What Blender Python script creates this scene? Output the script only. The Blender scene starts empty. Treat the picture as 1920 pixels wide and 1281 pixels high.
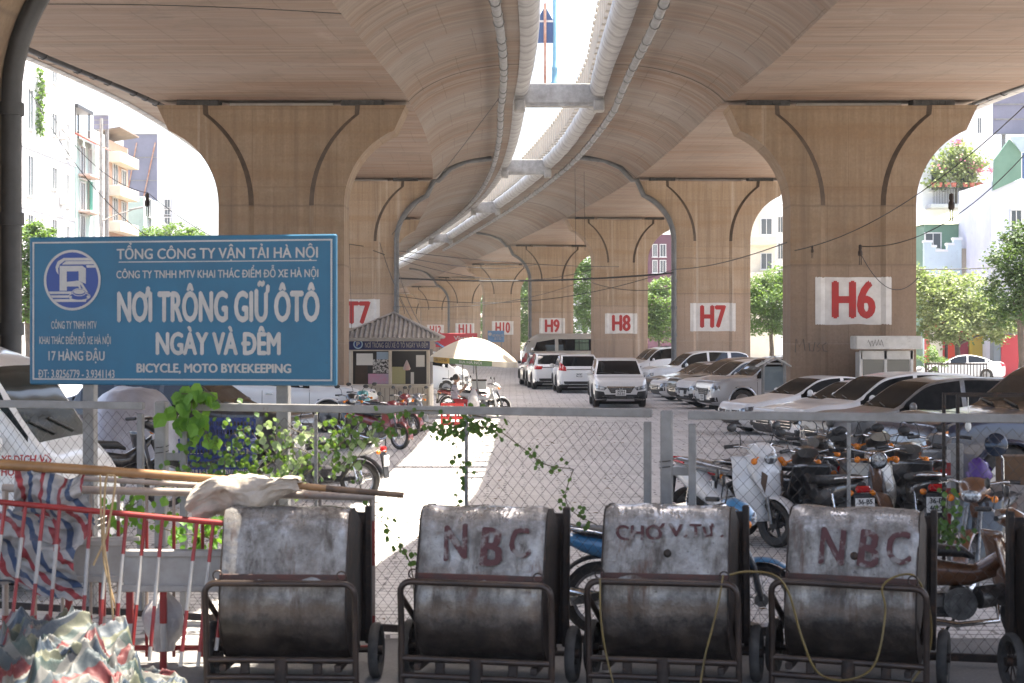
import bpy, bmesh, math, random
import numpy as np
from mathutils import Vector, Matrix, Euler
from mathutils.bvhtree import BVHTree
R = math.radians
PI = math.pi
scene = bpy.context.scene
COL = scene.collection
random.seed(7)
rng = np.random.default_rng(7)

# ------------------------------------------------------------------ camera, sky, sun, exposure
CAMZ, FPX = 2.58, 3200.0
cd = bpy.data.cameras.new("camera")
cam = bpy.data.objects.new("camera", cd)
COL.objects.link(cam)
cam.location = (0, 0, CAMZ)
cam.rotation_euler = (R(90), 0, 0)
cd.sensor_width = 36.0
cd.lens = 36.0 * FPX / 1920.0
cd.shift_y = -8.5 / 1920.0
cd.clip_end = 3000
cd.dof.use_dof = True
cd.dof.focus_distance = 58.0
cd.dof.aperture_fstop = 5.0
scene.camera = cam

SUN_DIR = Vector((0.27, 0.16, 1.0)).normalized()
w = bpy.data.worlds.new("World")
scene.world = w
w.use_nodes = True
nt = w.node_tree
sky = nt.nodes.new("ShaderNodeTexSky")
sky.sky_type = 'NISHITA'
sky.sun_disc = False
sky.sun_elevation = math.asin(SUN_DIR.z)
sky.sun_rotation = math.atan2(SUN_DIR.x, SUN_DIR.y)
sky.air_density = 0.8
sky.dust_density = 5.0
sky.ozone_density = 0.3
bg = nt.nodes["Background"]
bg.inputs["Strength"].default_value = 0.15
nt.links.new(sky.outputs[0], bg.inputs[0])
sd = bpy.data.lights.new("sun", 'SUN')
sun = bpy.data.objects.new("sun", sd)
COL.objects.link(sun)
sd.energy = 5.0
sd.angle = R(0.5)
sd.color = (1.0, 0.92, 0.79)
sun.rotation_euler = (-SUN_DIR).to_track_quat('-Z', 'Y').to_euler()
sun.location = (0, 0, 60)
scene.view_settings.view_transform = 'Standard'
scene.view_settings.look = 'None'
scene.view_settings.gamma = 1.0
scene.view_settings.use_curve_mapping = False
scene.view_settings.exposure = 2.3
# ------------------------------------------------------------------ helpers
def at(px, py, D):
    """world point seen at photo pixel (px,py) at depth D"""
    return Vector(((px - 960.0) / FPX * D, D, CAMZ + (632.0 - py) / FPX * D))
def ax(px, D):
    return (px - 960.0) / FPX * D
def az(py, D):
    return CAMZ + (632.0 - py) / FPX * D

def spline(pts):
    xs = np.array([p[0] for p in pts], float); ys = np.array([p[1] for p in pts], float)
    d = np.diff(ys) / np.diff(xs)
    m = np.zeros(len(xs)); m[0] = d[0]; m[-1] = d[-1]
    for i in range(1, len(xs) - 1):
        h0, h1 = xs[i] - xs[i-1], xs[i+1] - xs[i]
        m[i] = (d[i-1] * h1 + d[i] * h0) / (h0 + h1)
    def f(x):
        x = min(max(x, xs[0]), xs[-1])
        i = min(max(int(np.searchsorted(xs, x)) - 1, 0), len(xs) - 2)
        h = xs[i+1] - xs[i]; t = (x - xs[i]) / h
        return float((2*t**3-3*t**2+1)*ys[i] + (t**3-2*t**2+t)*h*m[i] + (-2*t**3+3*t**2)*ys[i+1] + (t**3-t**2)*h*m[i+1])
    return f

def frame_from(d):
    d = Vector(d).normalized()
    up = Vector((0, 0, 1)) if abs(d.z) < 0.95 else Vector((1, 0, 0))
    a = d.cross(up).normalized()
    b = a.cross(d).normalized()
    return a, b

class MB:
    def __init__(self):
        self.v = []; self.f = []; self.m = []; self.uv = {}
    def add(self, vs, fs, mi=0):
        o = len(self.v)
        self.v.extend([tuple(p) for p in vs])
        for q in fs:
            self.f.append([i + o for i in q]); self.m.append(mi)
        return o
    def tf(self, start, M):
        for i in range(start, len(self.v)):
            self.v[i] = tuple(M @ Vector(self.v[i]))
    def box(self, c, s, rz=0, mi=0, rx=0, ry=0):
        hx, hy, hz = s[0]/2, s[1]/2, s[2]/2
        vs = [Vector((x, y, z)) for x in (-hx, hx) for y in (-hy, hy) for z in (-hz, hz)]
        E = Euler((rx, ry, rz)).to_matrix()
        vs = [E @ p + Vector(c) for p in vs]
        self.add(vs, [(0,1,3,2),(4,6,7,5),(0,4,5,1),(2,3,7,6),(0,2,6,4),(1,5,7,3)], mi)
    def cbox(self, c, s, b, rz=0, mi=0, rx=0, ry=0, seg=1):
        bm = bmesh.new()
        bmesh.ops.create_cube(bm, size=1.0)
        for q in bm.verts: q.co = Vector((q.co.x*s[0], q.co.y*s[1], q.co.z*s[2]))
        bmesh.ops.bevel(bm, geom=bm.edges[:], offset=b, segments=seg, affect='EDGES', profile=0.5)
        bm.verts.index_update()
        E = Euler((rx, ry, rz)).to_matrix()
        self.add([E @ q.co + Vector(c) for q in bm.verts], [[q.index for q in f.verts] for f in bm.faces], mi)
        bm.free()
    def cyl(self, p0, p1, r0, r1=None, n=12, caps=True, mi=0):
        r1 = r0 if r1 is None else r1
        p0, p1 = Vector(p0), Vector(p1)
        a, b = frame_from(p1 - p0)
        vs = []
        for p, r in ((p0, r0), (p1, r1)):
            for i in range(n):
                t = 2*PI*i/n
                vs.append(p + a*(r*math.cos(t)) + b*(r*math.sin(t)))
        fs = [(i, (i+1) % n, n + (i+1) % n, n + i) for i in range(n)]
        if caps: fs += [list(range(n))[::-1], list(range(n, 2*n))]
        self.add(vs, fs, mi)
    def tube(self, pts, r, n=8, closed=False, caps=True, mi=0):
        pts = [Vector(p) for p in pts]; k = len(pts)
        rs = r if isinstance(r, (list, tuple)) else [r]*k
        tang = []
        for i in range(k):
            p = pts[(i-1) % k] if (closed or i > 0) else pts[i]
            q = pts[(i+1) % k] if (closed or i < k-1) else pts[i]
            d = q - p
            tang.append(d.normalized() if d.length > 1e-9 else Vector((0, 0, 1)))
        a, b = frame_from(tang[0]); vs = []
        for i in range(k):
            t = tang[i]
            a = (a - t*a.dot(t))
            a = a.normalized() if a.length > 1e-6 else frame_from(t)[0]
            b = t.cross(a)
            for j in range(n):
                th = 2*PI*j/n
                vs.append(pts[i] + a*(rs[i]*math.cos(th)) + b*(rs[i]*math.sin(th)))
        fs = []
        for i in range(k if closed else k-1):
            i2 = (i+1) % k
            for j in range(n):
                j2 = (j+1) % n
                fs.append((i*n+j, i*n+j2, i2*n+j2, i2*n+j))
        if caps and not closed: fs += [list(range(n))[::-1], list(range((k-1)*n, k*n))]
        self.add(vs, fs, mi)
    def lathe(self, prof, n=16, M=None, mi=0, arc=2*PI):
        M = M or Matrix(); vs = []; k = len(prof); full = abs(arc-2*PI) < 1e-6
        nn = n if full else n+1
        for i in range(nn):
            t = arc*i/n
            for r, z in prof: vs.append(M @ Vector((r*math.cos(t), r*math.sin(t), z)))
        fs = []
        for i in range(n):
            i2 = (i+1) % nn
            for j in range(k-1): fs.append((i*k+j, i2*k+j, i2*k+j+1, i*k+j+1))
        self.add(vs, fs, mi)
    def prism(self, poly, depth, M=None, mi=0, caps=(True, True)):
        """poly 2D, extruded from local z=0 to z=depth, then M"""
        M = M or Matrix(); n = len(poly)
        vs = [M @ Vector((p[0], p[1], 0)) for p in poly] + [M @ Vector((p[0], p[1], depth)) for p in poly]
        fs = [(i, (i+1) % n, n + (i+1) % n, n + i) for i in range(n)]
        if caps[0]: fs.append(list(range(n))[::-1])
        if caps[1]: fs.append(list(range(n, 2*n)))
        self.add(vs, fs, mi)
    def sphere(self, c, r, n=12, m=8, mi=0, M=None):
        r = (r, r, r) if not isinstance(r, (tuple, list)) else r
        vs = []; fs = []
        for i in range(m+1):
            ph = PI*i/m
            for j in range(n):
                th = 2*PI*j/n
                p = Vector((r[0]*math.sin(ph)*math.cos(th), r[1]*math.sin(ph)*math.sin(th), r[2]*math.cos(ph)))
                if M: p = M @ p
                vs.append(p + Vector(c))
        for i in range(m):
            for j in range(n): fs.append((i*n+j, (i+1)*n+j, (i+1)*n+(j+1) % n, i*n+(j+1) % n))
        self.add(vs, fs, mi)
    def grid(self, nu, nv, fn, mi=0):
        vs = [fn(i/nu, j/nv) for i in range(nu+1) for j in range(nv+1)]
        fs = [(i*(nv+1)+j, (i+1)*(nv+1)+j, (i+1)*(nv+1)+j+1, i*(nv+1)+j+1) for i in range(nu) for j in range(nv)]
        return self.add(vs, fs, mi)
    def build(self, name, mats, parent=None, smooth=None, loc=None, rz=0):
        me = bpy.data.meshes.new(name)
        me.from_pydata(self.v, [], self.f)
        if not isinstance(mats, (list, tuple)): mats = [mats]
        for q in mats: me.materials.append(q)
        if len(mats) > 1: me.polygons.foreach_set("material_index", self.m)
        if smooth is not None:
            me.shade_smooth()
            if smooth < 180: me.set_sharp_from_angle(angle=R(smooth))
        me.update()
        o = bpy.data.objects.new(name, me)
        COL.objects.link(o)
        if parent: o.parent = parent
        if loc: o.location = loc
        o.rotation_euler.z = rz
        return o

def fixn(o):
    bm = bmesh.new(); bm.from_mesh(o.data)
    bmesh.ops.remove_doubles(bm, verts=bm.verts[:], dist=1e-5)
    bmesh.ops.recalc_face_normals(bm, faces=bm.faces[:])
    bm.to_mesh(o.data); bm.free(); return o

def tag(o, label=None, cat=None, group=None, kind=None):
    if label: o["label"] = label
    if cat: o["category"] = cat
    if group: o["group"] = group
    if kind: o["kind"] = kind
    return o

def thing(name, label, cat, loc=(0, 0, 0), rz=0, group=None, scale=None):
    o = bpy.data.objects.new(name, None)
    o.empty_display_size = 0.2
    COL.objects.link(o)
    o.location = loc; o.rotation_euler.z = rz
    if scale: o.scale = (scale, scale, scale)
    return tag(o, label, cat, group)

def dup(root, loc, rz, label, group=None, scale=None):
    r = root.copy(); COL.objects.link(r)
    r.location = loc; r.rotation_euler.z = rz; r["label"] = label
    if scale: r.scale = (scale, scale, scale)
    if group: r["group"] = group
    for ch in list(root.children):
        c = ch.copy(); COL.objects.link(c); c.parent = r
        for g in list(ch.children):
            d = g.copy(); COL.objects.link(d); d.parent = c
    return r

_capH = None
def text_mb(s, width=None, cap=1.0, bold=0.0, extr=0.0):
    """lettering as a mesh builder in the XY plane: baseline y=0, x from 0 to width, capital height cap"""
    global _capH
    def raw(t):
        cu = bpy.data.curves.new("t", 'FONT'); cu.body = t; cu.size = 1.0; cu.resolution_u = 3
        ob = bpy.data.objects.new("t", cu)
        me = bpy.data.meshes.new_from_object(ob)
        v = [tuple(p.co) for p in me.vertices]; f = [list(p.vertices) for p in me.polygons]
        bpy.data.objects.remove(ob); bpy.data.meshes.remove(me); bpy.data.curves.remove(cu)
        return v, f
    if _capH is None:
        v, f = raw("H"); _capH = max(p[1] for p in v)
    base = s.replace("Đ", "D").replace("Ơ", "O").replace("Ợ", "O")
    v, f = raw(base); V0 = list(v); F0 = [list(q) for q in f]
    def extra(poly):
        o = len(V0); V0.extend([(a, b, 0.0) for a, b in poly]); F0.append(list(range(o, len(V0))))
    for i, ch in enumerate(s):
        if ch in "ĐƠỢ":
            xr = max(p[0] for p in raw(base[:i+1])[0])
            if ch == "Đ": xl = xr-.628; extra([(xl-.085, .30), (xl+.30, .30), (xl+.30, .385), (xl-.085, .385)])
            else:
                extra([(xr-.13, .58), (xr-.03, .555), (xr+.07, .63), (xr+.11, .73), (xr+.11, .80), (xr+.0, .80), (xr+.0, .73), (xr-.04, .66)])
                if ch == "Ợ": extra([(xr-.33+.055*math.cos(2*PI*k/10), -.13+.055*math.sin(2*PI*k/10)) for k in range(10)])
    x0 = min(p[0] for p in V0); x1 = max(p[0] for p in V0)
    sy = cap / _capH
    sx = sy if width is None else width / (x1 - x0)
    mb = MB()
    offs = [(0, 0)] if not bold else [(0, 0), (-bold, 0), (bold, 0), (0, bold*.5), (0, -bold*.5)]
    for n_, (ox, oy) in enumerate(offs): mb.add([((p[0]-x0+ox)*sx, (p[1]+oy)*sy, n_*4e-4) for p in V0], F0)
    mb.w = (x1 - x0)*sx
    return mb

def lettering(name, s, m, parent, o, width=None, cap=1.0, bold=0.0, normal='-y', center=False, warp=None):
    """letters lying on a vertical face; o = lower left corner of the baseline in parent space"""
    mb = text_mb(s, width, cap, bold)
    dx = -mb.w/2 if center else 0
    out = []
    for p in mb.v:
        x, y, e = p[0] + dx, p[1], p[2]
        if normal == '-y': q = (o[0]+x, o[1]-e, o[2]+y)
        elif normal == '+x': q = (o[0]+e, o[1]+x, o[2]+y)
        elif normal == '-x': q = (o[0]-e, o[1]-x, o[2]+y)
        elif normal == '+y': q = (o[0]-x, o[1]+e, o[2]+y)
        out.append(warp(q) if warp else q)
    mb.v = out
    return mb.build(name, m, parent)

# ------------------------------------------------------------------ materials
MATS = {}
class NT:
    def __init__(self, name):
        self.m = bpy.data.materials.new(name); self.m.use_nodes = True
        self.t = self.m.node_tree; self.b = self.t.nodes["Principled BSDF"]
        self.tc = self.n("ShaderNodeTexCoord")
    def n(self, ty, **kw):
        q = self.t.nodes.new(ty)
        for k, v in kw.items(): setattr(q, k, v)
        return q
    def l(self, a, b): self.t.links.new(a, b)
    def mapping(self, scale=(1, 1, 1), src='Object', loc=(0, 0, 0), rot=(0, 0, 0)):
        mp = self.n("ShaderNodeMapping")
        mp.inputs["Scale"].default_value = scale; mp.inputs["Location"].default_value = loc
        mp.inputs["Rotation"].default_value = rot
        s = self.tc.outputs[src] if isinstance(src, str) else src
        if src == 'Object':      # every copy of a thing gets its own stretch of the pattern
            if not hasattr(self, 'shift'):
                oi = self.n("ShaderNodeObjectInfo"); sc = self.n("ShaderNodeVectorMath", operation='SCALE')
                sc.inputs[0].default_value = (23.0, 17.0, 0.0); self.l(oi.outputs["Random"], sc.inputs[3])
                ad = self.n("ShaderNodeVectorMath", operation='ADD'); self.l(self.tc.outputs['Object'], ad.inputs[0]); self.l(sc.outputs[0], ad.inputs[1])
                self.shift = ad.outputs[0]
            s = self.shift
        self.l(s, mp.inputs["Vector"]); return mp.outputs[0]
    def noise(self, vec, scale=5, detail=5, rough=0.6, dist=0.0):
        q = self.n("ShaderNodeTexNoise")
        q.inputs["Scale"].default_value = scale; q.inputs["Detail"].default_value = detail
        q.inputs["Roughness"].default_value = rough; q.inputs["Distortion"].default_value = dist
        self.l(vec, q.inputs["Vector"]); return q.outputs["Fac"]
    def ramp(self, fac, stops):
        q = self.n("ShaderNodeValToRGB"); e = q.color_ramp.elements
        while len(e) < len(stops): e.new(0.5)
        for i, (p, c) in enumerate(stops):
            e[i].position = p
            e[i].color = (c, c, c, 1) if isinstance(c, (int, float)) else (*c, 1)
        self.l(fac, q.inputs[0]); return q.outputs[0]
    def mix(self, fac, a, b, mode='MIX'):
        q = self.n("ShaderNodeMix", data_type='RGBA', blend_type=mode)
        for s, v in ((q.inputs[0], fac), (q.inputs[6], a), (q.inputs[7], b)):
            if isinstance(v, (int, float)): s.default_value = v
            elif isinstance(v, (tuple, list)): s.default_value = (*v, 1)
            else: self.l(v, s)
        return q.outputs[2]
    def math(self, op, a, b=None):
        q = self.n("ShaderNodeMath", operation=op)
        for i, v in ((0, a), (1, b)):
            if v is None: continue
            if isinstance(v, (int, float)): q.inputs[i].default_value = v
            else: self.l(v, q.inputs[i])
        return q.outputs[0]
    def sep(self, vec):
        q = self.n("ShaderNodeSeparateXYZ"); self.l(vec, q.inputs[0]); return q.outputs
    def bump(self, h, strength=0.3, dist=0.02):
        q = self.n("ShaderNodeBump"); q.inputs["Strength"].default_value = strength
        q.inputs["Distance"].default_value = dist
        self.l(h, q.inputs["Height"]); self.l(q.outputs[0], self.b.inputs["Normal"])
    def set(self, **kw):
        for k, v in kw.items():
            s = self.b.inputs[k.replace("_", " ")]
            if isinstance(v, (int, float)): s.default_value = v
            elif isinstance(v, (tuple, list)): s.default_value = (*v, 1) if len(v) == 3 else v
            else: self.l(v, s)
        return self

def mat(name, col=(.5, .5, .5), rough=0.6, metal=0.0, col2=None, scale=4.0, lo=0.35, hi=0.65, bump=0.0, bscale=None,
        stretch=(1, 1, 1), coat=0.0, spec=None, trans=0.0, src='Object', dirt=None):
    if name in MATS: return MATS[name]
    N = NT(name)
    vec = N.mapping(stretch, src)
    c = tuple(col)
    if col2 is not None:
        c = N.mix(N.ramp(N.noise(vec, scale, 6, 0.65), [(lo, 0.0), (hi, 1.0)]), col, col2)
    if dirt:
        d = N.ramp(N.noise(N.mapping((1, 1, 1), src, loc=(3, 1, 7)), dirt[1], 8, 0.7), [(dirt[2], 0.0), (dirt[3], 1.0)])
        c = N.mix(d, c, dirt[0])
    N.set(Base_Color=c, Roughness=rough, Metallic=metal)
    if coat: N.b.inputs["Coat Weight"].default_value = coat; N.b.inputs["Coat Roughness"].default_value = 0.06
    if spec is not None: N.b.inputs["Specular IOR Level"].default_value = spec
    if trans: N.b.inputs["Transmission Weight"].default_value = trans
    if bump: N.bump(N.noise(vec, bscale or scale*6, 5, 0.6), bump, 0.02)
    MATS[name] = N.m
    return N.m
# ------------------------------------------------------------------ special materials
def soffit_mat(name="board_marked_concrete", tint=(0.78, 0.70, 0.63)):
    N = NT(name); uv = N.tc.outputs['UV']
    fine = N.noise(N.mapping((0.22, 3.2, 1), uv), 1.0, 7, 0.75)
    mid = N.noise(N.mapping((0.13, 0.9, 1), uv, loc=(4, 2, 0)), 1.0, 5, 0.6)
    big = N.noise(N.mapping((0.09, 0.12, 1), uv, loc=(9, 5, 0)), 1.0, 3, 0.5)
    c = N.mix(N.ramp(fine, [(0.34, 0.0), (0.6, 1.0)]), (0.105, 0.072, 0.052), (0.285, 0.222, 0.172))
    c = N.mix(N.ramp(mid, [(0.45, 0.0), (0.62, 0.85)]), c, (0.19, 0.108, 0.065))
    c = N.mix(N.ramp(big, [(0.35, 0.7), (0.6, 0.0)]), c, (0.27, 0.24, 0.215))
    br = N.n("ShaderNodeTexBrick")
    br.inputs["Scale"].default_value = 1.0; br.inputs["Mortar Size"].default_value = 0.014
    br.inputs["Brick Width"].default_value = 1.22; br.inputs["Row Height"].default_value = 4.88
    br.inputs["Mortar Smooth"].default_value = 0.3
    br.inputs["Color1"].default_value = (1, 1, 1, 1); br.inputs["Color2"].default_value = (0.97, 0.965, 0.96, 1)
    br.inputs["Mortar"].default_value = (0.7, 0.68, 0.66, 1)
    wob = N.n("ShaderNodeVectorMath", operation='ADD'); nz = N.n("ShaderNodeTexNoise"); nz.inputs["Scale"].default_value = 0.8
    sc = N.n("ShaderNodeVectorMath", operation='SCALE'); sc.inputs[3].default_value = 0.08
    N.l(uv, nz.inputs["Vector"]); N.l(nz.outputs["Color"], sc.inputs[0]); N.l(uv, wob.inputs[0]); N.l(sc.outputs[0], wob.inputs[1])
    N.l(wob.outputs[0], br.inputs["Vector"])
    c = N.mix(1.0, c, br.outputs["Color"], 'MULTIPLY')
    ws = N.noise(N.mapping((0.35, 0.3, 1), uv, loc=(13, 3, 0)), 1.0, 7, 0.7, 0.6)
    c = N.mix(N.ramp(ws, [(0.56, 0.0), (0.6, 0.38), (0.64, 0.12)]), c, (0.13, 0.105, 0.085))
    c = N.mix(N.ramp(ws, [(0.30, 0.4), (0.40, 0.0)]), c, (0.34, 0.31, 0.28))
    # dark weeping marks in short dashes
    dash = N.noise(N.mapping((0.55, 4.5, 1), uv, loc=(2, 7, 0)), 1.0, 3, 0.5)
    c = N.mix(N.ramp(dash, [(0.64, 0.0), (0.69, 0.65)]), c, (0.11, 0.09, 0.075))
    c = N.mix(1.0, c, tint, 'MULTIPLY')
    N.set(Base_Color=c, Roughness=0.85); N.bump(fine, 0.25, 0.03)
    return N.m

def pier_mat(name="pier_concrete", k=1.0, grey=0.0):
    N = NT(name)
    st = N.noise(N.mapping((5, 5, 0.22)), 1.0, 6, 0.7)
    blot = N.noise(N.mapping((0.7, 0.7, 1.1), loc=(2, 3, 1)), 1.0, 6, 0.62)
    lay = N.noise(N.mapping((0.15, 0.15, 2.2), loc=(5, 1, 3)), 1.0, 4, 0.6)
    c = N.mix(N.ramp(st, [(0.3, 0.0), (0.72, 1.0)]), (0.185, 0.130, 0.085), (0.275, 0.205, 0.142))
    c = N.mix(N.ramp(lay, [(0.45, 0.0), (0.65, 0.6)]), c, (0.20, 0.128, 0.072))
    c = N.mix(N.ramp(blot, [(0.56, 0.0), (0.8, 0.5)]), c, (0.31, 0.255, 0.195))
    # pour joints every 2.9 m and lighter render below
    z = N.sep(N.tc.outputs['Object'])[2]
    zz = N.math('ADD', z, N.math('MULTIPLY', N.noise(N.mapping((2, 2, 2)), 1.0, 4), 0.12))
    for h, cc in ((6.68, (0.115, 0.085, 0.06)), (4.85, (0.13, 0.1, 0.075)), (2.45, (0.34, 0.285, 0.23))):
        d = N.math('ABSOLUTE', N.math('SUBTRACT', zz, h))
        c = N.mix(N.ramp(d, [(0.012, 0.5), (0.05, 0.0)]), c, cc)
    low = N.ramp(N.math('MULTIPLY', zz, 0.1), [(0.47, 1.0), (0.495, 0.0)])
    c = N.mix(N.math('MULTIPLY', low, 0.5), c, (0.255, 0.185, 0.14))
    drip = N.noise(N.mapping((3.2, 3.2, 0.06), loc=(1, 8, 0)), 1.0, 3, 0.5)
    c = N.mix(N.ramp(drip, [(0.64, 0.0), (0.72, 0.45)]), c, (0.36, 0.31, 0.25))
    pb = N.n("ShaderNodeTexBrick"); N.l(N.mapping((1, 1, 1), rot=(R(90), 0, 0)), pb.inputs["Vector"])
    pb.inputs["Scale"].default_value = 1.0; pb.inputs["Brick Width"].default_value = 1.3; pb.inputs["Row Height"].default_value = 2.4; pb.inputs["Mortar Size"].default_value = .008
    pb.inputs["Color1"].default_value = (1, 1, 1, 1); pb.inputs["Color2"].default_value = (.86, .85, .84, 1); pb.inputs["Mortar"].default_value = (.62, .6, .58, 1)
    c = N.mix(0.8, c, pb.outputs['Color'], 'MULTIPLY')
    dk = N.noise(N.mapping((1.6, 1.6, 0.05), loc=(7, 3, 0)), 1.0, 5, 0.6)
    c = N.mix(N.ramp(dk, [(0.55, 0.0), (0.72, 0.6)]), c, (0.11, 0.08, 0.056))
    grain = N.noise(N.mapping((1, 1, 1)), 14.0, 5, 0.7)
    c = N.mix(N.ramp(grain, [(0.35, 0.22), (0.6, 0.0)]), c, (0.075, 0.058, 0.042))
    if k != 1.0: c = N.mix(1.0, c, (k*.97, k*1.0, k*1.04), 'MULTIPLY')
    N.set(Base_Color=c, Roughness=0.9); N.bump(st, 0.3, 0.03)
    return N.m

def paver_mat():
    N = NT("concrete_pavers"); P = N.n("ShaderNodeNewGeometry").outputs["Position"]
    br = N.n("ShaderNodeTexBrick")
    wob = N.n("ShaderNodeVectorMath", operation='ADD'); nz = N.n("ShaderNodeTexNoise"); nz.inputs["Scale"].default_value = 0.9
    sc = N.n("ShaderNodeVectorMath", operation='SCALE'); sc.inputs[3].default_value = 0.22
    N.l(P, nz.inputs["Vector"]); N.l(nz.outputs["Color"], sc.inputs[0]); N.l(P, wob.inputs[0]); N.l(sc.outputs[0], wob.inputs[1])
    N.l(wob.outputs[0], br.inputs["Vector"])
    br.inputs["Scale"].default_value = 1.0; br.inputs["Mortar Size"].default_value = 0.022
    br.inputs["Brick Width"].default_value = 0.62; br.inputs["Row Height"].default_value = 0.21
    br.inputs["Mortar Smooth"].default_value = 0.2; br.inputs["Bias"].default_value = 0.1
    br.inputs["Color1"].default_value = (0.62, 0.595, 0.57, 1); br.inputs["Color2"].default_value = (0.55, 0.525, 0.50, 1)
    br.inputs["Mortar"].default_value = (0.15, 0.14, 0.13, 1)
    vec = N.mapping((1, 1, 1), P)
    st = N.noise(vec, 0.35, 7, 0.62)
    c = N.mix(N.ramp(st, [(0.42, 0.0), (0.7, 0.55)]), N.mix(N.ramp(N.noise(vec, 0.8, 5, 0.7), [(0.46, 0.0), (0.6, 0.75)]), br.outputs["Color"], (0.59, 0.565, 0.54)), (0.36, 0.34, 0.32))
    oil = N.noise(N.mapping((1, 1, 1), P, loc=(20, 5, 0)), 1.3, 6, 0.7)
    c = N.mix(N.ramp(oil, [(0.58, 0.0), (0.69, 0.65)]), c, (0.15, 0.14, 0.13))
    dust = N.noise(vec, 2.3, 5, 0.6)
    c = N.mix(N.ramp(dust, [(0.5, 0.0), (0.75, 0.35)]), c, (0.48, 0.45, 0.41))
    N.set(Base_Color=c, Roughness=0.8)
    N.bump(br.outputs["Fac"], -0.5, 0.02)
    return N.m

def asphalt_mat(name, a, b):
    N = NT(name); P = N.n("ShaderNodeNewGeometry").outputs["Position"]
    v = N.mapping((1, 1, 1), P)
    c = N.mix(N.ramp(N.noise(v, 0.4, 6), [(0.35, 0.0), (0.7, 1.0)]), a, b)
    c = N.mix(N.ramp(N.noise(v, 40, 3), [(0.4, 0.3), (0.6, 0.0)]), c, tuple(x*0.5 for x in a))
    N.set(Base_Color=c, Roughness=0.9); N.bump(N.noise(v, 60, 3), 0.3, 0.01)
    return N.m

def wrap_mat():
    N = NT("wrapped_white_sheeting"); uv = N.tc.outputs['UV']
    # diagonal wraps round the edge: u = arc metres, v = along metres
    wv = N.n("ShaderNodeTexWave", wave_type='BANDS', bands_direction='DIAGONAL')
    mp = N.mapping((0.55, 1.0, 0), uv); N.l(mp, wv.inputs["Vector"])
    wv.inputs["Scale"].default_value = 0.34; wv.inputs["Distortion"].default_value = 3.2; wv.inputs["Detail"].default_value = 3
    wv.inputs["Detail Scale"].default_value = 1.2
    nz = N.noise(N.mapping((1.5, 2.5, 1), uv), 1.0, 6, 0.65)
    c = N.mix(N.ramp(nz, [(0.35, 0.0), (0.7, 1.0)]), (0.25, 0.245, 0.24), (0.38, 0.375, 0.37))
    c = N.mix(N.ramp(wv.outputs["Fac"], [(0.0, 0.6), (0.16, 0.0)]), c, (0.13, 0.125, 0.12))
    N.set(Base_Color=c, Roughness=0.55); N.bump(wv.outputs["Fac"], 0.5, 0.06)
    return N.m

def bin_mat():
    N = NT("stained_galvanised_sheet")
    v = N.mapping((1, 1, 1)); z = N.sep(N.tc.outputs['Object'])[2]
    n1 = N.noise(v, 4.5, 8, 0.72); n2 = N.noise(N.mapping((3.5, 3.5, 0.8), loc=(4, 4, 1)), 1.6, 7, 0.7)
    sp = N.noise(v, 26, 4, 0.7)
    c = N.mix(N.ramp(n1, [(0.36, 0.0), (0.62, 1.0)]), (0.11, 0.097, 0.086), (0.31, 0.29, 0.265))
    c = N.mix(N.ramp(n2, [(0.5, 0.0), (0.66, 0.85)]), c, (0.05, 0.038, 0.03))
    c = N.mix(N.ramp(sp, [(0.62, 0.0), (0.7, 0.7)]), c, (0.04, 0.03, 0.025))
    rs = N.noise(N.mapping((7, 7, 0.5), loc=(9, 2, 4)), 1.0, 4, 0.6)
    c = N.mix(N.ramp(rs, [(0.60, 0.0), (0.70, 0.75)]), c, (0.085, 0.036, 0.018))
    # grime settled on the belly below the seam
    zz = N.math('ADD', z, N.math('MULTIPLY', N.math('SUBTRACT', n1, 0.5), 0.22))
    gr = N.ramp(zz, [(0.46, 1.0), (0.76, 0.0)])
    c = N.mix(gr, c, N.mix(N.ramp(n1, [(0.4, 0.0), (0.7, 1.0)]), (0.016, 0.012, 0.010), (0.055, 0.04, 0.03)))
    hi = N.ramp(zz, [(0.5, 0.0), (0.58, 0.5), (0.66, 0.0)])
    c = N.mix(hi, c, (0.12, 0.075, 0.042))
    top_glint = N.ramp(zz, [(1.14, 0.0), (1.24, 1.0)]) if False else N.ramp(N.math('SUBTRACT', zz, 0.6), [(0.52, 0.0), (0.66, 1.0)])
    c = N.mix(N.math('MULTIPLY', top_glint, N.ramp(n1, [(0.4, 0.0), (0.6, 0.55)])), c, (0.66, 0.65, 0.64))  # bright top edge: sky glint painted into the colour
    m = N.ramp(n1, [(0.4, 0.2), (0.6, 0.8)])
    met = N.math('MULTIPLY', m, N.math('SUBTRACT', 1.0, gr))
    rgh = N.math('SUBTRACT', N.ramp(n2, [(0.3, 0.3), (0.7, 0.62)]), N.math('MULTIPLY', top_glint, 0.18))
    N.set(Base_Color=c, Metallic=met, Roughness=rgh)
    N.bump(N.noise(v, 5.0, 4, 0.55), 0.6, 0.04)
    return N.m

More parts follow.
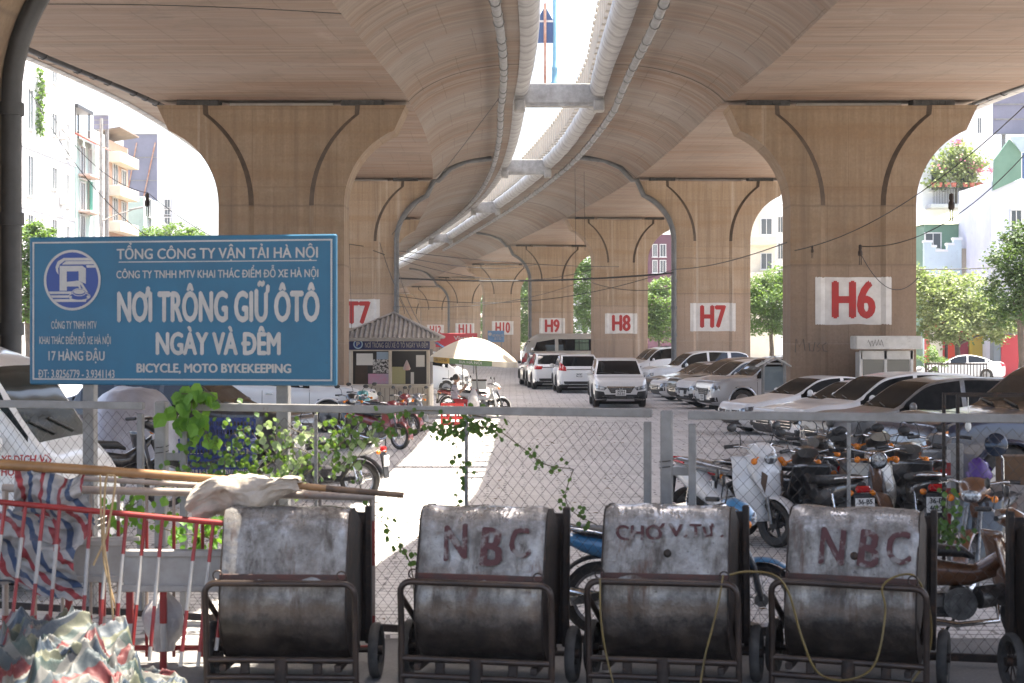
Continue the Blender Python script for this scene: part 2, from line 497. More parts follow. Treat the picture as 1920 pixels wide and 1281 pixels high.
def stripe_cloth(name, cols, per=0.34, axis='u'):
    N = NT(name); uv = N.tc.outputs['UV']
    s = N.sep(N.mapping((1, 1, 1), uv)); q = s[0] if axis == 'u' else s[1]
    fr = N.math('FRACT', N.math('DIVIDE', N.math('ADD', q, 40.0), per))
    r = N.n("ShaderNodeValToRGB"); r.color_ramp.interpolation = 'CONSTANT'
    e = r.color_ramp.elements
    while len(e) < len(cols): e.new(0.5)
    for i, cc in enumerate(cols): e[i].position = i/len(cols); e[i].color = (*cc, 1)
    N.l(fr, r.inputs[0])
    d = N.noise(N.mapping((1, 1, 1)), 6, 6, 0.7)
    c = N.mix(N.ramp(d, [(0.5, 0.0), (0.8, 0.45)]), r.outputs[0], (0.22, 0.2, 0.18))
    N.set(Base_Color=c, Roughness=0.6); N.b.inputs["Specular IOR Level"].default_value = 0.4
    N.bump(N.noise(N.mapping((1, 1, 1)), 22, 4), 0.3, 0.01)
    return N.m

def leaf_mat(name, a, b, trans=0.35):
    N = NT(name)
    oi = N.n("ShaderNodeNewGeometry").outputs["Random Per Island"]
    c = N.mix(oi, a, b)
    N.set(Base_Color=c, Roughness=0.55)
    tr = N.n("ShaderNodeBsdfTranslucent"); N.l(N.mix(0.5, c, (0.25, 0.4, 0.03)), tr.inputs["Color"])
    mx = N.n("ShaderNodeMixShader"); mx.inputs[0].default_value = trans
    out = N.t.nodes["Material Output"]
    N.l(N.b.outputs[0], mx.inputs[1]); N.l(tr.outputs[0], mx.inputs[2]); N.l(mx.outputs[0], out.inputs["Surface"])
    return N.m

def glass_mat(name, col, rough=0.05, alpha=None):
    N = NT(name)
    N.set(Base_Color=col, Roughness=rough); N.b.inputs["Specular IOR Level"].default_value = 0.5
    if alpha is not None: N.b.inputs["Alpha"].default_value = alpha
    return N.m

M_SOFFIT = soffit_mat(); M_WING = soffit_mat('grey_board_marked_concrete', (0.83, 0.82, 0.81)); M_PIER = pier_mat(); M_PIERLIT = pier_mat('lit_pier_concrete', 1.5); M_PAVER = paver_mat(); M_WRAP = wrap_mat(); M_BIN = bin_mat()
M_ROAD = asphalt_mat("road_asphalt", (0.20, 0.195, 0.188), (0.27, 0.262, 0.25))
M_WALK = asphalt_mat("footpath_concrete", (0.17, 0.162, 0.155), (0.26, 0.25, 0.24))
M_DIRT = asphalt_mat("dusty_ground", (0.24, 0.22, 0.19), (0.32, 0.30, 0.265))
M_CONC = mat("grey_concrete", (0.34, 0.33, 0.31), 0.9, col2=(0.22, 0.21, 0.195), scale=3, bump=0.3)
M_PVC = mat("grey_drain_pipe", (0.125, 0.13, 0.135), 0.5, col2=(0.08, 0.082, 0.084), scale=3)
M_PVCL = mat("pale_drain_pipe", (0.21, 0.215, 0.22), 0.5, col2=(0.13, 0.13, 0.13), scale=3)
M_PVCD = mat("dark_drain_pipe", (0.05, 0.051, 0.053), 0.5, col2=(0.03, 0.03, 0.03), scale=3)
M_BLACK = mat("black_rubber", (0.02, 0.02, 0.021), 0.7, col2=(0.045, 0.043, 0.04), scale=9)
M_DARKC = mat("dark_recess_concrete", (0.085, 0.062, 0.045), 0.9, col2=(0.055, 0.04, 0.03), scale=4)  # darker brown concrete for groove strips and deck joints
M_PAINTW = mat("white_wall_paint", (0.56, 0.545, 0.52), 0.8, col2=(0.46, 0.44, 0.42), scale=2.5, dirt=((0.42, 0.38, 0.33), 5, 0.6, 0.75))
M_PAINTR = mat("red_wall_paint", (0.36, 0.022, 0.02), 0.75, col2=(0.29, 0.032, 0.03), scale=5, dirt=((0.42, 0.26, 0.24), 9, 0.68, 0.74))
# ------------------------------------------------------------------ ground, roads
CR = spline([(-40, 7.0), (0, 7.5), (12.5, 8.4), (20, 9.05), (26, 9.85), (38, 10.3), (47, 10.45), (52.5, 10.5), (70, 10.6), (87.5, 10.3),
             (105, 9.3), (122, 7.8), (153, 3.6), (182, -1.0), (210, -5.8), (236, -10.6), (262, -15.6), (290, -21.5), (340, -33)])
CL = spline([(-40, -9.6), (0, -9.2), (12.5, -8.5), (20, -7.9), (35, -7.35), (52.5, -7.1), (70, -7.3), (87.5, -7.95), (105, -9.0), (122, -10.4),
             (153, -14.6), (182, -19.3), (210, -24.2), (236, -29.0), (262, -34.0), (290, -40.0), (340, -52)])
ZS = spline([(-40, 8.3), (0, 8.45), (20, 8.85), (32, 9.05), (40, 9.3), (52.5, 9.88), (70, 10.4), (87.5, 10.75), (105, 11.0), (122, 11.15),
             (153, 10.85), (182, 10.4), (210, 9.95), (236, 9.6), (290, 9.2), (340, 9.0)])

def ribbon(name, cf, o0, o1, z, m, d0=-40, d1=340, step=5):
    mb = MB(); n = int((d1-d0)/step)
    for i in range(n+1):
        d = d0 + (d1-d0)*i/n
        mb.v += [(cf(d)+o0, d, z), (cf(d)+o1, d, z)]
        if i: k = 2*i; mb.f.append([k-2, k-1, k+1, k]); mb.m.append(0)
    return mb.build(name, m)
mb = MB(); mb.add([(-1500, -300, -0.012), (1500, -300, -0.012), (1500, 2600, -0.012), (-1500, 2600, -0.012)], [(0, 1, 2, 3)])
tag(mb.build("ground", M_DIRT), kind="structure")
mb = MB(); mb.add([(-40, 14.6, 0.0), (24, 14.6, 0.0), (24, 330, 0.0), (-40, 330, 0.0)], [(0, 1, 2, 3)])
tag(mb.build("parking_pavement", M_PAVER), kind="structure")
tag(ribbon("road", CL, -18, -12.5, 0.004, M_ROAD), kind="structure")
tag(ribbon("road", CR, 11.5, 18, 0.004, M_ROAD), kind="structure")
tag(ribbon("pavement", CL, -20.5, -18, 0.12, M_WALK), kind="structure")
tag(ribbon("pavement", CR, 18, 20.5, 0.12, M_WALK), kind="structure")
mb = MB(); mb.add([(-9, -6, 0.004), (11.0, -6, 0.004), (11.0, 14.55, 0.004), (-9, 14.55, 0.004)], [(0, 1, 2, 3)])
tag(mb.build("footpath", M_WALK), kind="structure")

# ------------------------------------------------------------------ viaduct decks
def wing(side, t0=0.42, n=10):
    s0 = math.sin(t0); c0 = math.cos(t0); pts = []
    for i in range(n+1):
        t = t0 + (PI/2-t0)*i/n
        pts.append((side*(3.9 + 3.4*(c0-math.cos(t))/c0), 1.15*(math.sin(t)-s0)/(1-s0)))
    return pts
def roll(side, n=12):
    pts = []
    for i in range(n+1):
        t = R(-118) + R(225)*i/n
        pts.append((side*(7.38 + 0.36*math.cos(t)), 1.46 + 0.37*math.sin(t)))
    return pts
DS = [1.6 + 1.6*i for i in range(int(336/1.6)+1)]
def heading(cf, d):
    return math.atan2(-(cf(d+1)-cf(d-1)), 2.0)
FL = spline([(-20, 0), (64, 0), (80, .25), (95, .5), (128, .72), (200, .6), (340, .5)])
def flare(x, d):
    return x if abs(x) < 3.9 else x + math.copysign(FL(d)*min(1, (abs(x)-3.9)/3.4), x)
def sweep(name, cf, prof, m, parent, smooth=50, ds=DS, jitter=0.0):
    k = len(prof); arc = [0.0]
    for a, b in zip(prof, prof[1:]): arc.append(arc[-1]+math.hypot(b[0]-a[0], b[1]-a[1]))
    vs = []; uvs = []; fs = []
    for i, d in enumerate(ds):
        h = heading(cf, d); cx = cf(d); zz = ZS(d)
        for j, (x, z) in enumerate(prof):
            x = flare(x, d)
            jj = 1 + (jitter*math.sin(d*1.9+j*0.8)*math.sin(d*0.7+j) if jitter else 0)
            vs.append((cx + x*math.cos(h), d + x*math.sin(h), zz + z*jj)); uvs.append((arc[j], d))
        if i:
            for j in range(k-1): fs.append(((i-1)*k+j, (i-1)*k+j+1, i*k+j+1, i*k+j))
    me = bpy.data.meshes.new(name); me.from_pydata(vs, [], fs); me.materials.append(m)
    ul = me.uv_layers.new(name="UVMap")
    li = np.zeros(len(me.loops), int); me.loops.foreach_get("vertex_index", li)
    ul.data.foreach_set("uv", np.array(uvs)[li].ravel())
    me.shade_smooth(); me.set_sharp_from_angle(angle=R(smooth)); me.update()
    o = bpy.data.objects.new(name, me); COL.objects.link(o); o.parent = parent
    return o
def along(cf, x, z, ds):
    out = []
    for d in ds:
        h = heading(cf, d); xx = flare(x, d); out.append(Vector((cf(d)+xx*math.cos(h), d+xx*math.sin(h), ZS(d)+z)))
    return out
def deck(cf, label, inner):
    t = thing("viaduct_deck", label, "flyover deck")
    sweep("soffit", cf, [(-3.9, 0)] + [(x, 0) for x in (-2.6, -1.3, 0, 1.3, 2.6)] + [(3.9, 0)], M_SOFFIT, t, 18)
    sweep("wing_soffit", cf, wing(-1)[::-1], M_WING, t, 18); sweep("wing_soffit", cf, wing(1), M_WING, t, 18)
    for dj in (52.9, 87.9, 122.4, 153.4, 182.4, 210.4):
        jp = [(x, z-.012) for x, z in wing(-1)[::-1]+wing(1)]
        sweep("joint_strip", cf, jp, M_DARKC, t, 18, [dj-.11, dj+.11])
    for s in (-1, 1):
        sweep("rounded_edge", cf, roll(s), M_WRAP, t, 80, jitter=0.02 if s == inner else 0)
    sweep("deck_slab", cf, [(-7.5, 1.905), (7.5, 1.905)], M_CONC, t)
    for s in (-1, 1):
        x, z = (s*6.75, 0.86) if s == inner else (s*4.25, 0.12)
        ds = [d for d in DS if 10 < d < 175]
        pts = along(cf, x, z, ds); mb = MB(); mb.tube(pts, 0.115, 8)
        for i in range(1, len(pts)-1, 2):
            p = pts[i]; q = pts[i].lerp(pts[i+1], 0.03)
            mb.cyl(p, q, 0.145, n=8); mb.box(p+Vector((0, 0, .16)), (.05, .05, .3))
        for i in range(2, len(pts)-1, 4):
            mb.cyl(pts[i], pts[i].lerp(pts[i+1], 0.12), 0.135, n=8)
        mb.build("drain_pipe", M_PVCL if s == inner else M_PVCD, t, 60)
    return t
deckL = deck(CL, "left concrete flyover deck overhead on the T piers with a rounded wrapped edge", 1)
deckR = deck(CR, "right concrete flyover deck overhead on the H piers with baluster posts along its inner edge", -1)

M_BAL = mat("pale_baluster_stone", (0.36, 0.31, 0.25), 0.85, col2=(0.38, 0.34, 0.28), scale=4)
def baluster_bm():
    mb = MB(); mb.cbox((0, 0, 0.5), (0.26, 0.30, 1.0), 0.02); mb.cbox((0, 0, 1.04), (0.34, 0.38, 0.12), 0.02)
    return mb
def rail(cf, side, label, d0, d1, n1=95):
    t = thing("parapet_railing", label, "railing")
    base = None; d = d0; k = 0; far = MB()
    while d < d1:
        p = along(cf, side*7.62, 1.86, [d])[0]; h = heading(cf, d)
        if k < n1:
            if base is None: base = baluster_bm().build("baluster", M_BAL, t); o = base
            else:
                o = base.copy(); COL.objects.link(o); o.parent = t
            o.location = p; o.rotation_euler.z = h
        else:
            far.cbox(p + Vector((0, 0, 0.4)), (0.22, 0.26, 0.8), 0.02, rz=h)
        d += 1.35; k += 1
    if far.v: tag(far.build("baluster", M_BAL, t), kind="stuff")
    return t
rail(CR, -1, "row of pale stone balusters standing on the inner edge of the right flyover deck", 33, 190)

def beam(d, label):
    xl = CL(d) + 7.55 + FL(d); xr = CR(d) - 7.55 - FL(d); z = ZS(d)
    t = thing("cross_beam", label, "concrete beam", ((xl+xr)/2, d, z), 0, "concrete beams across the gap between the decks")
    mb = MB(); w = xr-xl+0.5
    mb.cbox((0, 0, 1.2), (w, 0.5, 0.72), 0.02)
    mb.cbox((0, 0, 0.79), (w-0.6, 0.46, 0.1), 0.01)
    mb.build("beam", M_CONC, t)
    for s in (-1, 1):
        m2 = MB(); m2.cbox((s*(w/2-0.16), 0, 0.78), (0.4, 0.6, 0.42), 0.04); m2.build("bracket", M_CONC, t)
    return t
beam(35.5, "concrete beam across the gap overhead, above the top edge of the photo")
beam(62, "largest concrete beam across the sky gap, carrying the arrow sign and lamp post")
beam(95, "second concrete beam across the sky gap, just beyond the one with the sign")
beam(128, "third concrete beam down the sky gap, small and grey")
beam(161, "farthest and smallest concrete beam across the narrow sky gap")

# ------------------------------------------------------------------ piers
ZT0 = 9.71
def pier_outline(zt):
    """half outline, outer edge from the ground up"""
    dz = zt - ZT0; pts = [(1.93, -0.02), (1.93, 6.63+dz)]
    for i in range(1, 13):
        a = i/12*math.asin(2.31/2.5)
        pts.append((1.93+2.5*(1-math.cos(a)), 6.63+dz+2.5*math.sin(a)))
    pts += [(3.83, zt)]
    return pts
def inner_curve(zt):
    dz = zt - ZT0; pts = [(1.0, -0.02), (1.0, 6.63+dz)]
    for i in range(1, 13):
        a = i/12*math.asin(2.80/3.5)
        pts.append((1.0+3.5*(1-math.cos(a)), 6.63+dz+3.5*math.sin(a)))
    pts.append((2.42, zt))
    return pts
XZ = Matrix(((1, 0, 0, 0), (0, 0, 1, 0), (0, 1, 0, 0), (0, 0, 0, 1)))     # poly (x,z) -> extruded along +y
REC = 0.07
def pier(code, cf, d, label, panel=True, dz=0.0, pipe=0, dx=0.0, py=-0.16):
    h = heading(cf, d); x = cf(d)+dx; zt = ZS(d) - 0.17
    t = thing("viaduct_pier", label, "bridge pier", (x, d, 0), h, "numbered viaduct piers")
    out = pier_outline(zt); inn = inner_curve(zt); mb = MB()
    poly = out + [(-a, b) for a, b in out[::-1]]
    mb.prism(poly, 1.6 - 2*REC, XZ @ Matrix.Translation((0, 0, REC)))
    for s in (-1, 1):
        w = [(s*a, b) for a, b in out] + [(s*a, b) for a, b in inn[::-1]]
        mb.prism(w, REC, XZ)
        mb.prism(w, REC, XZ @ Matrix.Translation((0, 0, 1.6-REC)))
    # chamfered outer corner lip
    pm_ = M_PIER if d < 80 else M_PIERLIT  # far piers: the stronger light there is painted in as paler concrete
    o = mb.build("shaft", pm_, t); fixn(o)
    for s in (-1, 1):
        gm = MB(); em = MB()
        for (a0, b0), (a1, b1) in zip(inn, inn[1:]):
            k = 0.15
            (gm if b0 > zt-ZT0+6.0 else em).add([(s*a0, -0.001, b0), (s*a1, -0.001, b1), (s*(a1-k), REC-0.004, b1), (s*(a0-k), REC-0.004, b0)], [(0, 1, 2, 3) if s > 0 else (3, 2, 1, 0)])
        gm.build("curved_groove", M_DARKC, t); em.build("panel_edge", pm_, t)
    for xx in (-2.58, 2.48):
        b = MB(); b.cbox((xx, 0.35, zt+0.085), (1.3, 0.62, 0.18), 0.015)
        for k in range(6): b.cbox((xx-0.6+k*0.24, 0.05, zt+0.085), (0.05, 0.06, 0.14), 0.01)
        b.build("bearing", M_BLACK, t)
    b = MB(); b.box((-0.05, 0.5, zt+0.06), (3.2, 0.2, 0.11)); b.build("bearing_shelf", M_PAINTW, t)
    if panel:
        pz0, pz1 = 2.97+dz, 4.42+dz; hw = 1.17; e = 0.012
        prof = [(-hw, -e), (-1.0, -e), (-0.86, REC-e), (0.86, REC-e), (1.0, -e), (hw, -e)]
        prof = [(a0+(a1-a0)*q/5, b0+(b1-b0)*q/5) for (a0, b0), (a1, b1) in zip(prof, prof[1:]) for q in range(5)] + [prof[-1]]
        pm = MB(); n = len(prof)
        rg = [random.uniform(-0.02, 0.02) for _ in range(2*n)]
        pm.v = [(a, b, pz0+rg[i]) for i, (a, b) in enumerate(prof)] + [(a, b, pz1+rg[n+i]) for i, (a, b) in enumerate(prof)]
        pm.f = [[i, i+1, n+i+1, n+i] for i in range(n-1)]; pm.m = [0]*(n-1)
        p = pm.build("number_panel", M_PAINTW, t)
        lw = 1.24 if len(code) == 2 else 1.5
        lettering("lettering", code, M_PAINTR, p, (-lw/2+0.02, REC-e-0.008, pz0+0.22), lw, 1.08, bold=0.05)
    if pipe:
        pts = []
        s = pipe
        dzz = zt-ZT0
        path = [(6.9, ZS(d)-zt+1.0), (5.6, ZS(d)-zt+0.85), (4.8, ZS(d)-zt+0.5), (4.15, 0.0)]
        pts = [(s*a, py, zt+b) for a, b in path]
        for a, b in out[::-1][:-1]: pts.append((s*(a+0.10), py, b))
        pts.append((s*(out[0][0]+0.10), py, 0.05))
        pm = MB(); pm.tube(pts, 0.135, 10)
        for z in (1.2, 2.6, 4.0, 5.4):
            pm.cyl((s*2.03, py, z), (s*2.03, py, z+0.16), 0.165, n=10)
        pm.build("downpipe", M_PVC if code != "T5" else M_PVCD, t, 60)
    return t
pH6 = pier("H6", CR, 52.5, "nearest right pier with red H6 on a white painted panel")
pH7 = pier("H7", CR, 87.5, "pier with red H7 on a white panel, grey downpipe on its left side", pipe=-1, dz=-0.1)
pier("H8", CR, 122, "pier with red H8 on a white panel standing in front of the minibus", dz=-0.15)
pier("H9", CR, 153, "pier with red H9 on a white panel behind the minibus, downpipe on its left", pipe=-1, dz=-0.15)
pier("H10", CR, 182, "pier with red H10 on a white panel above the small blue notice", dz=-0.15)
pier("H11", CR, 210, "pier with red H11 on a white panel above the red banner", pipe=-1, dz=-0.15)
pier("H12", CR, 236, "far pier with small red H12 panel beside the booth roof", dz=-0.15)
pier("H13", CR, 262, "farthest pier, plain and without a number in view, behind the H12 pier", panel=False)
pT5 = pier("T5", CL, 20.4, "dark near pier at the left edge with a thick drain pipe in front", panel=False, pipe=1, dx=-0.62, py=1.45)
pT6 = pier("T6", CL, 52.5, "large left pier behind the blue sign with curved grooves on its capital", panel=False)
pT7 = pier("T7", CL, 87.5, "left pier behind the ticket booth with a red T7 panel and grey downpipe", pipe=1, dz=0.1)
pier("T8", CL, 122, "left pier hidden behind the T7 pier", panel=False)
# ------------------------------------------------------------------ vehicles
VS = 1.06     # size of real vehicles in this scene's metres
M_GLASS = glass_mat("dark_car_glass", (0.008, 0.010, 0.012), 0.03)
M_GLASSD = mat("dusty_car_glass", (0.008, 0.008, 0.008), 0.14, col2=(0.026, 0.025, 0.0235), scale=3, spec=0.12)
M_CHROME = mat("chrome", (0.62, 0.62, 0.62), 0.12, 1.0)
M_DPLAS = mat("black_plastic", (0.018, 0.018, 0.019), 0.5)
M_TYRE = mat("tyre_rubber", (0.022, 0.021, 0.02), 0.8, col2=(0.06, 0.055, 0.05), scale=8)
M_RIM = mat("alloy_rim", (0.42, 0.42, 0.43), 0.3, 0.9)
M_LAMP = mat("lamp_glass", (0.55, 0.57, 0.58), 0.08, 0.35, col2=(0.12, 0.12, 0.13), scale=9, lo=0.45, hi=0.55)
M_TAIL = mat("red_lamp", (0.42, 0.012, 0.014), 0.12, coat=0.5)
M_AMBER = mat("amber_lamp", (0.75, 0.22, 0.02), 0.15)
M_PLATE = mat("white_plate", (0.72, 0.72, 0.70), 0.5)
M_INK = mat("black_lettering", (0.015, 0.015, 0.016), 0.6)
M_WELL = mat("wheel_well_black", (0.008, 0.008, 0.008), 0.9)
def paint(name, col, dusty=0.3, metal=0.0, rough=0.28):
    if name in MATS: return MATS[name]
    N = NT(name); v = N.mapping((1, 1, 1))
    z = N.sep(N.tc.outputs['Object'])[2]
    d = N.noise(v, 2.2, 7, 0.65)
    c = N.mix(N.math('MULTIPLY', N.ramp(d, [(0.38, 0.15), (0.7, 1.0)]), dusty), col, (0.46, 0.44, 0.41))
    low = N.ramp(z, [(0.2, 0.5), (0.55, 0.0)])
    c = N.mix(N.math('MULTIPLY', low, dusty+0.2), c, (0.26, 0.235, 0.205))
    N.set(Base_Color=c, Roughness=N.math('ADD', N.math('MULTIPLY', N.ramp(d, [(0.4, 0.0), (0.7, 1.0)]), dusty*0.6), rough), Metallic=metal)
    N.b.inputs["Coat Weight"].default_value = 0.7; N.b.inputs["Coat Roughness"].default_value = 0.05 + dusty*0.25
    MATS[name] = N.m
    return N.m
for _m in (M_GLASSD,): _m.node_tree.nodes['Principled BSDF'].inputs['IOR'].default_value = 1.2
P_WHITE = paint("white_car_paint", (0.74, 0.74, 0.73), 0.10)
P_WHITED = paint("dusty_white_car_paint", (0.74, 0.735, 0.73), 0.12)
P_SILVER = paint("silver_car_paint", (0.50, 0.51, 0.53), 0.15, 0.5)
P_BLACK = paint("black_car_paint", (0.012, 0.012, 0.014), 0.12)
P_NAVY = paint("navy_car_paint", (0.008, 0.014, 0.042), 0.06)
P_CHAR = paint("dusty_charcoal_car_paint", (0.045, 0.045, 0.047), 0.5)
P_BEIGE = paint("beige_bus_paint", (0.46, 0.43, 0.37), 0.2)

KINDS_CAR = dict(
    sedan=dict(L=4.75, W=1.85, H=1.44, top=[(0, .62), (.06, .72), (.35, .80), (1.25, .96), (1.42, 1.0), (2.15, 1.37), (2.6, 1.44), (3.1, 1.42), (3.65, 1.27), (4.15, 1.07), (4.6, 1.02), (4.72, .92), (4.75, .80)],
               cowl=1.42, rf=2.2, rr=3.25, rg=4.1, belt=(.90, .98), wb=(.88, 3.72), rw=.33, zc=.17, bp=2.72, cp=3.72, clad=False),
    suv=dict(L=4.62, W=1.86, H=1.68, top=[(0, .72), (.05, .86), (.25, .97), (1.05, 1.08), (1.22, 1.12), (1.95, 1.58), (2.4, 1.67), (3.3, 1.68), (3.95, 1.62), (4.2, 1.52), (4.5, 1.12), (4.58, 1.02), (4.62, .85)],
             cowl=1.22, rf=2.02, rr=4.02, rg=4.46, belt=(1.02, 1.10), wb=(.93, 3.60), rw=.37, zc=.22, bp=2.60, cp=3.55, clad=True),
    bigsuv=dict(L=4.80, W=1.90, H=1.82, top=[(0, .82), (.05, .98), (.22, 1.08), (1.15, 1.18), (1.35, 1.22), (2.0, 1.70), (2.4, 1.80), (3.6, 1.82), (4.3, 1.76), (4.5, 1.66), (4.68, 1.22), (4.76, 1.1), (4.80, .9)],
                cowl=1.35, rf=2.06, rr=4.38, rg=4.66, belt=(1.10, 1.18), wb=(.98, 3.72), rw=.40, zc=.26, bp=2.70, cp=3.65, clad=False),
    van=dict(L=5.3, W=2.0, H=2.36, top=[(0, .78), (.05, 1.0), (.18, 1.26), (.34, 1.44), (.84, 2.14), (1.25, 2.33), (3.5, 2.36), (4.9, 2.36), (5.15, 2.30), (5.26, 2.05), (5.29, 1.3), (5.30, .8)],
             cowl=.34, rf=.86, rr=5.15, rg=5.27, belt=(1.32, 1.38), wb=(1.0, 4.25), rw=.36, zc=.25, bp=1.75, cp=3.2, clad=False),
    minivan=dict(L=4.0, W=1.66, H=1.85, top=[(0, .78), (.05, .95), (.2, 1.06), (.4, 1.14), (.5, 1.2), (1.1, 1.72), (1.5, 1.83), (2.6, 1.86), (3.7, 1.84), (3.88, 1.75), (3.96, 1.2), (3.99, 1.0), (4.0, .8)],
                 cowl=.5, rf=1.16, rr=3.76, rg=3.95, belt=(1.08, 1.16), wb=(.72, 3.2), rw=.30, zc=.22, bp=1.95, cp=2.9, clad=False))

def car_shell(k):
    L, W = k['L'], k['W']; top = spline([(a, b) for a, b in k['top']])
    xs = set([0, .02, .05, .09, .14, .2, .28, L, L-.02, L-.05, L-.09, L-.14, L-.2, L-.28])
    x = .28
    while x < L-.3: x += .075; xs.add(round(x, 3))
    for c in (k['cowl'], k['rf'], k['rr'], k['rg'], k['bp']-.045, k['bp']+.045): xs.add(c)
    xs = sorted(q for q in xs if 0 <= q <= L)
    b0, b1 = k['belt']
    belt = spline([(0, b0-.2), (.3, b0-.06), (k['cowl'], b0), (L-.5, b1), (L, b1-.06)])
    def ring(x):
        e = min(x, L-x)
        w = W/2*(1 - .13*max(0, 1-e/.70)**2.4 - .05*max(0, 1-e/.10)**2)
        T = top(x); B = min(belt(x), T-.035); g = T-B
        zc = k['zc'] + .16*max(0, 1-e/.35)**2
        ins = .30*max(0, g-.08)
        we = w-.055-ins
        gz = B + g*(.90 if g > .2 else .62)
        return [(0, zc), (w*.55, zc), (w*.88, zc+.01), (w-.02, zc+.09), (w, (zc+B)*.52), (w-.008, B-.14), (w-.03, B-.02), (w-.055, B+.012),
                (w-.055-ins*.5, B+(gz-B)*.52), (we, gz), (we*.90, T-.16*(T-gz)), (we*.5, T-.004), (0, T)], T, B, g
    # subdivide the ring
    sub = [1, 1, 2, 2, 2, 2, 1, 2, 2, 2, 2, 2]
    rows = []; info = []
    for x in xs:
        P, T, B, g = ring(x); out = []; seg = []
        for i in range(12):
            a = np.array(P[i]); b = np.array(P[i+1]); m = sub[i]
            pa = np.array(P[max(i-1, 0)]); pb = np.array(P[min(i+2, 12)])
            for j in range(m):
                t = j/m
                if 3 <= i <= 5 or 9 <= i:
                    q = .5*((2*a)+(-pa+b)*t+(2*pa-5*a+4*b-pb)*t*t+(-pa+3*a-3*b+pb)*t**3)
                else: q = a+(b-a)*t
                out.append(q); seg.append(i)
        out.append(np.array(P[12])); rows.append(out); info.append((x, T, B, g))
    return xs, rows, seg, info

def quadpatch(bvh, corners, n, m, dirv, off, thick=0.0):
    """bilinear patch of world-axis rays cast on the shell"""
    A, Bc, C, D = [Vector(c) for c in corners]; d = Vector(dirv).normalized(); vs = []
    for i in range(n+1):
        for j in range(m+1):
            u, v = i/n, j/m
            p = A*(1-u)*(1-v)+Bc*u*(1-v)+C*u*v+D*(1-u)*v
            h = bvh.ray_cast(p - d*6, d, 12)
            q = h[0] - d*off if h[0] is not None else p
            vs.append(q)
    return vs, [(i*(m+1)+j, (i+1)*(m+1)+j, (i+1)*(m+1)+j+1, i*(m+1)+j+1) for i in range(n) for j in range(m)]

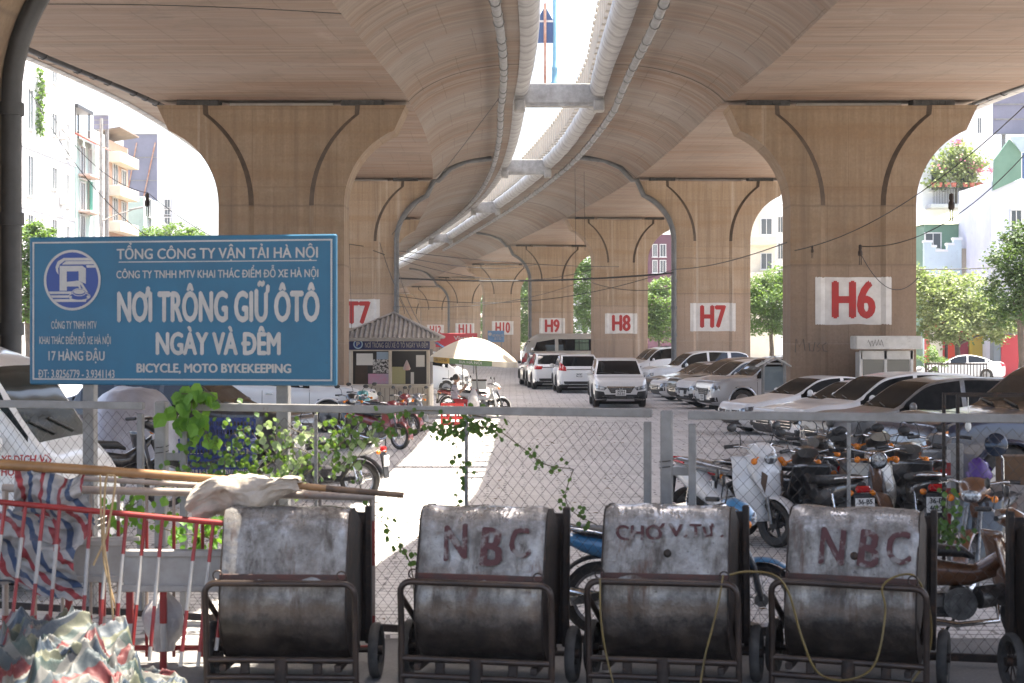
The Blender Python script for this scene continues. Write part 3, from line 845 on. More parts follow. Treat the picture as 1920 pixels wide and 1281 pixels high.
def make_car(name, label, cat, kind, body, loc, rz, group, front="", rear="", plate=None, glass=None, lampcol=None, extra=None, detail=True, rack=False, clad=None, seethru=True, size=None):
    k = KINDS_CAR[kind]; L, W = k['L'], k['W']; gl = glass or M_GLASS
    t = thing(name, label, cat, loc, rz, group, size or VS)
    xs, rows, seg, info = car_shell(k)
    nr = len(rows[0]); full = 2*nr-1
    X = lambda x: L/2 - x          # nose at +x
    verts = []
    for x, row in zip(xs, rows):
        for q in row: verts.append((X(x), q[0], q[1]))
        for q in row[1:-1]: verts.append((X(x), -q[0], q[1]))
    per = nr + nr-2
    def vid(i, j, s):
        if s > 0 or j == 0 or j == nr-1: return i*per + j
        return i*per + nr + j-1
    faces = {'body': [], 'window': [], 'side_window_l': [], 'side_window_r': [], 'side_rear_l': [], 'side_rear_r': [], 'windscreen': [], 'rear_window': [], 'cladding': []}
    allf = []
    ac = .02
    for i in range(len(xs)-1):
        xm = (xs[i]+xs[i+1])/2
        g = (info[i][3]+info[i+1][3])/2
        for j in range(nr-1):
            s = seg[j]
            zm = (rows[i][j][1]+rows[i][j+1][1]+rows[i+1][j][1]+rows[i+1][j+1][1])/4
            for sd in (1, -1):
                q = [vid(i, j, sd), vid(i+1, j, sd), vid(i+1, j+1, sd), vid(i, j+1, sd)]
                if sd > 0: q = q[::-1]
                allf.append(q)
                cls = 'body'
                if 1 <= s <= 5 and any((xm-wx)**2+(zm-k['rw'])**2 < (k['rw']*1.14)**2 for wx in k['wb']): continue
                if s in (7, 8) and g > .10:
                    a, b = k['cowl']+.12, k['rg']-.18
                    if kind in ('van',): b = k['bp']+1.1
                    if a < xm < b and abs(xm-k['bp']) > .05 and abs(xm-k['cp']) > .06:
                        cls = ('side_window_' if xm < k['bp'] else 'side_rear_') + ('l' if sd > 0 else 'r')
                if s >= 9:
                    if k['cowl']+.02 < xm < k['rf']-.01 and s >= 10: cls = 'windscreen'
                    if k['rr']+.03 < xm < k['rg']-.02 and s >= 10: cls = 'rear_window'
                c_ = clad if clad is not None else k['clad']
                if c_ and 1 <= s <= 3 and zm < k['zc']+.17: cls = 'cladding'
                faces[cls].append(q)
    n0 = len(xs)-1
    for i in (0, n0):
        for j in range(nr-1):
            q = [vid(i, j, 1), vid(i, j+1, 1), vid(i, j+1, -1), vid(i, j, -1)]
            q = list(dict.fromkeys(q))
            if i == n0: q = q[::-1]
            if len(q) > 2:
                allf.append(q); faces['body'].append(q)
    bvh = BVHTree.FromPolygons([Vector(v) for v in verts], allf)
    def sub(nm, fl, m, inset=0.0, sm=40):
        used = sorted({a for f in fl for a in f}); mp = {a: b for b, a in enumerate(used)}
        mb = MB(); mb.add([verts[a] for a in used], [[mp[a] for a in f] for f in fl])
        o = mb.build(nm, m, t, sm)
        return o
    sub('body', faces['body'], body)
    for key, nm in (('windscreen', 'windscreen'), ('rear_window', 'rear_window'), ('side_window_l', 'side_window'), ('side_window_r', 'side_window'), ('side_rear_l', 'side_window'), ('side_rear_r', 'side_window')):
        if faces[key]: sub(nm, faces[key], gl)
    if faces['cladding']: sub('cladding', faces['cladding'], M_DPLAS)
    # inside of the wheel wells
    for wx in k['wb']:
        inn = MB(); inn.box((X(wx), 0, k['rw']+.12), (k['rw']*2.5, W-.42, k['rw']*2.0)); inn.build('wheel_well', M_WELL, t)
    # wheels
    base = None
    for wx in k['wb']:
        for sd in (1, -1):
            r = k['rw']
            wr = bpy.data.objects.new('wheel', base.data) if base else None
            if base is None:
                hb = MB(); hb.cyl((0, -.02, 0), (0, .06, 0), .07, n=10)
                wr = hb.build('wheel', M_RIM, t); base = wr
                ty = MB(); ty.lathe([(r*.62, -.1), (r*.9, -.115), (r, -.08), (r, .08), (r*.9, .115), (r*.62, .1)], 24, Matrix.Rotation(R(90), 4, 'X'))
                TY = ty.build('tyre', M_TYRE, wr, 60)
                rm = MB(); rm.lathe([(r*.64, .085), (r*.58, .095), (r*.56, .06)], 24, Matrix.Rotation(R(90), 4, 'X').inverted())
                for q in range(5):
                    a = 2*PI*q/5
                    for da in (-.16, .16):
                        rm.box((math.sin(a+da*.6)*r*.32, .085, math.cos(a+da*.6)*r*.32), (.035, .02, r*.6), ry=a+da)
                rm.cyl((0, .02, 0), (0, .03, 0), r*.6, n=20, mi=0)
                RM = rm.build('rim', M_RIM, wr)
            else:
                COL.objects.link(wr); wr.parent = t
                for oo in (TY, RM):
                    c = oo.copy(); COL.objects.link(c); c.parent = wr
            wr.location = (X(wx), sd*(W/2-.135), r); wr.rotation_euler.z = 0 if sd > 0 else PI
    # arch lips
    for wx in k['wb']:
        for sd in (1, -1):
            al = MB(); pts = []
            for q in range(15):
                a = PI*(-.04+1.08*q/14)
                p = Vector((X(wx)+k['rw']*1.16*math.cos(a), 0, k['rw']+k['rw']*1.16*math.sin(a)))
                h = bvh.ray_cast(Vector((p.x, sd*4, p.z)), Vector((0, -sd, 0)))
                y = h[0].y if h[0] is not None else sd*(W/2-.02)
                pts.append((p.x, y, p.z))
            al.tube(pts, .035, 6)
            al.build('arch_trim', M_DPLAS if (clad if clad is not None else k['clad']) else body, t, 60)
    def patch(nm, corners, m, d, off=.012, n=6, mm=4, parent=None):
        if abs(d[0]) > .5: corners = [((-1 if d[0] > 0 else 1)*(L/2-.1), c[1], c[2]) for c in corners]
        vs, fs = quadpatch(bvh, corners, n, mm, d, off)
        mb = MB(); mb.add(vs, fs)
        nv = len(vs); dd = Vector(d).normalized()
        # give it body thickness
        mb.add([Vector(v)+dd*(off+.02) for v in vs], [f[::-1] for f in fs])
        rim = [i*(mm+1) for i in range(n+1)] + [n*(mm+1)+j for j in range(1, mm+1)] + [i*(mm+1)+mm for i in range(n-1, -1, -1)] + [j for j in range(mm-1, 0, -1)]
        for a, b in zip(rim, rim[1:]+rim[:1]): mb.f.append([a, b, b+nv, a+nv]); mb.m.append(0)
        o = mb.build(nm, m, parent or t, 40); return o
    zt = k['top'][1][1]; zn = k['top'][0][1]
    F = (-1, 0, 0); B = (1, 0, 0)
    hw = W/2
    # ---- front
    for sd in (1, -1):
        y0, y1 = sd*hw*.46, sd*hw*.99
        if kind in ('van', 'minivan'): c = [(0, sd*hw*.55, zn+.02), (0, sd*hw*.95, zn+.10), (0, sd*hw*.95, zn-.16), (0, sd*hw*.55, zn-.16)]
        else: c = [(0, y0, zn-.02), (0, y1, zn+.10), (0, y1, zn-.05), (0, y0+sd*.1, zn-.12)]
        hl = patch('headlight', c, lampcol or M_LAMP, (-1, -sd*.28, 0), .014, 8, 3)
        if detail:
            c2 = [(0, sd*hw*.62, .52), (0, sd*hw*.93, .54), (0, sd*hw*.93, .40), (0, sd*hw*.66, .38)]
            patch('fog_lamp_recess', c2, M_DPLAS, (-1, -sd*.15, 0), .012, 4, 3)
    gz0, gz1 = (zn-.21, zn-.01)
    patch('grille', [(0, hw*.50, gz1), (0, -hw*.50, gz1), (0, -hw*.36, gz0), (0, hw*.36, gz0)], M_DPLAS, F, .016, 8, 3)
    if detail:
        g = MB()
        for q in range(3):
            z = gz0+.05+q*.06; pts = []
            for a in range(9):
                yy = hw*(.42-.0)*(1-2*a/8)
                h = bvh.ray_cast(Vector((5, yy, z)), Vector((-1, 0, 0)))
                if h[0] is not None: pts.append(h[0]+Vector((.02, 0, 0)))
            if len(pts) > 2: g.tube(pts, .010, 5)
        g.build('grille_bar', M_CHROME, t, 60)
    patch('lower_intake', [(0, hw*.66, .46), (0, -hw*.66, .46), (0, -hw*.58, k['zc']+.08), (0, hw*.58, k['zc']+.08)], M_DPLAS, F, .014, 8, 3)
    # ---- rear
    zr = k['belt'][1]
    for sd in (1, -1):
        if rear == 'crossover': c = [(0, sd*hw*.60, zr+.02), (0, sd*hw*.97, zr+.28), (0, sd*hw*.99, zr-.10), (0, sd*hw*.56, zr-.14)]
        else: c = [(0, sd*hw*.50, zr-.02), (0, sd*hw*.97, zr+.04), (0, sd*hw*.97, zr-.17), (0, sd*hw*.55, zr-.16)]
        patch('tail_light', c, M_TAIL, (1, -sd*.3, 0), .014, 6, 5)
    if detail and rear:
        patch('rear_bumper', [(0, hw*.9, .52), (0, -hw*.9, .52), (0, -hw*.86, k['zc']+.06), (0, hw*.86, k['zc']+.06)], M_DPLAS, B, .014, 8, 3)
        patch('chrome_strip', [(0, hw*.58, zr-.05), (0, -hw*.58, zr-.05), (0, -hw*.58, zr-.085), (0, hw*.58, zr-.085)], M_CHROME, B, .02, 8, 1)
    # plates
    for sgn, z, on in ((1, .52, front), (-1, .78 if kind != 'sedan' else .74, rear)):
        if not on: continue
        d = Vector((-sgn, 0, 0))
        h = bvh.ray_cast(Vector((sgn*5, 0, z)), d); px = h[0].x+sgn*.035
        mb = MB(); mb.cbox((px, 0, z), (.02, .36, .20), .006); p = mb.build('number_plate', M_PLATE, t)
        if plate:
            for q, txt in enumerate(plate):
                lettering('plate_number', txt, M_INK, p, (px+sgn*.014, -sgn*.13, z+.015-.09*q), .26, .068, .02, '+x' if sgn > 0 else '-x')
    # mirrors
    for sd in (1, -1):
        mx = X(k['cowl']+.32); zb = k['belt'][0]+.08
        h = bvh.ray_cast(Vector((mx, sd*4, zb)), Vector((0, -sd, 0))); y = h[0].y if h[0] is not None else sd*hw
        mb = MB(); mb.sphere((mx, y+sd*.13, zb+.06), (.06, .12, .085), 10, 7); mb.cyl((mx, y-sd*.02, zb-.01), (mx, y+sd*.08, zb+.02), .025, n=6)
        mb.build('mirror', body, t, 60)
    if detail:
        for sd in (1, -1):
            for dx in (k['cowl']+.12, k['bp'], k['cp']):
                zb = k['belt'][0]-.03
                if dx == k['cp'] and abs(dx-k['wb'][1]) < .7:
                    c = [(X(dx-.1)-.006, 0, zb), (X(dx-.1)+.006, 0, zb), (X(dx-.1)+.006, 0, k['rw']*2.2), (X(dx-.1)-.006, 0, k['rw']*2.2)]
                else: c = [(X(dx)-.006, 0, zb), (X(dx)+.006, 0, zb), (X(dx)+.006, 0, k['zc']+.2), (X(dx)-.006, 0, k['zc']+.2)]
                patch('door_seam', c, M_WELL, (0, -sd, 0), .002, 1, 6)
            for dx in (k['bp']-.18, k['cp']-.15):
                c = [(X(dx)-.09, 0, k['belt'][0]-.10), (X(dx)+.09, 0, k['belt'][0]-.10), (X(dx)+.09, 0, k['belt'][0]-.135), (X(dx)-.09, 0, k['belt'][0]-.135)]
                patch('door_handle', c, M_CHROME if kind in ('sedan', 'bigsuv') else body, (0, -sd, 0), .03, 2, 1)
        # wipers
        wp = MB()
        for yy in (.35, -.25):
            a = bvh.ray_cast(Vector((X(k['cowl']+.04), yy, 5)), Vector((0, 0, -1)))[0]; b = bvh.ray_cast(Vector((X(k['cowl']+.14), yy-.5, 5)), Vector((0, 0, -1)))[0]
            wp.tube([a+Vector((0, 0, .02)), b+Vector((0, 0, .02))], .012, 5)
        wp.build('wiper', M_DPLAS, t)
    if rack:
        for sd in (1, -1):
            pts = []
            for q in range(10):
                xx = X(k['rf']+.25+(k['rr']-k['rf']-.4)*q/9)
                h = bvh.ray_cast(Vector((xx, sd*hw*.58, 5)), Vector((0, 0, -1)))[0]
                pts.append(h+Vector((0, 0, .05 if 0 < q < 9 else 0)))
            mb = MB(); mb.tube(pts, .02, 6); mb.build('roof_rail', M_DPLAS, t, 60)
    if extra: extra(t, bvh, k, X, patch)
    return t

GR_ROW = "cars parked nose out along the right piers"
# the car line in the middle of the lane
def crv_front(t, bvh, k, X, patch):
    hw = k['W']/2; zn = k['top'][0][1]
    patch('chrome_wing', [(0, hw*.52, zn+.02), (0, -hw*.52, zn+.02), (0, -hw*.5, zn-.02), (0, hw*.5, zn-.02)], M_CHROME, (-1, 0, 0), .03, 10, 1)
    h = bvh.ray_cast(Vector((5, 0, zn-.08)), Vector((-1, 0, 0)))[0]
    mb = MB(); x = h.x+.045
    for s in (-1, 1): mb.prism([(s*.05, -.055), (s*.025, -.055), (s*.035, .0), (s*.045, .055), (s*.075, .055)], .012, Matrix(((0, 0, 1, x), (1, 0, 0, 0), (0, 1, 0, h.z), (0, 0, 0, 1))))
    mb.box((x+.005, 0, h.z-.004), (.012, .07, .02)); mb.build('badge', M_CHROME, t)
    patch('silver_skid', [(0, hw*.62, .36), (0, -hw*.62, .36), (0, -hw*.5, .30), (0, hw*.5, .30)], M_CHROME, (-1, 0, 0), .028, 10, 1)
    for s in (1, -1):
        patch('black_corner', [(0, s*hw*.60, .56), (0, s*hw*.97, .60), (0, s*hw*.97, .34), (0, s*hw*.52, .34)], M_DPLAS, (-1, -s*.2, 0), .018, 6, 3)
        patch('silver_skid', [(0, s*hw*.52, .34), (0, s*hw*.98, .30), (0, s*hw*.98, .26), (0, s*hw*.5, .30)], M_CHROME, (-1, -s*.2, 0), .03, 6, 1)
make_car("parked_car", "white crossover facing the camera in the lane, nearest of the car line", "car", "suv", P_WHITE, (3.95, 64.4, 0), -PI/2, "cars standing in the lane",
         front="c", plate=("30H", "153.52"), extra=crv_front)
make_car("parked_car", "white crossover seen from behind with tall red tail lamps and black bumper", "car", "suv", P_WHITE, (2.98, 80.4, 0), R(92), "cars standing in the lane",
         rear="crossover", plate=("30F", "963.25"))
make_car("parked_car", "white crossover half hidden left of the one with tall red tail lamps", "car", "suv", P_WHITE, (1.85, 86.0, 0), R(94), "cars standing in the lane", rear="x")
make_car("parked_car", "dark blue crossover seen from behind, leftmost of the car line", "car", "suv", paint("dark_blue_car_paint", (.012, .018, .035), .15), (1.5, 91.5, 0), R(95), "cars standing in the lane", rear="x")
# far row between H6 and H8: noses to the lane
def row(px, D, kind, body, label, yaw, glass=None, **kw):
    k = KINDS_CAR[kind]; a = R(180+yaw)
    nose = Vector((ax(px, D), D, 0)); c = nose - Vector((math.cos(a), math.sin(a), 0))*k['L']*VS/2
    return make_car("parked_car", label, "car", kind, body, (c.x, c.y, 0), a, GR_ROW, glass=glass, **kw)
row(1318, 57.5, "bigsuv", P_SILVER, "silver off-roader with chrome grille parked beside the glass notice cabinet", 14, front="x", plate=("30A", "718.94"))
row(1280, 61.5, "suv", P_WHITE, "white crossover with dark arrow shaped grille beside the silver off-roader", 14, front="x")
row(1262, 65.5, "suv", P_BLACK, "black car with a gaping grille between two white cars", 12)
row(1228, 69, "sedan", P_WHITE, "white hatchback nose with a round fog lamp behind the black car", 12)
row(1216, 73, "sedan", P_BLACK, "black saloon tucked behind the front facing white crossover", 12)
row(1204, 77.5, "bigsuv", P_WHITED, "tall white estate with a long white roof in front of the H7 pier", 12)
row(1190, 98, "minivan", P_WHITED, "white taxi with a yellow stripe beside the H7 downpipe", 10,
    extra=lambda t, bvh, k, X, patch: [patch('yellow_stripe', [(1.6, 0, .82), (-1.7, 0, .82), (-1.7, 0, .62), (1.6, 0, .62)], M_AMBER, (0, -s, 0), .01, 10, 1) for s in (1, -1)])
row(1180, 102, "minivan", P_SILVER, "silver people carrier behind the white taxi", 10)
row(1166, 107, "bigsuv", P_CHAR, "dark off-roader with roof rails in front of the H8 pier", 10, rack=True)
row(1150, 112, "sedan", P_WHITED, "dusty pale saloon low in front of the H8 pier", 10)
# near row in front of H6
row(1368, 45.5, "sedan", P_WHITED, "dusty white saloon with round twin lamps, leftmost in front of the H6 pier", 16, M_GLASSD, front="x", plate=("30E", "402.17"))
row(1430, 41.5, "sedan", P_WHITED, "second dusty white saloon from the left in front of the H6 pier", 14, M_GLASSD)
row(1470, 37.8, "suv", P_WHITED, "third dusty white car from the left in front of the H6 pier", 12, M_GLASSD)
row(1525, 33.6, "suv", P_CHAR, "dusty charcoal car with grimy windscreen between the white cars and the navy one", 10, M_GLASSD)
def silver_pillar(t, bvh, k, X, patch):
    for s in (1, -1):
        patch('amber_lamp', [(0, s*k['W']*.44, .95), (0, s*k['W']*.498, .99), (0, s*k['W']*.498, .80), (0, s*k['W']*.46, .80)], M_AMBER, (-1, -s*.5, 0), .03, 3, 3)
row(1732, 25.6, "bigsuv", P_NAVY, "navy blue off-roader nearest the camera behind the motorbikes on the right", 12, front="x", extra=silver_pillar, size=1.24)
# left side
make_car("parked_car", "white off-roader nosing out from behind the blue sign toward the booth", "car", "bigsuv", P_WHITED, (-6.35, 47.2, 0), R(-6), "cars parked on the left under the flyover", front="x")
make_car("parked_car", "black car behind the vines with its headlight showing under the white off-roader", "car", "suv", P_BLACK, (-6.6, 35.2, 0), R(-12), "cars parked on the left under the flyover", clad=False)
make_car("parked_car", "dusty dark saloon seen beneath the middle of the blue sign", "car", "sedan", P_CHAR, (-8.6, 41.0, 0), R(-10), "cars parked on the left under the flyover", glass=M_GLASSD)
def van_marks(t, bvh, k, X, patch):
    for r_, tx in enumerate(("XE DỊCH VỤ", "HỢP ĐỒNG")):
        m2 = text_mb(tx, .42, .075, .03); out = []
        for p in m2.v:
            h = bvh.ray_cast(Vector((2.0+p[0], -4, 1.27-.11*r_+p[1])), Vector((0, 1, 0)))
            out.append(h[0]+Vector((0, -.006-p[2], 0)) if h[0] is not None else Vector((2.0+p[0], -1, 1.27+p[1])))
        m2.v = out; m2.build("lettering", mat("red_van_lettering", (.42, .03, .03), .5), t)
make_car("parked_van", "white van with a dark sloping windscreen beneath the left end of the blue sign", "van", "van", P_WHITE, (-7.05, 17.75, 0), R(-2), None, seethru=False, extra=van_marks, glass=mat('van_glass', (0.010, 0.012, 0.012), 0.06, col2=(0.03, 0.04, 0.038), scale=1.2, spec=0.05))
make_car("parked_van", "small white delivery van behind the umbrella and the seated woman", "van", "minivan", P_WHITE, (-4.15, 77, 0), R(-8), None)
# far street cars
make_car("parked_car", "white car on the right hand street beyond the low dark fence", "car", "sedan", P_WHITE, (26.5, 101, 0), R(170), None, detail=False)
# ------------------------------------------------------------------ chain-link fence
from mathutils import noise as MN
M_FRAME = mat("grey_fence_paint", (0.25, 0.245, 0.235), 0.6, col2=(0.18, 0.17, 0.16), scale=5, dirt=((0.12, 0.07, 0.04), 7, 0.64, 0.74))
M_WIRE = mat("rusty_wire", (0.075, 0.066, 0.06), 0.6, 0.4, col2=(0.045, 0.03, 0.022), scale=6)
M_RUST = mat("rusty_steel", (0.042, 0.028, 0.021), 0.65, 0.3, col2=(0.018, 0.014, 0.012), scale=7, bump=0.3, dirt=((0.085, 0.042, 0.022), 9, 0.55, 0.68))
def fence(A, B, zt, label, stays, holes=()):
    A = Vector((A[0], A[1], 0)); B = Vector((B[0], B[1], 0)); d = B-A; Lf = d.length
    t = thing("chain_link_fence", label, "wire fence", A, math.atan2(d.y, d.x), "chain link fence panels")
    for z, hh, nm in ((zt, .07, "top_rail"), (.07, .06, "bottom_rail")):
        mb = MB(); mb.cbox((Lf/2, 0, z), (Lf, .05, hh), .006); mb.build(nm, M_FRAME if z > 1 else M_RUST, t)
    for x in (.035, Lf-.035):
        mb = MB(); mb.cbox((x, 0, zt/2-.03+.03), (.06, .045, zt-.14), .006); mb.build("upright", M_FRAME, t)
    for x in stays:
        mb = MB(); mb.cbox((x, .03, zt/2), (.03, .02, zt-.1), .004); mb.build("stay", M_FRAME, t)
    s, h = .047, .054; mb = MB(); n = int((Lf-.1)/s); nz = int((zt-.12)/h)
    rr = random.Random(int(Lf*100))
    for i in range(n):
        pts = []
        for q in range(nz+1):
            side = (q + i) % 2
            x = .06 + i*s + (s if side else 0); z = .1+q*h
            bul = .018*math.sin(x*2.1)*math.sin(z*2.4)
            pts.append((x+MN.noise((x*1.5, z*1.5, Lf))*.05 - MN.noise((.06+(i+.5)*s, 0, Lf))*.0, (.003 if i % 2 else -.003)+bul, z+MN.noise((x*1.3, z*1.3, 5))*.04))
        mb.tube(pts, .0023, 3, caps=False)
    mb.build("chain_link", M_WIRE, t)
    return t
fA, fB = (ax(-110, 16.2), 16.2), (ax(270, 15.5), 15.5)
fence(fA, fB, 1.955, "chain link fence panel in front of the white van, left of the sign's post", [])
fC, fD = (ax(338, 15.35), 15.35), (ax(1222, 14.0), 14.0)
fence(fC, fD, 1.955, "long chain link fence panel grown with vines in the middle of the lot's edge", [1.32, 2.72])
fE, fF = (ax(1290, 13.85), 13.85), (5.6, 12.9)
fence(fE, fF, 1.945, "chain link fence panel in front of the motorbikes on the right", [1.28, 2.9])
def fpost(px, D, w, label, zt):
    t = thing("fence_post", label, "post", (ax(px, D), D, 0), R(-9), "posts between the fence panels")
    mb = MB(); mb.cbox((0, 0, zt/2), (w, w, zt), .012); mb.build("post", M_FRAME, t)
    for z in (zt*.75, zt*.3):
        mb = MB(); mb.cbox((w*.5+.09, -w*.2, z), (.2, .02, .07), .004); mb.build("hinge_plate", M_FRAME, t)
        mb = MB(); mb.tube([(w*.6*math.cos(a*PI/6), w*.6*math.sin(a*PI/6), z+.004*a) for a in range(26)], .004, 5); mb.build("wire_tie", M_RUST, t)
    return t
fpost(303, 15.45, .105, "pale square fence post right of the white van with hinge plates", 2.0)
fpost(1250, 13.95, .10, "pale square fence post tied with rusty wire in the middle right of the fence", 1.98)

# ------------------------------------------------------------------ blue parking sign
M_SIGN = mat("sign_blue_paint", (0.006, 0.105, 0.20), 0.5, col2=(0.006, 0.088, 0.17), scale=2.0, dirt=((0.018, 0.05, 0.065), 6, 0.68, 0.8))
M_SIGNW = mat("sign_white_paint", (0.42, 0.41, 0.40), 0.55, col2=(0.34, 0.335, 0.325), scale=6)
M_LOGO = mat("logo_blue_paint", (0.008, 0.04, 0.21), 0.45)
SA = Vector((ax(55, 16.2), 16.2, 0)); SB = Vector((ax(630, 15.65), 15.65, 0)); sd_ = SB-SA; SW = sd_.length
sg = thing("parking_sign", "large blue parking sign board with white Vietnamese lettering on two steel posts", "sign", SA, math.atan2(sd_.y, sd_.x))
SZ0, SH = 2.13, 1.395
def su(px): return (px-55)/575.0*SW
def sv(py): return SZ0 + (722-py)/280.0*SH      # averaged over the slight perspective
mb = MB(); mb.cbox((SW/2, .03, SZ0+SH/2), (SW, .06, SH), .012); mb.build("board", M_SIGN, sg)
for nm, a, b, c, d in (("border_strip", .035, .05, SZ0+.045, SZ0+SH-.045), ("border_strip", SW-.05, SW-.035, SZ0+.045, SZ0+SH-.045)):
    mb = MB(); mb.box(((a+b)/2, -.003, (c+d)/2), (b-a, .006, d-c)); mb.build(nm, M_SIGNW, sg)
for z in (SZ0+.052, SZ0+SH-.052):
    mb = MB(); mb.box((SW/2, -.003, z), (SW-.10, .006, .014)); mb.build("border_strip", M_SIGNW, sg)
for txt, x0, x1, y0, y1, bo in (("TỔNG CÔNG TY VẬN TẢI HÀ NỘI", 224, 597, 466, 485, .022), ("CÔNG TY TNHH MTV KHAI THÁC ĐIỂM ĐỖ XE HÀ NỘI", 223, 598, 507, 521, .022),
        ("NƠI TRÔNG GIỮ ÔTÔ", 226, 599, 548, 602, .05), ("NGÀY VÀ ĐÊM", 299, 528, 624, 664, .05), ("BICYCLE, MOTO BYKEKEEPING", 262, 548, 682, 698, .045),
        ("CÔNG TY TNHH MTV", 98, 185, 602, 616, .02), ("KHAI THÁC ĐIỂM ĐỖ XE HÀ NỘI", 75, 212, 631, 645, .02), ("17 HÀNG ĐẬU", 93, 200, 659, 676, .03), ("ĐT: 3.8256779 - 3.9341143", 73, 219, 694, 709, .02)):
    lettering("lettering", txt, M_SIGNW, sg, (su(x0), -.006, sv(y1)), su(x1)-su(x0), sv(y0)-sv(y1), bo)
mb = MB(); mb.box((su(411), -.003, sv(490.5)), (su(594)-su(226), .006, .009)); mb.build("underline", M_SIGNW, sg)
# emblem: P with speed stripes and a little car in a ring; local units in photo px/(zoom)
LC = (su(138.5), sv(524)); LR = .278
def lp(x, y): return (LC[0]+(x-765)/535.0*LR, LC[1]+(630-y)/535.0*LR)
def flat(mb, pts, y):
    mb.add([(a, y, b) for a, b in pts], [list(range(len(pts)))])
em = MB(); flat(em, [(LC[0]+LR*math.cos(-2*PI*i/48), LC[1]+LR*math.sin(-2*PI*i/48)) for i in range(48)], -.004)
lg = em.build("emblem", M_LOGO, sg)
def strokes(nm, m, polys, y):
    mb = MB()
    for p in polys: flat(mb, [lp(*q) for q in p], y)
    return mb.build(nm, m, lg)
mb = MB()
for i in range(48):
    a, b = 2*PI*i/48, 2*PI*(i+1)/48; r0, r1 = LR*.945, LR*1.03
    mb.add([(LC[0]+r*math.cos(q), -.008, LC[1]+r*math.sin(q)) for r, q in ((r0, a), (r1, a), (r1, b), (r0, b))], [(0, 1, 2, 3)])
mb.build("ring", M_SIGNW, lg)
strokes("letter", M_SIGNW, [[(520, 370), (660, 370), (660, 820), (520, 820)], [(660, 370), (960, 370), (1030, 420), (1030, 470), (660, 470)], [(890, 470), (1030, 470), (1030, 700), (890, 640)],
                           [(660, 660), (890, 640), (960, 680), (900, 745), (660, 745)]], -.008)
strokes("speed_stripe", M_SIGNW, [[(600, 225), (1060, 225), (1130, 275), (620, 275)], [(640, 285), (1140, 285), (1190, 345), (560, 345)], [(1030, 360), (1200, 360), (1235, 405), (1050, 405)],
                                  [(600, 225), (620, 275), (520, 345), (490, 420), (500, 530), (455, 470), (440, 390), (480, 290)]], -.007)
strokes("speed_stripe", M_SIGNW, [[(305, 835), (760, 835), (740, 880), (335, 880)], [(345, 905), (700, 905), (690, 950), (380, 950)], [(400, 975), (760, 975), (1040, 985), (1030, 1025), (450, 1025)]], -.0075)
el = lambda cx, cy, rx, ry, n=24: [(cx+rx*math.cos(2*PI*i/n), cy+ry*math.sin(2*PI*i/n)) for i in range(n)]
strokes("car_mark", M_SIGNW, [el(905, 925, 215, 80)], -.0095)
strokes("car_mark", M_LOGO, [el(905, 925, 195, 62)], -.011)
strokes("car_mark", M_SIGNW, [el(905, 850, 140, 72)], -.0125)
strokes("car_mark", M_LOGO, [el(905, 850, 125, 58)], -.014)
strokes("car_mark", M_SIGNW, [el(905, 842, 112, 42), el(742, 935, 26, 22), el(1075, 932, 26, 22)], -.0155)
strokes("car_mark", M_SIGNW, [[(830, 640), (870, 640), (940, 770), (905, 780)], [(890, 640), (960, 680), (1080, 860), (1030, 850), (960, 760)]], -.010)
for px in (162, 527):
    mb = MB(); mb.cbox((su(px), .12, 1.15), (.115, .10, 2.3), .008); mb.build("post", M_FRAME, sg)
    mb = MB(); mb.cbox((su(px), .075, SZ0+.5), (.09, .03, .9), .006); mb.build("post_cleat", M_FRAME, sg)

# ------------------------------------------------------------------ rubbish carts
M_LETTER = mat("faded_dark_red_paint", (0.055, 0.010, 0.010), 0.6, col2=(0.17, 0.15, 0.14), scale=11, lo=0.52, hi=0.62)
M_TUBE = mat("worn_brown_tube", (0.04, 0.031, 0.028), 0.38, 0.5, col2=(0.065, 0.043, 0.032), scale=7, dirt=((0.03, 0.024, 0.02), 6, 0.5, 0.7))
PROF = [(.40, 1.13), (.05, 1.30), (-.10, 1.31), (-.165, 1.285), (-.21, 1.22), (-.325, .845), (-.345, .80), (-.37, .66), (-.375, .52), (-.35, .40), (-.29, .29), (-.18, .20), (.0, .15), (.22, .20), (.36, .36), (.42, .6)]
def prof_y(z):
    front = PROF[3:11]
    for (y0, z0), (y1, z1) in zip(front, front[1:]):
        if z1 <= z <= z0: return y0+(y1-y0)*(z0-z)/(z0-z1)
    return -.37
YZ = Matrix(((0, 0, 1, 0), (1, 0, 0, 0), (0, 1, 0, 0), (0, 0, 0, 1)))
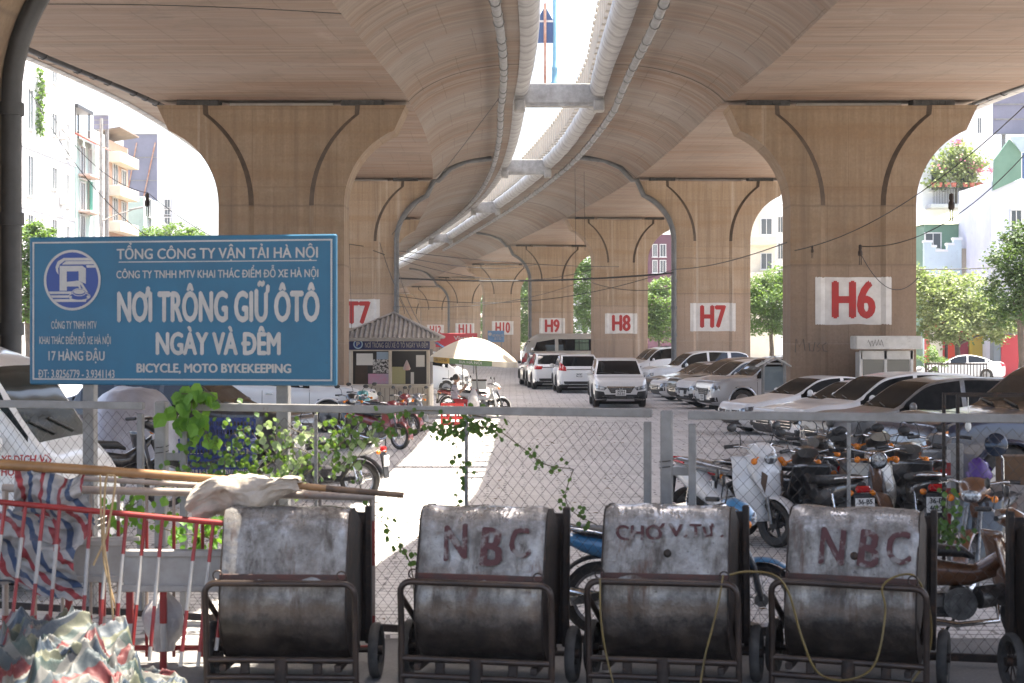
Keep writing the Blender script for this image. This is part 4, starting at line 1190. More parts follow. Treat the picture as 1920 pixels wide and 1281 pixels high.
def cart(px, D, yaw, label, words=(), hw=.475, knob=True, seed=1):
    t = thing("rubbish_cart", label, "rubbish cart", (ax(px, D), D, 0), R(yaw), "metal rubbish carts lined up on the footpath")
    r = random.Random(seed); t.scale = (r.uniform(.98, 1.02), 1, r.uniform(.985, 1.015)); t.rotation_euler.y = R(r.uniform(-.7, .7))
    mb = MB()
    def dented(u, v):
        q = u*(len(PROF)-1); i = min(int(q), len(PROF)-2); f = q-i
        y = PROF[i][0]*(1-f)+PROF[i+1][0]*f; z = PROF[i][1]*(1-f)+PROF[i+1][1]*f
        x = -hw+2*hw*v
        d = MN.noise((x*4+seed*7, y*4, z*4))*.022 + MN.noise((x*11+seed, y*11, z*11))*.009
        e = min(v, 1-v); k = max(0, 1-e/.05)
        c = Vector((0, .02, .72)); n = (Vector((0, y, z))-c).normalized()
        return Vector((x, y, z)) + n*(d-.018*k*k)
    mb.grid((len(PROF)-1)*3, 22, dented)
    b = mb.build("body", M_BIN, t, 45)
    sp = MB()
    for s in (-1, 1): sp.prism(PROF, .012, Matrix.Translation((s*(hw-.006)-.006, 0, 0)) @ YZ)
    for i, s in enumerate((-1, 1)):
        q = MB(); q.prism([(a*.985, .72+(z-.72)*.985) for a, z in PROF], .012, Matrix.Translation((s*(hw-.002)-.006, 0, 0)) @ YZ); q.build("side_plate", M_RUST, t)
    q = MB(); q.cbox((0, .43, .72), (2*hw+.1, .03, 1.0), .006); q.build("back_board", M_RUST, t)
    for s in (-1, 1):
        q = MB(); q.cbox((s*(hw+.05), .40, .74), (.05, .07, 1.06), .008); q.build("back_upright", M_RUST, t)
    q = MB(); q.cbox((0, prof_y(.81)-.006, .815), (2*hw, .012, .05), .004); q.build("seam_strip", mat("rust_red_strip", (0.09, 0.03, 0.022), 0.7, col2=(0.05, 0.03, 0.025), scale=8), t)
    # push frame: a bent tube with legs down to the ground
    fy = -.47; fx = .555
    pts = [(-fx, fy+.06, .03), (-fx, fy+.04, .5), (-fx, fy+.01, .70)]
    for i in range(1, 6): a = PI/2*i/5; pts.append((-fx+.08*(1-math.cos(a)), fy, .71+.08*math.sin(a)))
    for i in range(0, 5): a = PI/2*(1-i/5); pts.append((fx-.08*(1-math.cos(a)), fy, .71+.08*math.sin(a)))
    pts += [(fx, fy+.01, .70), (fx, fy+.04, .5), (fx, fy+.06, .03)]
    q = MB(); q.tube(pts, .024, 10); q.build("push_frame", M_TUBE, t, 60)
    for z in (.225, .10):
        q = MB(); q.cyl((-fx, fy+.055, z), (fx, fy+.055, z), .024, n=10); q.build("cross_bar", M_TUBE, t, 60)
    for s in (-1, 1):
        q = MB(); q.cyl((s*fx, fy+.03, .68), (s*(hw+.01), .0, .33), .022, n=8); q.build("brace", M_TUBE, t, 60)
        q = MB(); q.cbox((s*.27, fy+.07, .165), (.07, .035, .10), .01); q.build("lug", M_RUST, t)
        q = MB(); q.cbox((s*hw*.9, 0, .17), (.05, .9, .05), .006); q.build("chassis_bar", M_RUST, t)
        # wheel
        wh = bpy.data.objects.new("wheel", None); COL.objects.link(wh); wh.parent = t; wh.location = (s*(hw+.155),   .10, .21)
        q = MB(); q.lathe([(.15, -.025), (.19, -.038), (.21, -.018), (.21, .018), (.19, .038), (.15, .025), (.15, -.025)], 24, Matrix.Rotation(R(90), 4, 'Y')); q.build("tyre", M_TYRE, wh, 60)
        q = MB(); q.cyl((-.05, 0, 0), (.05, 0, 0), .035, n=8)
        for k in range(9): a = 2*PI*k/9; q.cyl((0, 0, 0), (0, .155*math.cos(a), .155*math.sin(a)), .006, n=5)
        q.build("hub", M_RUST, wh, 60)
        q = MB()
        pr = [(s*.46+.035*math.cos(2*PI*k/12), fy+.01, .845+.035*math.sin(2*PI*k/12)) for k in range(12)]
        q.tube(pr, .006, 6, closed=True); q.build("ring", M_TUBE, t, 60)
    q = MB(); q.cyl((0, fy+.06, .02), (0, fy+.06, .24), .05, n=12); q.build("tow_socket", M_RUST, t, 60)
    q = MB(); q.cyl((-hw-.17, .10, .21), (hw+.17, .10, .21), .02, n=8); q.build("axle", M_RUST, t, 60)
    if knob:
        q = MB(); q.sphere((.02, prof_y(.98)-.012, .98), (.03, .022, .03), 10, 8); q.build("latch_knob", M_RUST, t, 60)
    for w, x, z, wd, cp, rot in words:
        m2 = text_mb(w, wd, cp, .03)
        m2.v = [(x+p[0]*math.cos(rot)-p[1]*math.sin(rot)*.6+.006*math.sin(p[1]*60), prof_y(z+p[1]+p[0]*math.sin(rot))-.026-p[2], z+p[1]+p[0]*math.sin(rot)+.004*math.sin(p[0]*50)) for p in m2.v]
        m2.build("lettering", M_LETTER, t)
    return t
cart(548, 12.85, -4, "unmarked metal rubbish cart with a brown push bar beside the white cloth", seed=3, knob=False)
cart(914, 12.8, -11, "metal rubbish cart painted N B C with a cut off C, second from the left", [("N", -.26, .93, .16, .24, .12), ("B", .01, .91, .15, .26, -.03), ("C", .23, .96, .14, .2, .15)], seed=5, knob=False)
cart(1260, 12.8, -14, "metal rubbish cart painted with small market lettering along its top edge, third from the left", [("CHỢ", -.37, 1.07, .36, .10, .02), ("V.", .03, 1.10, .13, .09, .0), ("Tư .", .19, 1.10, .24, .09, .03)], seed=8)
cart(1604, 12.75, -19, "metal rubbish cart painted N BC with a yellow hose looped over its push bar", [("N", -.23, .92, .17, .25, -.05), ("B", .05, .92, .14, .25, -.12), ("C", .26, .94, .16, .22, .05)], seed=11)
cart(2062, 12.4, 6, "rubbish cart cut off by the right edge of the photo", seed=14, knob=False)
# yellow hose looped over the cart
M_HOSE = mat("yellow_hose", (0.17, 0.12, 0.035), 0.45, col2=(0.1, 0.07, 0.025), scale=6)
def hose(pxs, D, r, nm, label, m=M_HOSE, cat="hose"):
    P = [at(x, y, D+dd) for x, y, dd in pxs]; f = [spline(list(enumerate([p[k] for p in P]))) for k in range(3)]
    n = (len(P)-1)*10; mb = MB(); mb.tube([(f[0](i/10), f[1](i/10), f[2](i/10)) for i in range(n+1)], r, 6)
    return tag(mb.build(nm, m, None, 60), label, cat)
hose([(1368, 1078, 0), (1400, 1072, -.02), (1450, 1078, -.02), (1478, 1110, 0), (1505, 1200, 0), (1535, 1262, 0), (1590, 1275, -.02), (1640, 1245, -.02), (1660, 1150, -.02), (1655, 1100, -.02), (1690, 1078, -.02), (1722, 1088, -.02), (1745, 1160, 0), (1740, 1230, 0), (1710, 1278, 0)],
     12.2, .009, "garden_hose", "thin yellow hose looped over the push bar of the fourth cart")
hose([(1356, 1078, -.02), (1348, 1125, -.03), (1335, 1180, -.02), (1322, 1230, 0), (1312, 1290, 0)], 12.25, .008, "cord", "short yellow cord dangling in front of the third cart", cat="cord")
hose([(1125, 1085, 0), (1126, 1150, -.01), (1135, 1220, 0), (1152, 1290, 0)], 12.2, .008, "cord", "short yellow cord hanging at the left leg of the third cart", cat="cord")

# ------------------------------------------------------------------ barriers, pole, cloths on the left
M_RED = mat("barrier_red_paint", (0.26, 0.012, 0.012), 0.5, col2=(0.18, 0.015, 0.012), scale=6)
M_WHT = mat("barrier_white_paint", (0.38, 0.365, 0.35), 0.55, col2=(0.29, 0.27, 0.25), scale=6, dirt=((0.25, 0.13, 0.07), 9, 0.66, 0.76))
M_CREAM = mat("barrier_cream_paint", (0.34, 0.29, 0.25), 0.55, col2=(0.26, 0.2, 0.165), scale=6, dirt=((0.25, 0.11, 0.06), 8, 0.6, 0.72))
def rod(t, a, b, r=.014, bands=None, n=6, nm="rod"):
    a, b = Vector(a), Vector(b); mb = MB(); bands = bands or [(0, 1, 0)]
    for f0, f1, mi in bands: mb.cyl(a.lerp(b, f0), a.lerp(b, f1), r, n=n, mi=mi)
    return mb.build(nm, [M_WHT, M_RED, M_CREAM], t, 60)
RW = [(0, .30, 1), (.30, .52, 0), (.52, .85, 1), (.85, 1, 0)]
t = thing("crowd_barrier", "leaning steel barrier with red top bar and thin red and white rods", "barrier", (0, 0, 0))
A = at(-40, 938, 12.75); B = at(437, 983, 12.75)
rod(t, A, B, .022, [(0, 1, 1)], 8, "top_bar")
for i, (px, pb, yb) in enumerate(((10, -18, 1160), (48, 22, 1170), (82, 57, 1185), (112, 90, 1200), (170, 152, 1215), (205, 184, 1225), (238, 212, 1235), (272, 246, 1238), (305, 280, 1240), (370, 338, 1250), (400, 371, 1250), (432, 405, 1220))):
    f = (px+40)/477
    p = A.lerp(B, f); q = at(pb, yb, 12.55); q.z = max(q.z, .03)
    rod(t, p, q, .015, [(0, .28, 1), (.28, .62, 0), (.62, .9, 1), (.9, 1, 0)])
t = thing("crowd_barrier", "upright cream steel barrier with two rusty top bars behind the red barred one", "barrier", (0, 0, 0))
A = at(5, 915, 13.5); B = at(702, 932, 13.5)
rod(t, A, B, .032, [(0, 1, 2)], 8, "top_bar")
A2 = at(150, 897, 13.7); B2 = at(620, 925, 13.7); rod(t, A2, B2, .022, [(0, 1, 2)], 8, "top_bar")
for px in (10, 66, 117, 170, 222, 275, 326, 380, 440, 520, 600, 698):
    p = at(px, 920, 13.5); q = Vector((p.x, p.y, .05))
    rod(t, p, q, .014 if px not in (10, 698) else .026, [(0, .18, 2), (.18, .45, 1), (.45, .75, 2), (.75, 1, 1)])
rod(t, at(5, 1215, 13.5), at(702, 1215, 13.5), .022, [(0, 1, 1)], 8, "bottom_bar")
t = thing("board_barrier", "white panelled barrier board on red and white legs behind the thin rods", "barrier", (0, 0, 0), group="white barrier boards")
def boardbar(t, x0, x1, y0, y1, D):
    a = at(x0, y1, D); b = at(x1, y0, D); c = (a+b)/2
    mb = MB(); mb.cbox((c.x, D, c.z), (b.x-a.x, .03, b.z-a.z), .008); mb.build("board", M_WHT, t)
    for z in (a.z+.03, b.z-.03):
        mb = MB(); mb.cbox((c.x, D-.025, z), (b.x-a.x+.03, .03, .05), .006); mb.build("edge_strip", M_WHT, t)
    for x in (a.x+.04, a.x+.30):
        rod(t, (x, D+.03, a.z), (x, D+.03, .0), .03, [(0, .4, 1), (.4, .75, 0), (.75, 1, 1)], 6, "leg")
boardbar(t, 232, 432, 1030, 1110, 13.15)
t = thing("board_barrier", "white panelled barrier board half hidden behind the striped tarpaulin", "barrier", (0, 0, 0), group="white barrier boards")
boardbar(t, 118, 232, 1010, 1092, 13.3)
rod(t, at(130, 1012, 13.3), at(262, 1010, 13.3), .02, [(0, 1, 0)], 6, "top_bar")
# bamboo pole
M_BAMB = mat("bamboo", (0.29, 0.155, 0.06), 0.4, col2=(0.19, 0.10, 0.04), scale=3, stretch=(1, 1, 1))
M_BAMBD = mat("dark_bamboo", (0.05, 0.03, 0.02), 0.6, col2=(0.14, 0.085, 0.05), scale=6)
t = thing("bamboo_pole", "long bamboo pole lying across the barrier tops toward the carts", "pole", (0, 0, 0))
A = at(-30, 869, 12.9); B = at(757, 929, 13.1); n = 64
mb = MB(); mk = MB()
for i in range(n):
    f0, f1 = i/n, (i+1)/n; node = (i % 9 == 0)
    sag = lambda f: Vector((0, 0, .015*math.sin(f*PI)))
    rr = .043-.021*f0
    tgt = mb if f0 < .80 else mk
    tgt.cyl(A.lerp(B, f0)+sag(f0), A.lerp(B, f1)+sag(f1), rr*(1.12 if node else 1), .043-.021*f1, n=10, caps=node or i in (0, n-1))
mb.build("cane", M_BAMB, t, 60); mk.build("cane_tip", M_BAMBD, t, 60)

TRI = [(.25, .035, .042), (.29, .275, .27), (.04, .065, .125), (.31, .30, .29), (.31, .30, .29)]
M_TARP = stripe_cloth("red_white_blue_tarpaulin", TRI, .36)
M_TARP2 = stripe_cloth("faded_striped_sheet", [(.10, .018, .02), (.115, .115, .105), (.028, .042, .06), (.09, .095, .065), (.035, .055, .052), (.105, .105, .10), (.045, .058, .066)], .62)
M_SACK = mat("white_woven_sack", (0.42, 0.37, 0.32), 0.7, col2=(0.30, 0.25, 0.2), scale=5, bump=0.4)
def cloth(nm, label, cat, fn, m, nu=46, nv=40, us=1.0, vs=1.0, rot=0.0, group=None):
    me = bpy.data.meshes.new(nm); V = []; U = []
    for i in range(nu+1):
        for j in range(nv+1):
            u, v = i/nu, j/nv; V.append(tuple(fn(u, v)))
            a, b = u*us, v*vs; U.append((a*math.cos(rot)-b*math.sin(rot), a*math.sin(rot)+b*math.cos(rot)))
    Fc = [(i*(nv+1)+j, (i+1)*(nv+1)+j, (i+1)*(nv+1)+j+1, i*(nv+1)+j+1) for i in range(nu) for j in range(nv)]
    me.from_pydata(V, [], Fc); me.materials.append(m); ul = me.uv_layers.new(name="UVMap")
    li = np.zeros(len(me.loops), int); me.loops.foreach_get("vertex_index", li); ul.data.foreach_set("uv", np.array(U)[li].ravel())
    me.shade_smooth(); me.update(); o = bpy.data.objects.new(nm, me); COL.objects.link(o)
    return tag(o, label, cat, group)
def fold(u, v, s=1.0, seed=0.0):
    return MN.noise((u*2.2*s+seed, v*2.2*s, seed))*.10 + MN.noise((u*6*s+seed, v*3*s, 3+seed))*.045 + abs(MN.noise((u*4*s, v*9*s, 7+seed)))*.05
def tarp_a(u, v):
    P = at(28+140*u, 885+100*v, 13.0); e = .5-abs(u-.5)
    return P + Vector((0.04*math.sin(v*5+u*3), fold(u, v, 1, 1)*1.6 - .14*math.sin(v*PI), fold(v, u, 1, 4)*.5+.06*math.sin(u*7)))
cloth("striped_tarpaulin", "red white and blue striped tarpaulin draped over the cream barrier's top bar", "tarpaulin", tarp_a, M_TARP, us=1.3, vs=.7, rot=.45, group="striped tarpaulins")
def tarp_b(u, v):
    P = at(-10+178*u-20*v, 962+140*v+18*u*(1-v), 12.95)
    return P + Vector((0.05*math.sin(v*6+u*2), fold(u, v, 1.1, 5)*2.0 - .16*math.sin(v*PI*.9), fold(v, u, 1, 2)*.8 - .10*u*u*v))
cloth("striped_tarpaulin", "red white and blue striped tarpaulin slumped through the barrier rods below the other one", "tarpaulin", tarp_b, M_TARP, us=1.4, vs=1.1, rot=.9, group="striped tarpaulins")
def heap(u, v):
    x = -3.62+1.3*u; y = 11.1+1.2*v
    h = .56*max(0, 1-((u-.14)/1.0)**2)*(.55+.45*math.sin(min(1, v*1.25)*PI*.62))
    h *= max(0.0, min(1.0, (1.02-u)*2.4)); e = min(u, 1-u, v*1.6, 1.1-v)
    wu, wv = u+.10*MN.noise((u*4, v*4, 11.0)), v+.10*MN.noise((u*4, v*4, 17.0))
    ridge = lambda p, q, k: (1-min(1, abs(MN.noise((p, q, k)))*2.4))**1.6
    f = MN.noise((u*3.2, v*3.2, 2.0))*.12 + ridge(wu*4.2+wv*1.4, wv*2.2-wu*.8, 4.0)*.17 + ridge(wu*8.5-wv*3, wv*5.2, 8.0)*.10 + ridge(wu*17, wv*13, 2.0)*.035 - .05
    return Vector((x+.12*MN.noise((u*5, v*5, 1)), y+.14*MN.noise((u*6, v*4, 9)), max(.02, h*.84+f*min(1, e*6+.2)*.9)))
cloth("striped_sheet", "crumpled red cream and blue striped sheet heaped on the footpath at the bottom left", "sheet", heap, M_TARP2, 170, 150, us=2.6, vs=2.2, rot=.7)
def sack(u, v):
    # sack laid over the bars: top flat, front hanging lobe on the left
    px = 358+205*u; top = 925-34*math.sin(min(1, u*1.3)*PI*.75)-4*math.sin(u*9)
    bot = 992-62*u-10*math.sin(u*8)
    y = top+(bot-top)*max(0, (v-.35)/.65)
    D = 13.6-.75*min(1, v/.35)+.12*math.sin(u*6)
    return at(px, y, D)+Vector((.02*math.sin(v*9), fold(u, v, 1.5, 3)*.9-.12*math.sin(v*PI), fold(v, u, 1.4, 6)*.5))
cloth("woven_sack", "off white cloth sack slung over the barrier beside the first cart", "sack", sack, M_SACK, 44, 40)
# plastic bag hanging
def bagf(u, v):
    a = u*2*PI; w = (.16*math.sin(min(1, v*1.15)*PI*.86)+.01)*(1+.22*MN.noise((math.cos(a)*2, math.sin(a)*2, v*3)))
    c = at(307, 1105, 13.35)
    return c+Vector((w*math.cos(a), w*.8*math.sin(a), -.48*v))
cloth("plastic_bag", "cloudy white plastic bag of rubbish hanging from the barrier board", "bag", bagf, mat("cloudy_plastic", (.45, .43, .43), .35, col2=(.3, .28, .28), scale=6, bump=.5), 28, 18)
M_ROPE = mat("hemp_rope", (0.42, 0.30, 0.16), 0.8, col2=(0.3, 0.2, 0.1), scale=20)
hose([(215, 1190, 0), (206, 1100, 0), (195, 1010, 0), (198, 905, 0), (208, 892, -.02), (216, 905, 0), (200, 1000, 0), (175, 1060, 0)], 12.6, .009, "rope", "looped hemp rope hanging over the barrier bars", M_ROPE, "rope")
hose([(188, 890, 0), (190, 980, 0), (196, 1060, 0), (212, 1120, 0), (228, 1186, 0)], 12.62, .007, "rope", "straighter thin hemp rope hanging left of the looped one", M_ROPE, "rope")
# orange canvas and black drum edge in the bottom left corner
t = thing("orange_bundle", "orange canvas bundle strapped beside a black rim at the bottom left corner", "bundle", (-3.72, 11.35, 0))
mb = MB(); mb.grid(20, 24, lambda u, v: Vector((.27*math.cos(u*2*PI)*math.sin(.15+v*2.6)**.6*(1+.15*MN.noise((u*4, v*4, 1))), .3*math.sin(u*2*PI)*math.sin(.15+v*2.6)**.6, .62*(1-v)+.06*MN.noise((u*3, v*5, 2)))))
mb.build("canvas", mat("orange_canvas", (0.36, 0.10, 0.035), 0.7, col2=(0.22, 0.065, 0.03), scale=6, bump=.4), t, 180)
mb = MB(); mb.lathe([(.36, -.05), (.42, -.06), (.44, 0), (.42, .06), (.36, .05)], 28, Matrix.Translation((-.16, -.35, .42)) @ Matrix.Rotation(R(70), 4, 'Y')); mb.build("rim", M_BLACK, t, 60)

# ------------------------------------------------------------------ vines on the fence
M_LEAFB = leaf_mat("bright_vine_leaf", (0.07, 0.20, 0.022), (0.12, 0.28, 0.04), .5)
M_LEAFG = leaf_mat("green_vine_leaf", (0.02, 0.065, 0.012), (0.07, 0.15, 0.035), .35)
M_STEM = mat("vine_stem", (0.10, 0.085, 0.045), 0.8)
def leafs(mb, pts, size, rr, tilt=.6):
    for p in pts:
        s = size*rr.uniform(.6, 1.25); a = rr.uniform(-1, 1)*1.2; b = rr.uniform(-.7, .7); c = rr.uniform(-PI, PI) if tilt > 1 else rr.uniform(-.9, .9)
        M = Matrix.Translation(p) @ Euler((a*tilt, b, c)).to_matrix().to_4x4()
        o = [(0, 0, 0), (.42, .0, -.25), (.5, -.06, -.62), (.0, -.04, -1.1), (-.5, -.06, -.62), (-.42, 0, -.25), (0, .08, -.45)]
        vs = [M @ Vector((x*s, y*s, z*s)) for x, y, z in o]
        mb.add(vs, [(0, 6, 1), (1, 6, 2), (2, 6, 3), (3, 6, 4), (4, 6, 5), (5, 6, 0)])
def vine(label, strands, D, size, m, n, spread, seed, nm="climbing_vine", cat="vine"):
    rr = random.Random(seed); t = thing(nm, label, cat, (0, 0, 0)); st = MB(); lf = MB()
    for s in strands:
        P = [at(x, y, D) for x, y in s]; f = [spline(list(enumerate([p[k] for p in P]))) for k in range(3)]
        k = len(P)-1; st.tube([(f[0](i*k/16), f[1](i*k/16), f[2](i*k/16)) for i in range(17)], .004, 4)
        pts = []
        for i in range(n):
            q = rr.uniform(0, k); pts.append(Vector((f[0](q)+rr.gauss(0, spread), f[1](q)+rr.gauss(0, .05), f[2](q)+rr.gauss(0, spread))))
        leafs(lf, pts, size, rr)
    st.build("stem", M_STEM, t); lf.build("foliage", m, t)
    return t
vine("bright backlit vine with large lobed leaves over the fence rail right of the post", [[(350, 870), (352, 800), (360, 745), (340, 738)], [(360, 745), (385, 735), (405, 745)], [(352, 770), (375, 790), (392, 830)], [(330, 745), (335, 765), (330, 790)]], 15.2, .12, M_LEAFB, 13, .045, 4)
vine("dense green creeper tangled through the fence below the blue sign", [[(400, 940), (420, 880), (430, 820), (470, 800)], [(450, 900), (520, 860), (560, 820)], [(480, 900), (540, 840), (600, 860)], [(360, 900), (420, 860), (470, 880)], [(560, 900), (620, 850), (680, 790)], [(620, 870), (640, 810), (655, 800)], [(300, 900), (380, 870), (460, 850)]], 15.15, .05, M_LEAFG, 60, .12, 5)
vine("pale sunlit weed shoots on the fence beside the sign's right post", [[(520, 830), (510, 800), (495, 795)], [(535, 900), (550, 870), (548, 830)], [(540, 800), (560, 810), (590, 815)], [(640, 900), (690, 830), (700, 800)], [(500, 920), (530, 900), (560, 880)]], 15.0, .06, leaf_mat("pale_weed_leaf", (.25, .33, .16), (.36, .42, .25), .4), 22, .07, 6)
vine("sparse creeper strand hanging down the middle of the fence between the carts", [[(672, 900), (690, 950), (735, 1000), (770, 1060), (778, 1150)], [(850, 790), (858, 850), (870, 900), (855, 935)], [(700, 780), (780, 770), (870, 775), (930, 790)], [(850, 800), (900, 790)]], 14.55, .05, M_LEAFG, 30, .05, 7)
vine("low leafy creeper along the fence rail in front of the seated woman", [[(700, 792), (760, 806), (830, 800)], [(800, 792), (860, 808), (935, 796)], [(820, 808), (880, 798), (930, 808)]], 14.7, .05, M_LEAFG, 30, .03, 27)
vine("thin creeper strand on the fence right of centre above the third cart", [[(940, 810), (980, 840), (1020, 870), (1075, 880)], [(1075, 880), (1060, 930), (1075, 960), (1120, 985)]], 14.35, .04, M_LEAFG, 24, .04, 8)
vine("green weed growing at the fence foot behind the fourth cart", [[(1780, 1000), (1775, 960), (1780, 920)], [(1800, 1010), (1790, 990), (1770, 980)]], 13.7, .05, M_LEAFG, 40, .07, 9)
vine("leafy creeper behind the cream barrier between the boards and the first cart", [[(250, 930), (230, 960), (260, 940)], [(380, 1010), (400, 980), (420, 1000)], [(300, 990), (340, 1000), (410, 1010)]], 14.2, .075, M_LEAFB, 34, .1, 10)
# ------------------------------------------------------------------ ticket booth
M_CREAMW = mat("cream_booth_paint", (0.62, 0.57, 0.48), 0.7, col2=(0.52, 0.47, 0.39), scale=3)
M_ROOFT = mat("weathered_corrugated_roof", (0.36, 0.335, 0.31), 0.75, col2=(0.25, 0.23, 0.21), scale=3)
M_NAVY = mat("navy_sign_paint", (0.012, 0.02, 0.10), 0.5)
M_PANE = glass_mat("booth_glass", (0.05, 0.05, 0.05), 0.08)
M_BROWN = mat("brown_board", (0.075, 0.05, 0.035), 0.7, col2=(0.05, 0.035, 0.025), scale=4)
M_PAPER = mat("white_paper", (0.66, 0.66, 0.62), 0.8)
BD = 57.0; bs = FPX/BD
bx = lambda px: ax(px, BD); bz = lambda py: az(py, BD)
X0, X1 = bx(655), bx(806); BW = X1-X0
bt = thing("ticket_booth", "cream parking ticket booth with hipped corrugated roof and navy sign over its window", "booth", ((X0+X1)/2, BD, 0), 0)
hw = BW/2
mb = MB(); mb.cbox((0, 1.3, .47), (BW, 2.6, .94), .02); mb.build("base_wall", M_CREAMW, bt)
for i in range(18):
    pass
sl = MB()
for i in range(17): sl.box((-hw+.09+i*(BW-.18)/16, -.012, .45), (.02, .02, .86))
sl.build("board_batten", mat("dark_batten", (0.22, 0.19, 0.15), 0.8), bt)  # battens in a darker brown than the wall
mb = MB(); mb.cbox((0, -.03, .97), (BW+.08, .12, .07), .01); mb.build("sill", M_CREAMW, bt)
for x in (-hw+.06, .02, hw-.06):
    mb = MB(); mb.cbox((x, .02, 1.57), (.11, .10, 1.2), .01); mb.build("window_post", M_CREAMW, bt)
mb = MB(); mb.cbox((0, .02, 2.16), (BW, .10, .10), .01); mb.build("lintel", M_CREAMW, bt)
mb = MB(); mb.box((0, 1.33, 1.57), (BW-.04, 2.5, 1.18)); mb.build("inner_room", M_BROWN, bt)
for a, b in ((-hw+.11, -.03), (.08, hw-.11)):
    mb = MB(); mb.box(((a+b)/2, .06, 1.57), (b-a, .012, 1.1)); mb.build("window_pane", M_PANE, bt)
def bpaper(x0, x1, y0, y1, m, nm="notice"):
    mb = MB(); mb.box(((bx(x0)+bx(x1))/2-(X0+X1)/2, .045, (bz(y0)+bz(y1))/2), (bx(x1)-bx(x0), .008, bz(y0)-bz(y1))); return mb.build(nm, m, bt)
bpaper(668, 699, 663, 685, M_PAPER); bpaper(780, 796, 666, 688, M_PAPER); bpaper(770, 776, 698, 720, M_PAPER)
bpaper(690, 729, 701, 720, mat("pink_notice", (.55, .25, .36), .6, col2=(.35, .42, .55), scale=1.5)); bpaper(735, 760, 688, 720, mat("yellow_green_notice", (.42, .41, .22), .7))
bpaper(699, 729, 674, 700, mat("dotted_curtain", (.55, .55, .53), .8, col2=(.05, .05, .05), scale=16, lo=.47, hi=.53)); bpaper(666, 689, 686, 720, M_BROWN, "brown_board")
bpaper(706, 728, 660, 674, mat("pale_blue_cloth", (.3, .4, .5), .8))
mb = MB(); mb.lathe([(.005, .34), (.03, .3), (.09, .16), (.13, .05), (.10, 0), (0, -.01)], 12, Matrix.Translation((bx(763)-(X0+X1)/2, -.08, bz(694)))); mb.build("hanging_bag", mat("pinkish_bag", (.55, .32, .3), .5, col2=(.5, .45, .42), scale=6), bt, 60)
mb = MB(); mb.cbox((0, -.08, bz(645.5)), (bx(808)-bx(657), .06, bz(635)-bz(656)), .01); sgb = mb.build("sign_board", M_NAVY, bt)
lettering("lettering", "NƠI TRÔNG GIỮ XE Ô TÔ NGÀY VÀ ĐÊM", M_SIGNW, sgb, (bx(685)-(X0+X1)/2, -.118, bz(652)), bx(803)-bx(685), bz(642.5)-bz(652), .012)
lettering("lettering", "CÔNG TY TNHH MTV KHAI THÁC ĐIỂM ĐỖ XE HÀ NỘI", M_SIGNW, sgb, (bx(698)-(X0+X1)/2, -.118, bz(639.5)), bx(790)-bx(698), bz(635.8)-bz(639.5), .0)
mb = MB()
for r0, r1, mi in ((.155, .13, 0), (.10, 0, 0)): pass
cx, cz = bx(672)-(X0+X1)/2, bz(645.5)
mb.add([(cx+.16*math.cos(-2*PI*i/24), -.116, cz+.16*math.sin(-2*PI*i/24)) for i in range(24)], [list(range(24))])
mb.build("emblem", mat("pale_blue_emblem", (.35, .5, .62), .5), sgb)
mb = MB(); mb.add([(cx+.12*math.cos(-2*PI*i/24), -.119, cz+.12*math.sin(-2*PI*i/24)) for i in range(24)], [list(range(24))]); mb.build("emblem", M_LOGO, sgb)
lettering("lettering", "P", M_SIGNW, sgb, (cx-.05, -.122, cz-.07), .10, .14, .05)
# hipped corrugated roof
ez, apz = 2.55, bz(587); ov = .42
mb = MB()
rx0, rx1, ry0, ry1 = -hw-ov, hw+ov-.05, -.55, 3.0; apx, apy = .05, 1.25
def roofside(P, Q, n):
    """corrugated triangle from the eave P..Q to the apex"""
    A = Vector((apx, apy, apz)); P = Vector(P); Q = Vector(Q); cols = n*4; rows = 8
    nrm = (Q-P).cross(A-P).normalized()
    if nrm.z < 0: nrm = -nrm
    L_ = (Q-P).length
    # vertical-fall corrugation: phase along the eave
    e = (Q-P).normalized(); fa = (A-P).dot(e)
    V = []
    for i in range(cols+1):
        s_ = i/cols; ph = math.sin(s_*n*2*PI)
        top = min(s_/(fa/L_), (1-s_)/(1-fa/L_)) if 0 < fa < L_ else 0
        p0 = P.lerp(Q, s_)
        fall = (A-P)-e*fa
        for j in range(rows+1): V.append(p0+fall*(top*j/rows)+nrm*(.04*ph))
    F_ = [(i*(rows+1)+j, (i+1)*(rows+1)+j, (i+1)*(rows+1)+j+1, i*(rows+1)+j+1) for i in range(cols) for j in range(rows)]
    mb.add(V, F_)
C4 = [(rx0, ry0, ez), (rx1, ry0, ez), (rx1, ry1, ez), (rx0, ry1, ez)]
for i in range(4): roofside(C4[i], C4[(i+1) % 4], 22)
mb.build("roof", M_ROOFT, bt, 80)
hp = MB()
for c in C4: hp.tube([Vector(c)+Vector((0, 0, .02)), Vector((apx, apy, apz+.03))], .045, 6)
hp.build("hip_capping", M_ROOFT, bt, 60)
mb = MB(); mb.cbox(((rx0+rx1)/2, ry0+.0, ez-.05), (rx1-rx0, .05, .10), .01); mb.build("gutter", M_CONC, bt)
mb = MB(); mb.cbox(((rx0+rx1)/2, ry0+.6, ez-.09), (rx1-rx0-.3, 1.1, .04), .01); mb.build("eaves_board", M_CREAMW, bt)
# white cabinet left of the booth
t = thing("meter_cabinet", "plain off white cabinet standing left of the ticket booth", "cabinet", ((bx(628)+bx(653))/2, BD+.5, 0))
mb = MB(); mb.cbox((0, 0, 1.15), (bx(653)-bx(622), .6, 2.3), .02); mb.build("housing", M_PAINTW, t)
mb = MB(); mb.cyl((.05, -.31, .75), (.05, -.33, .75), .06, n=10); mb.build("lock", M_BROWN, t)

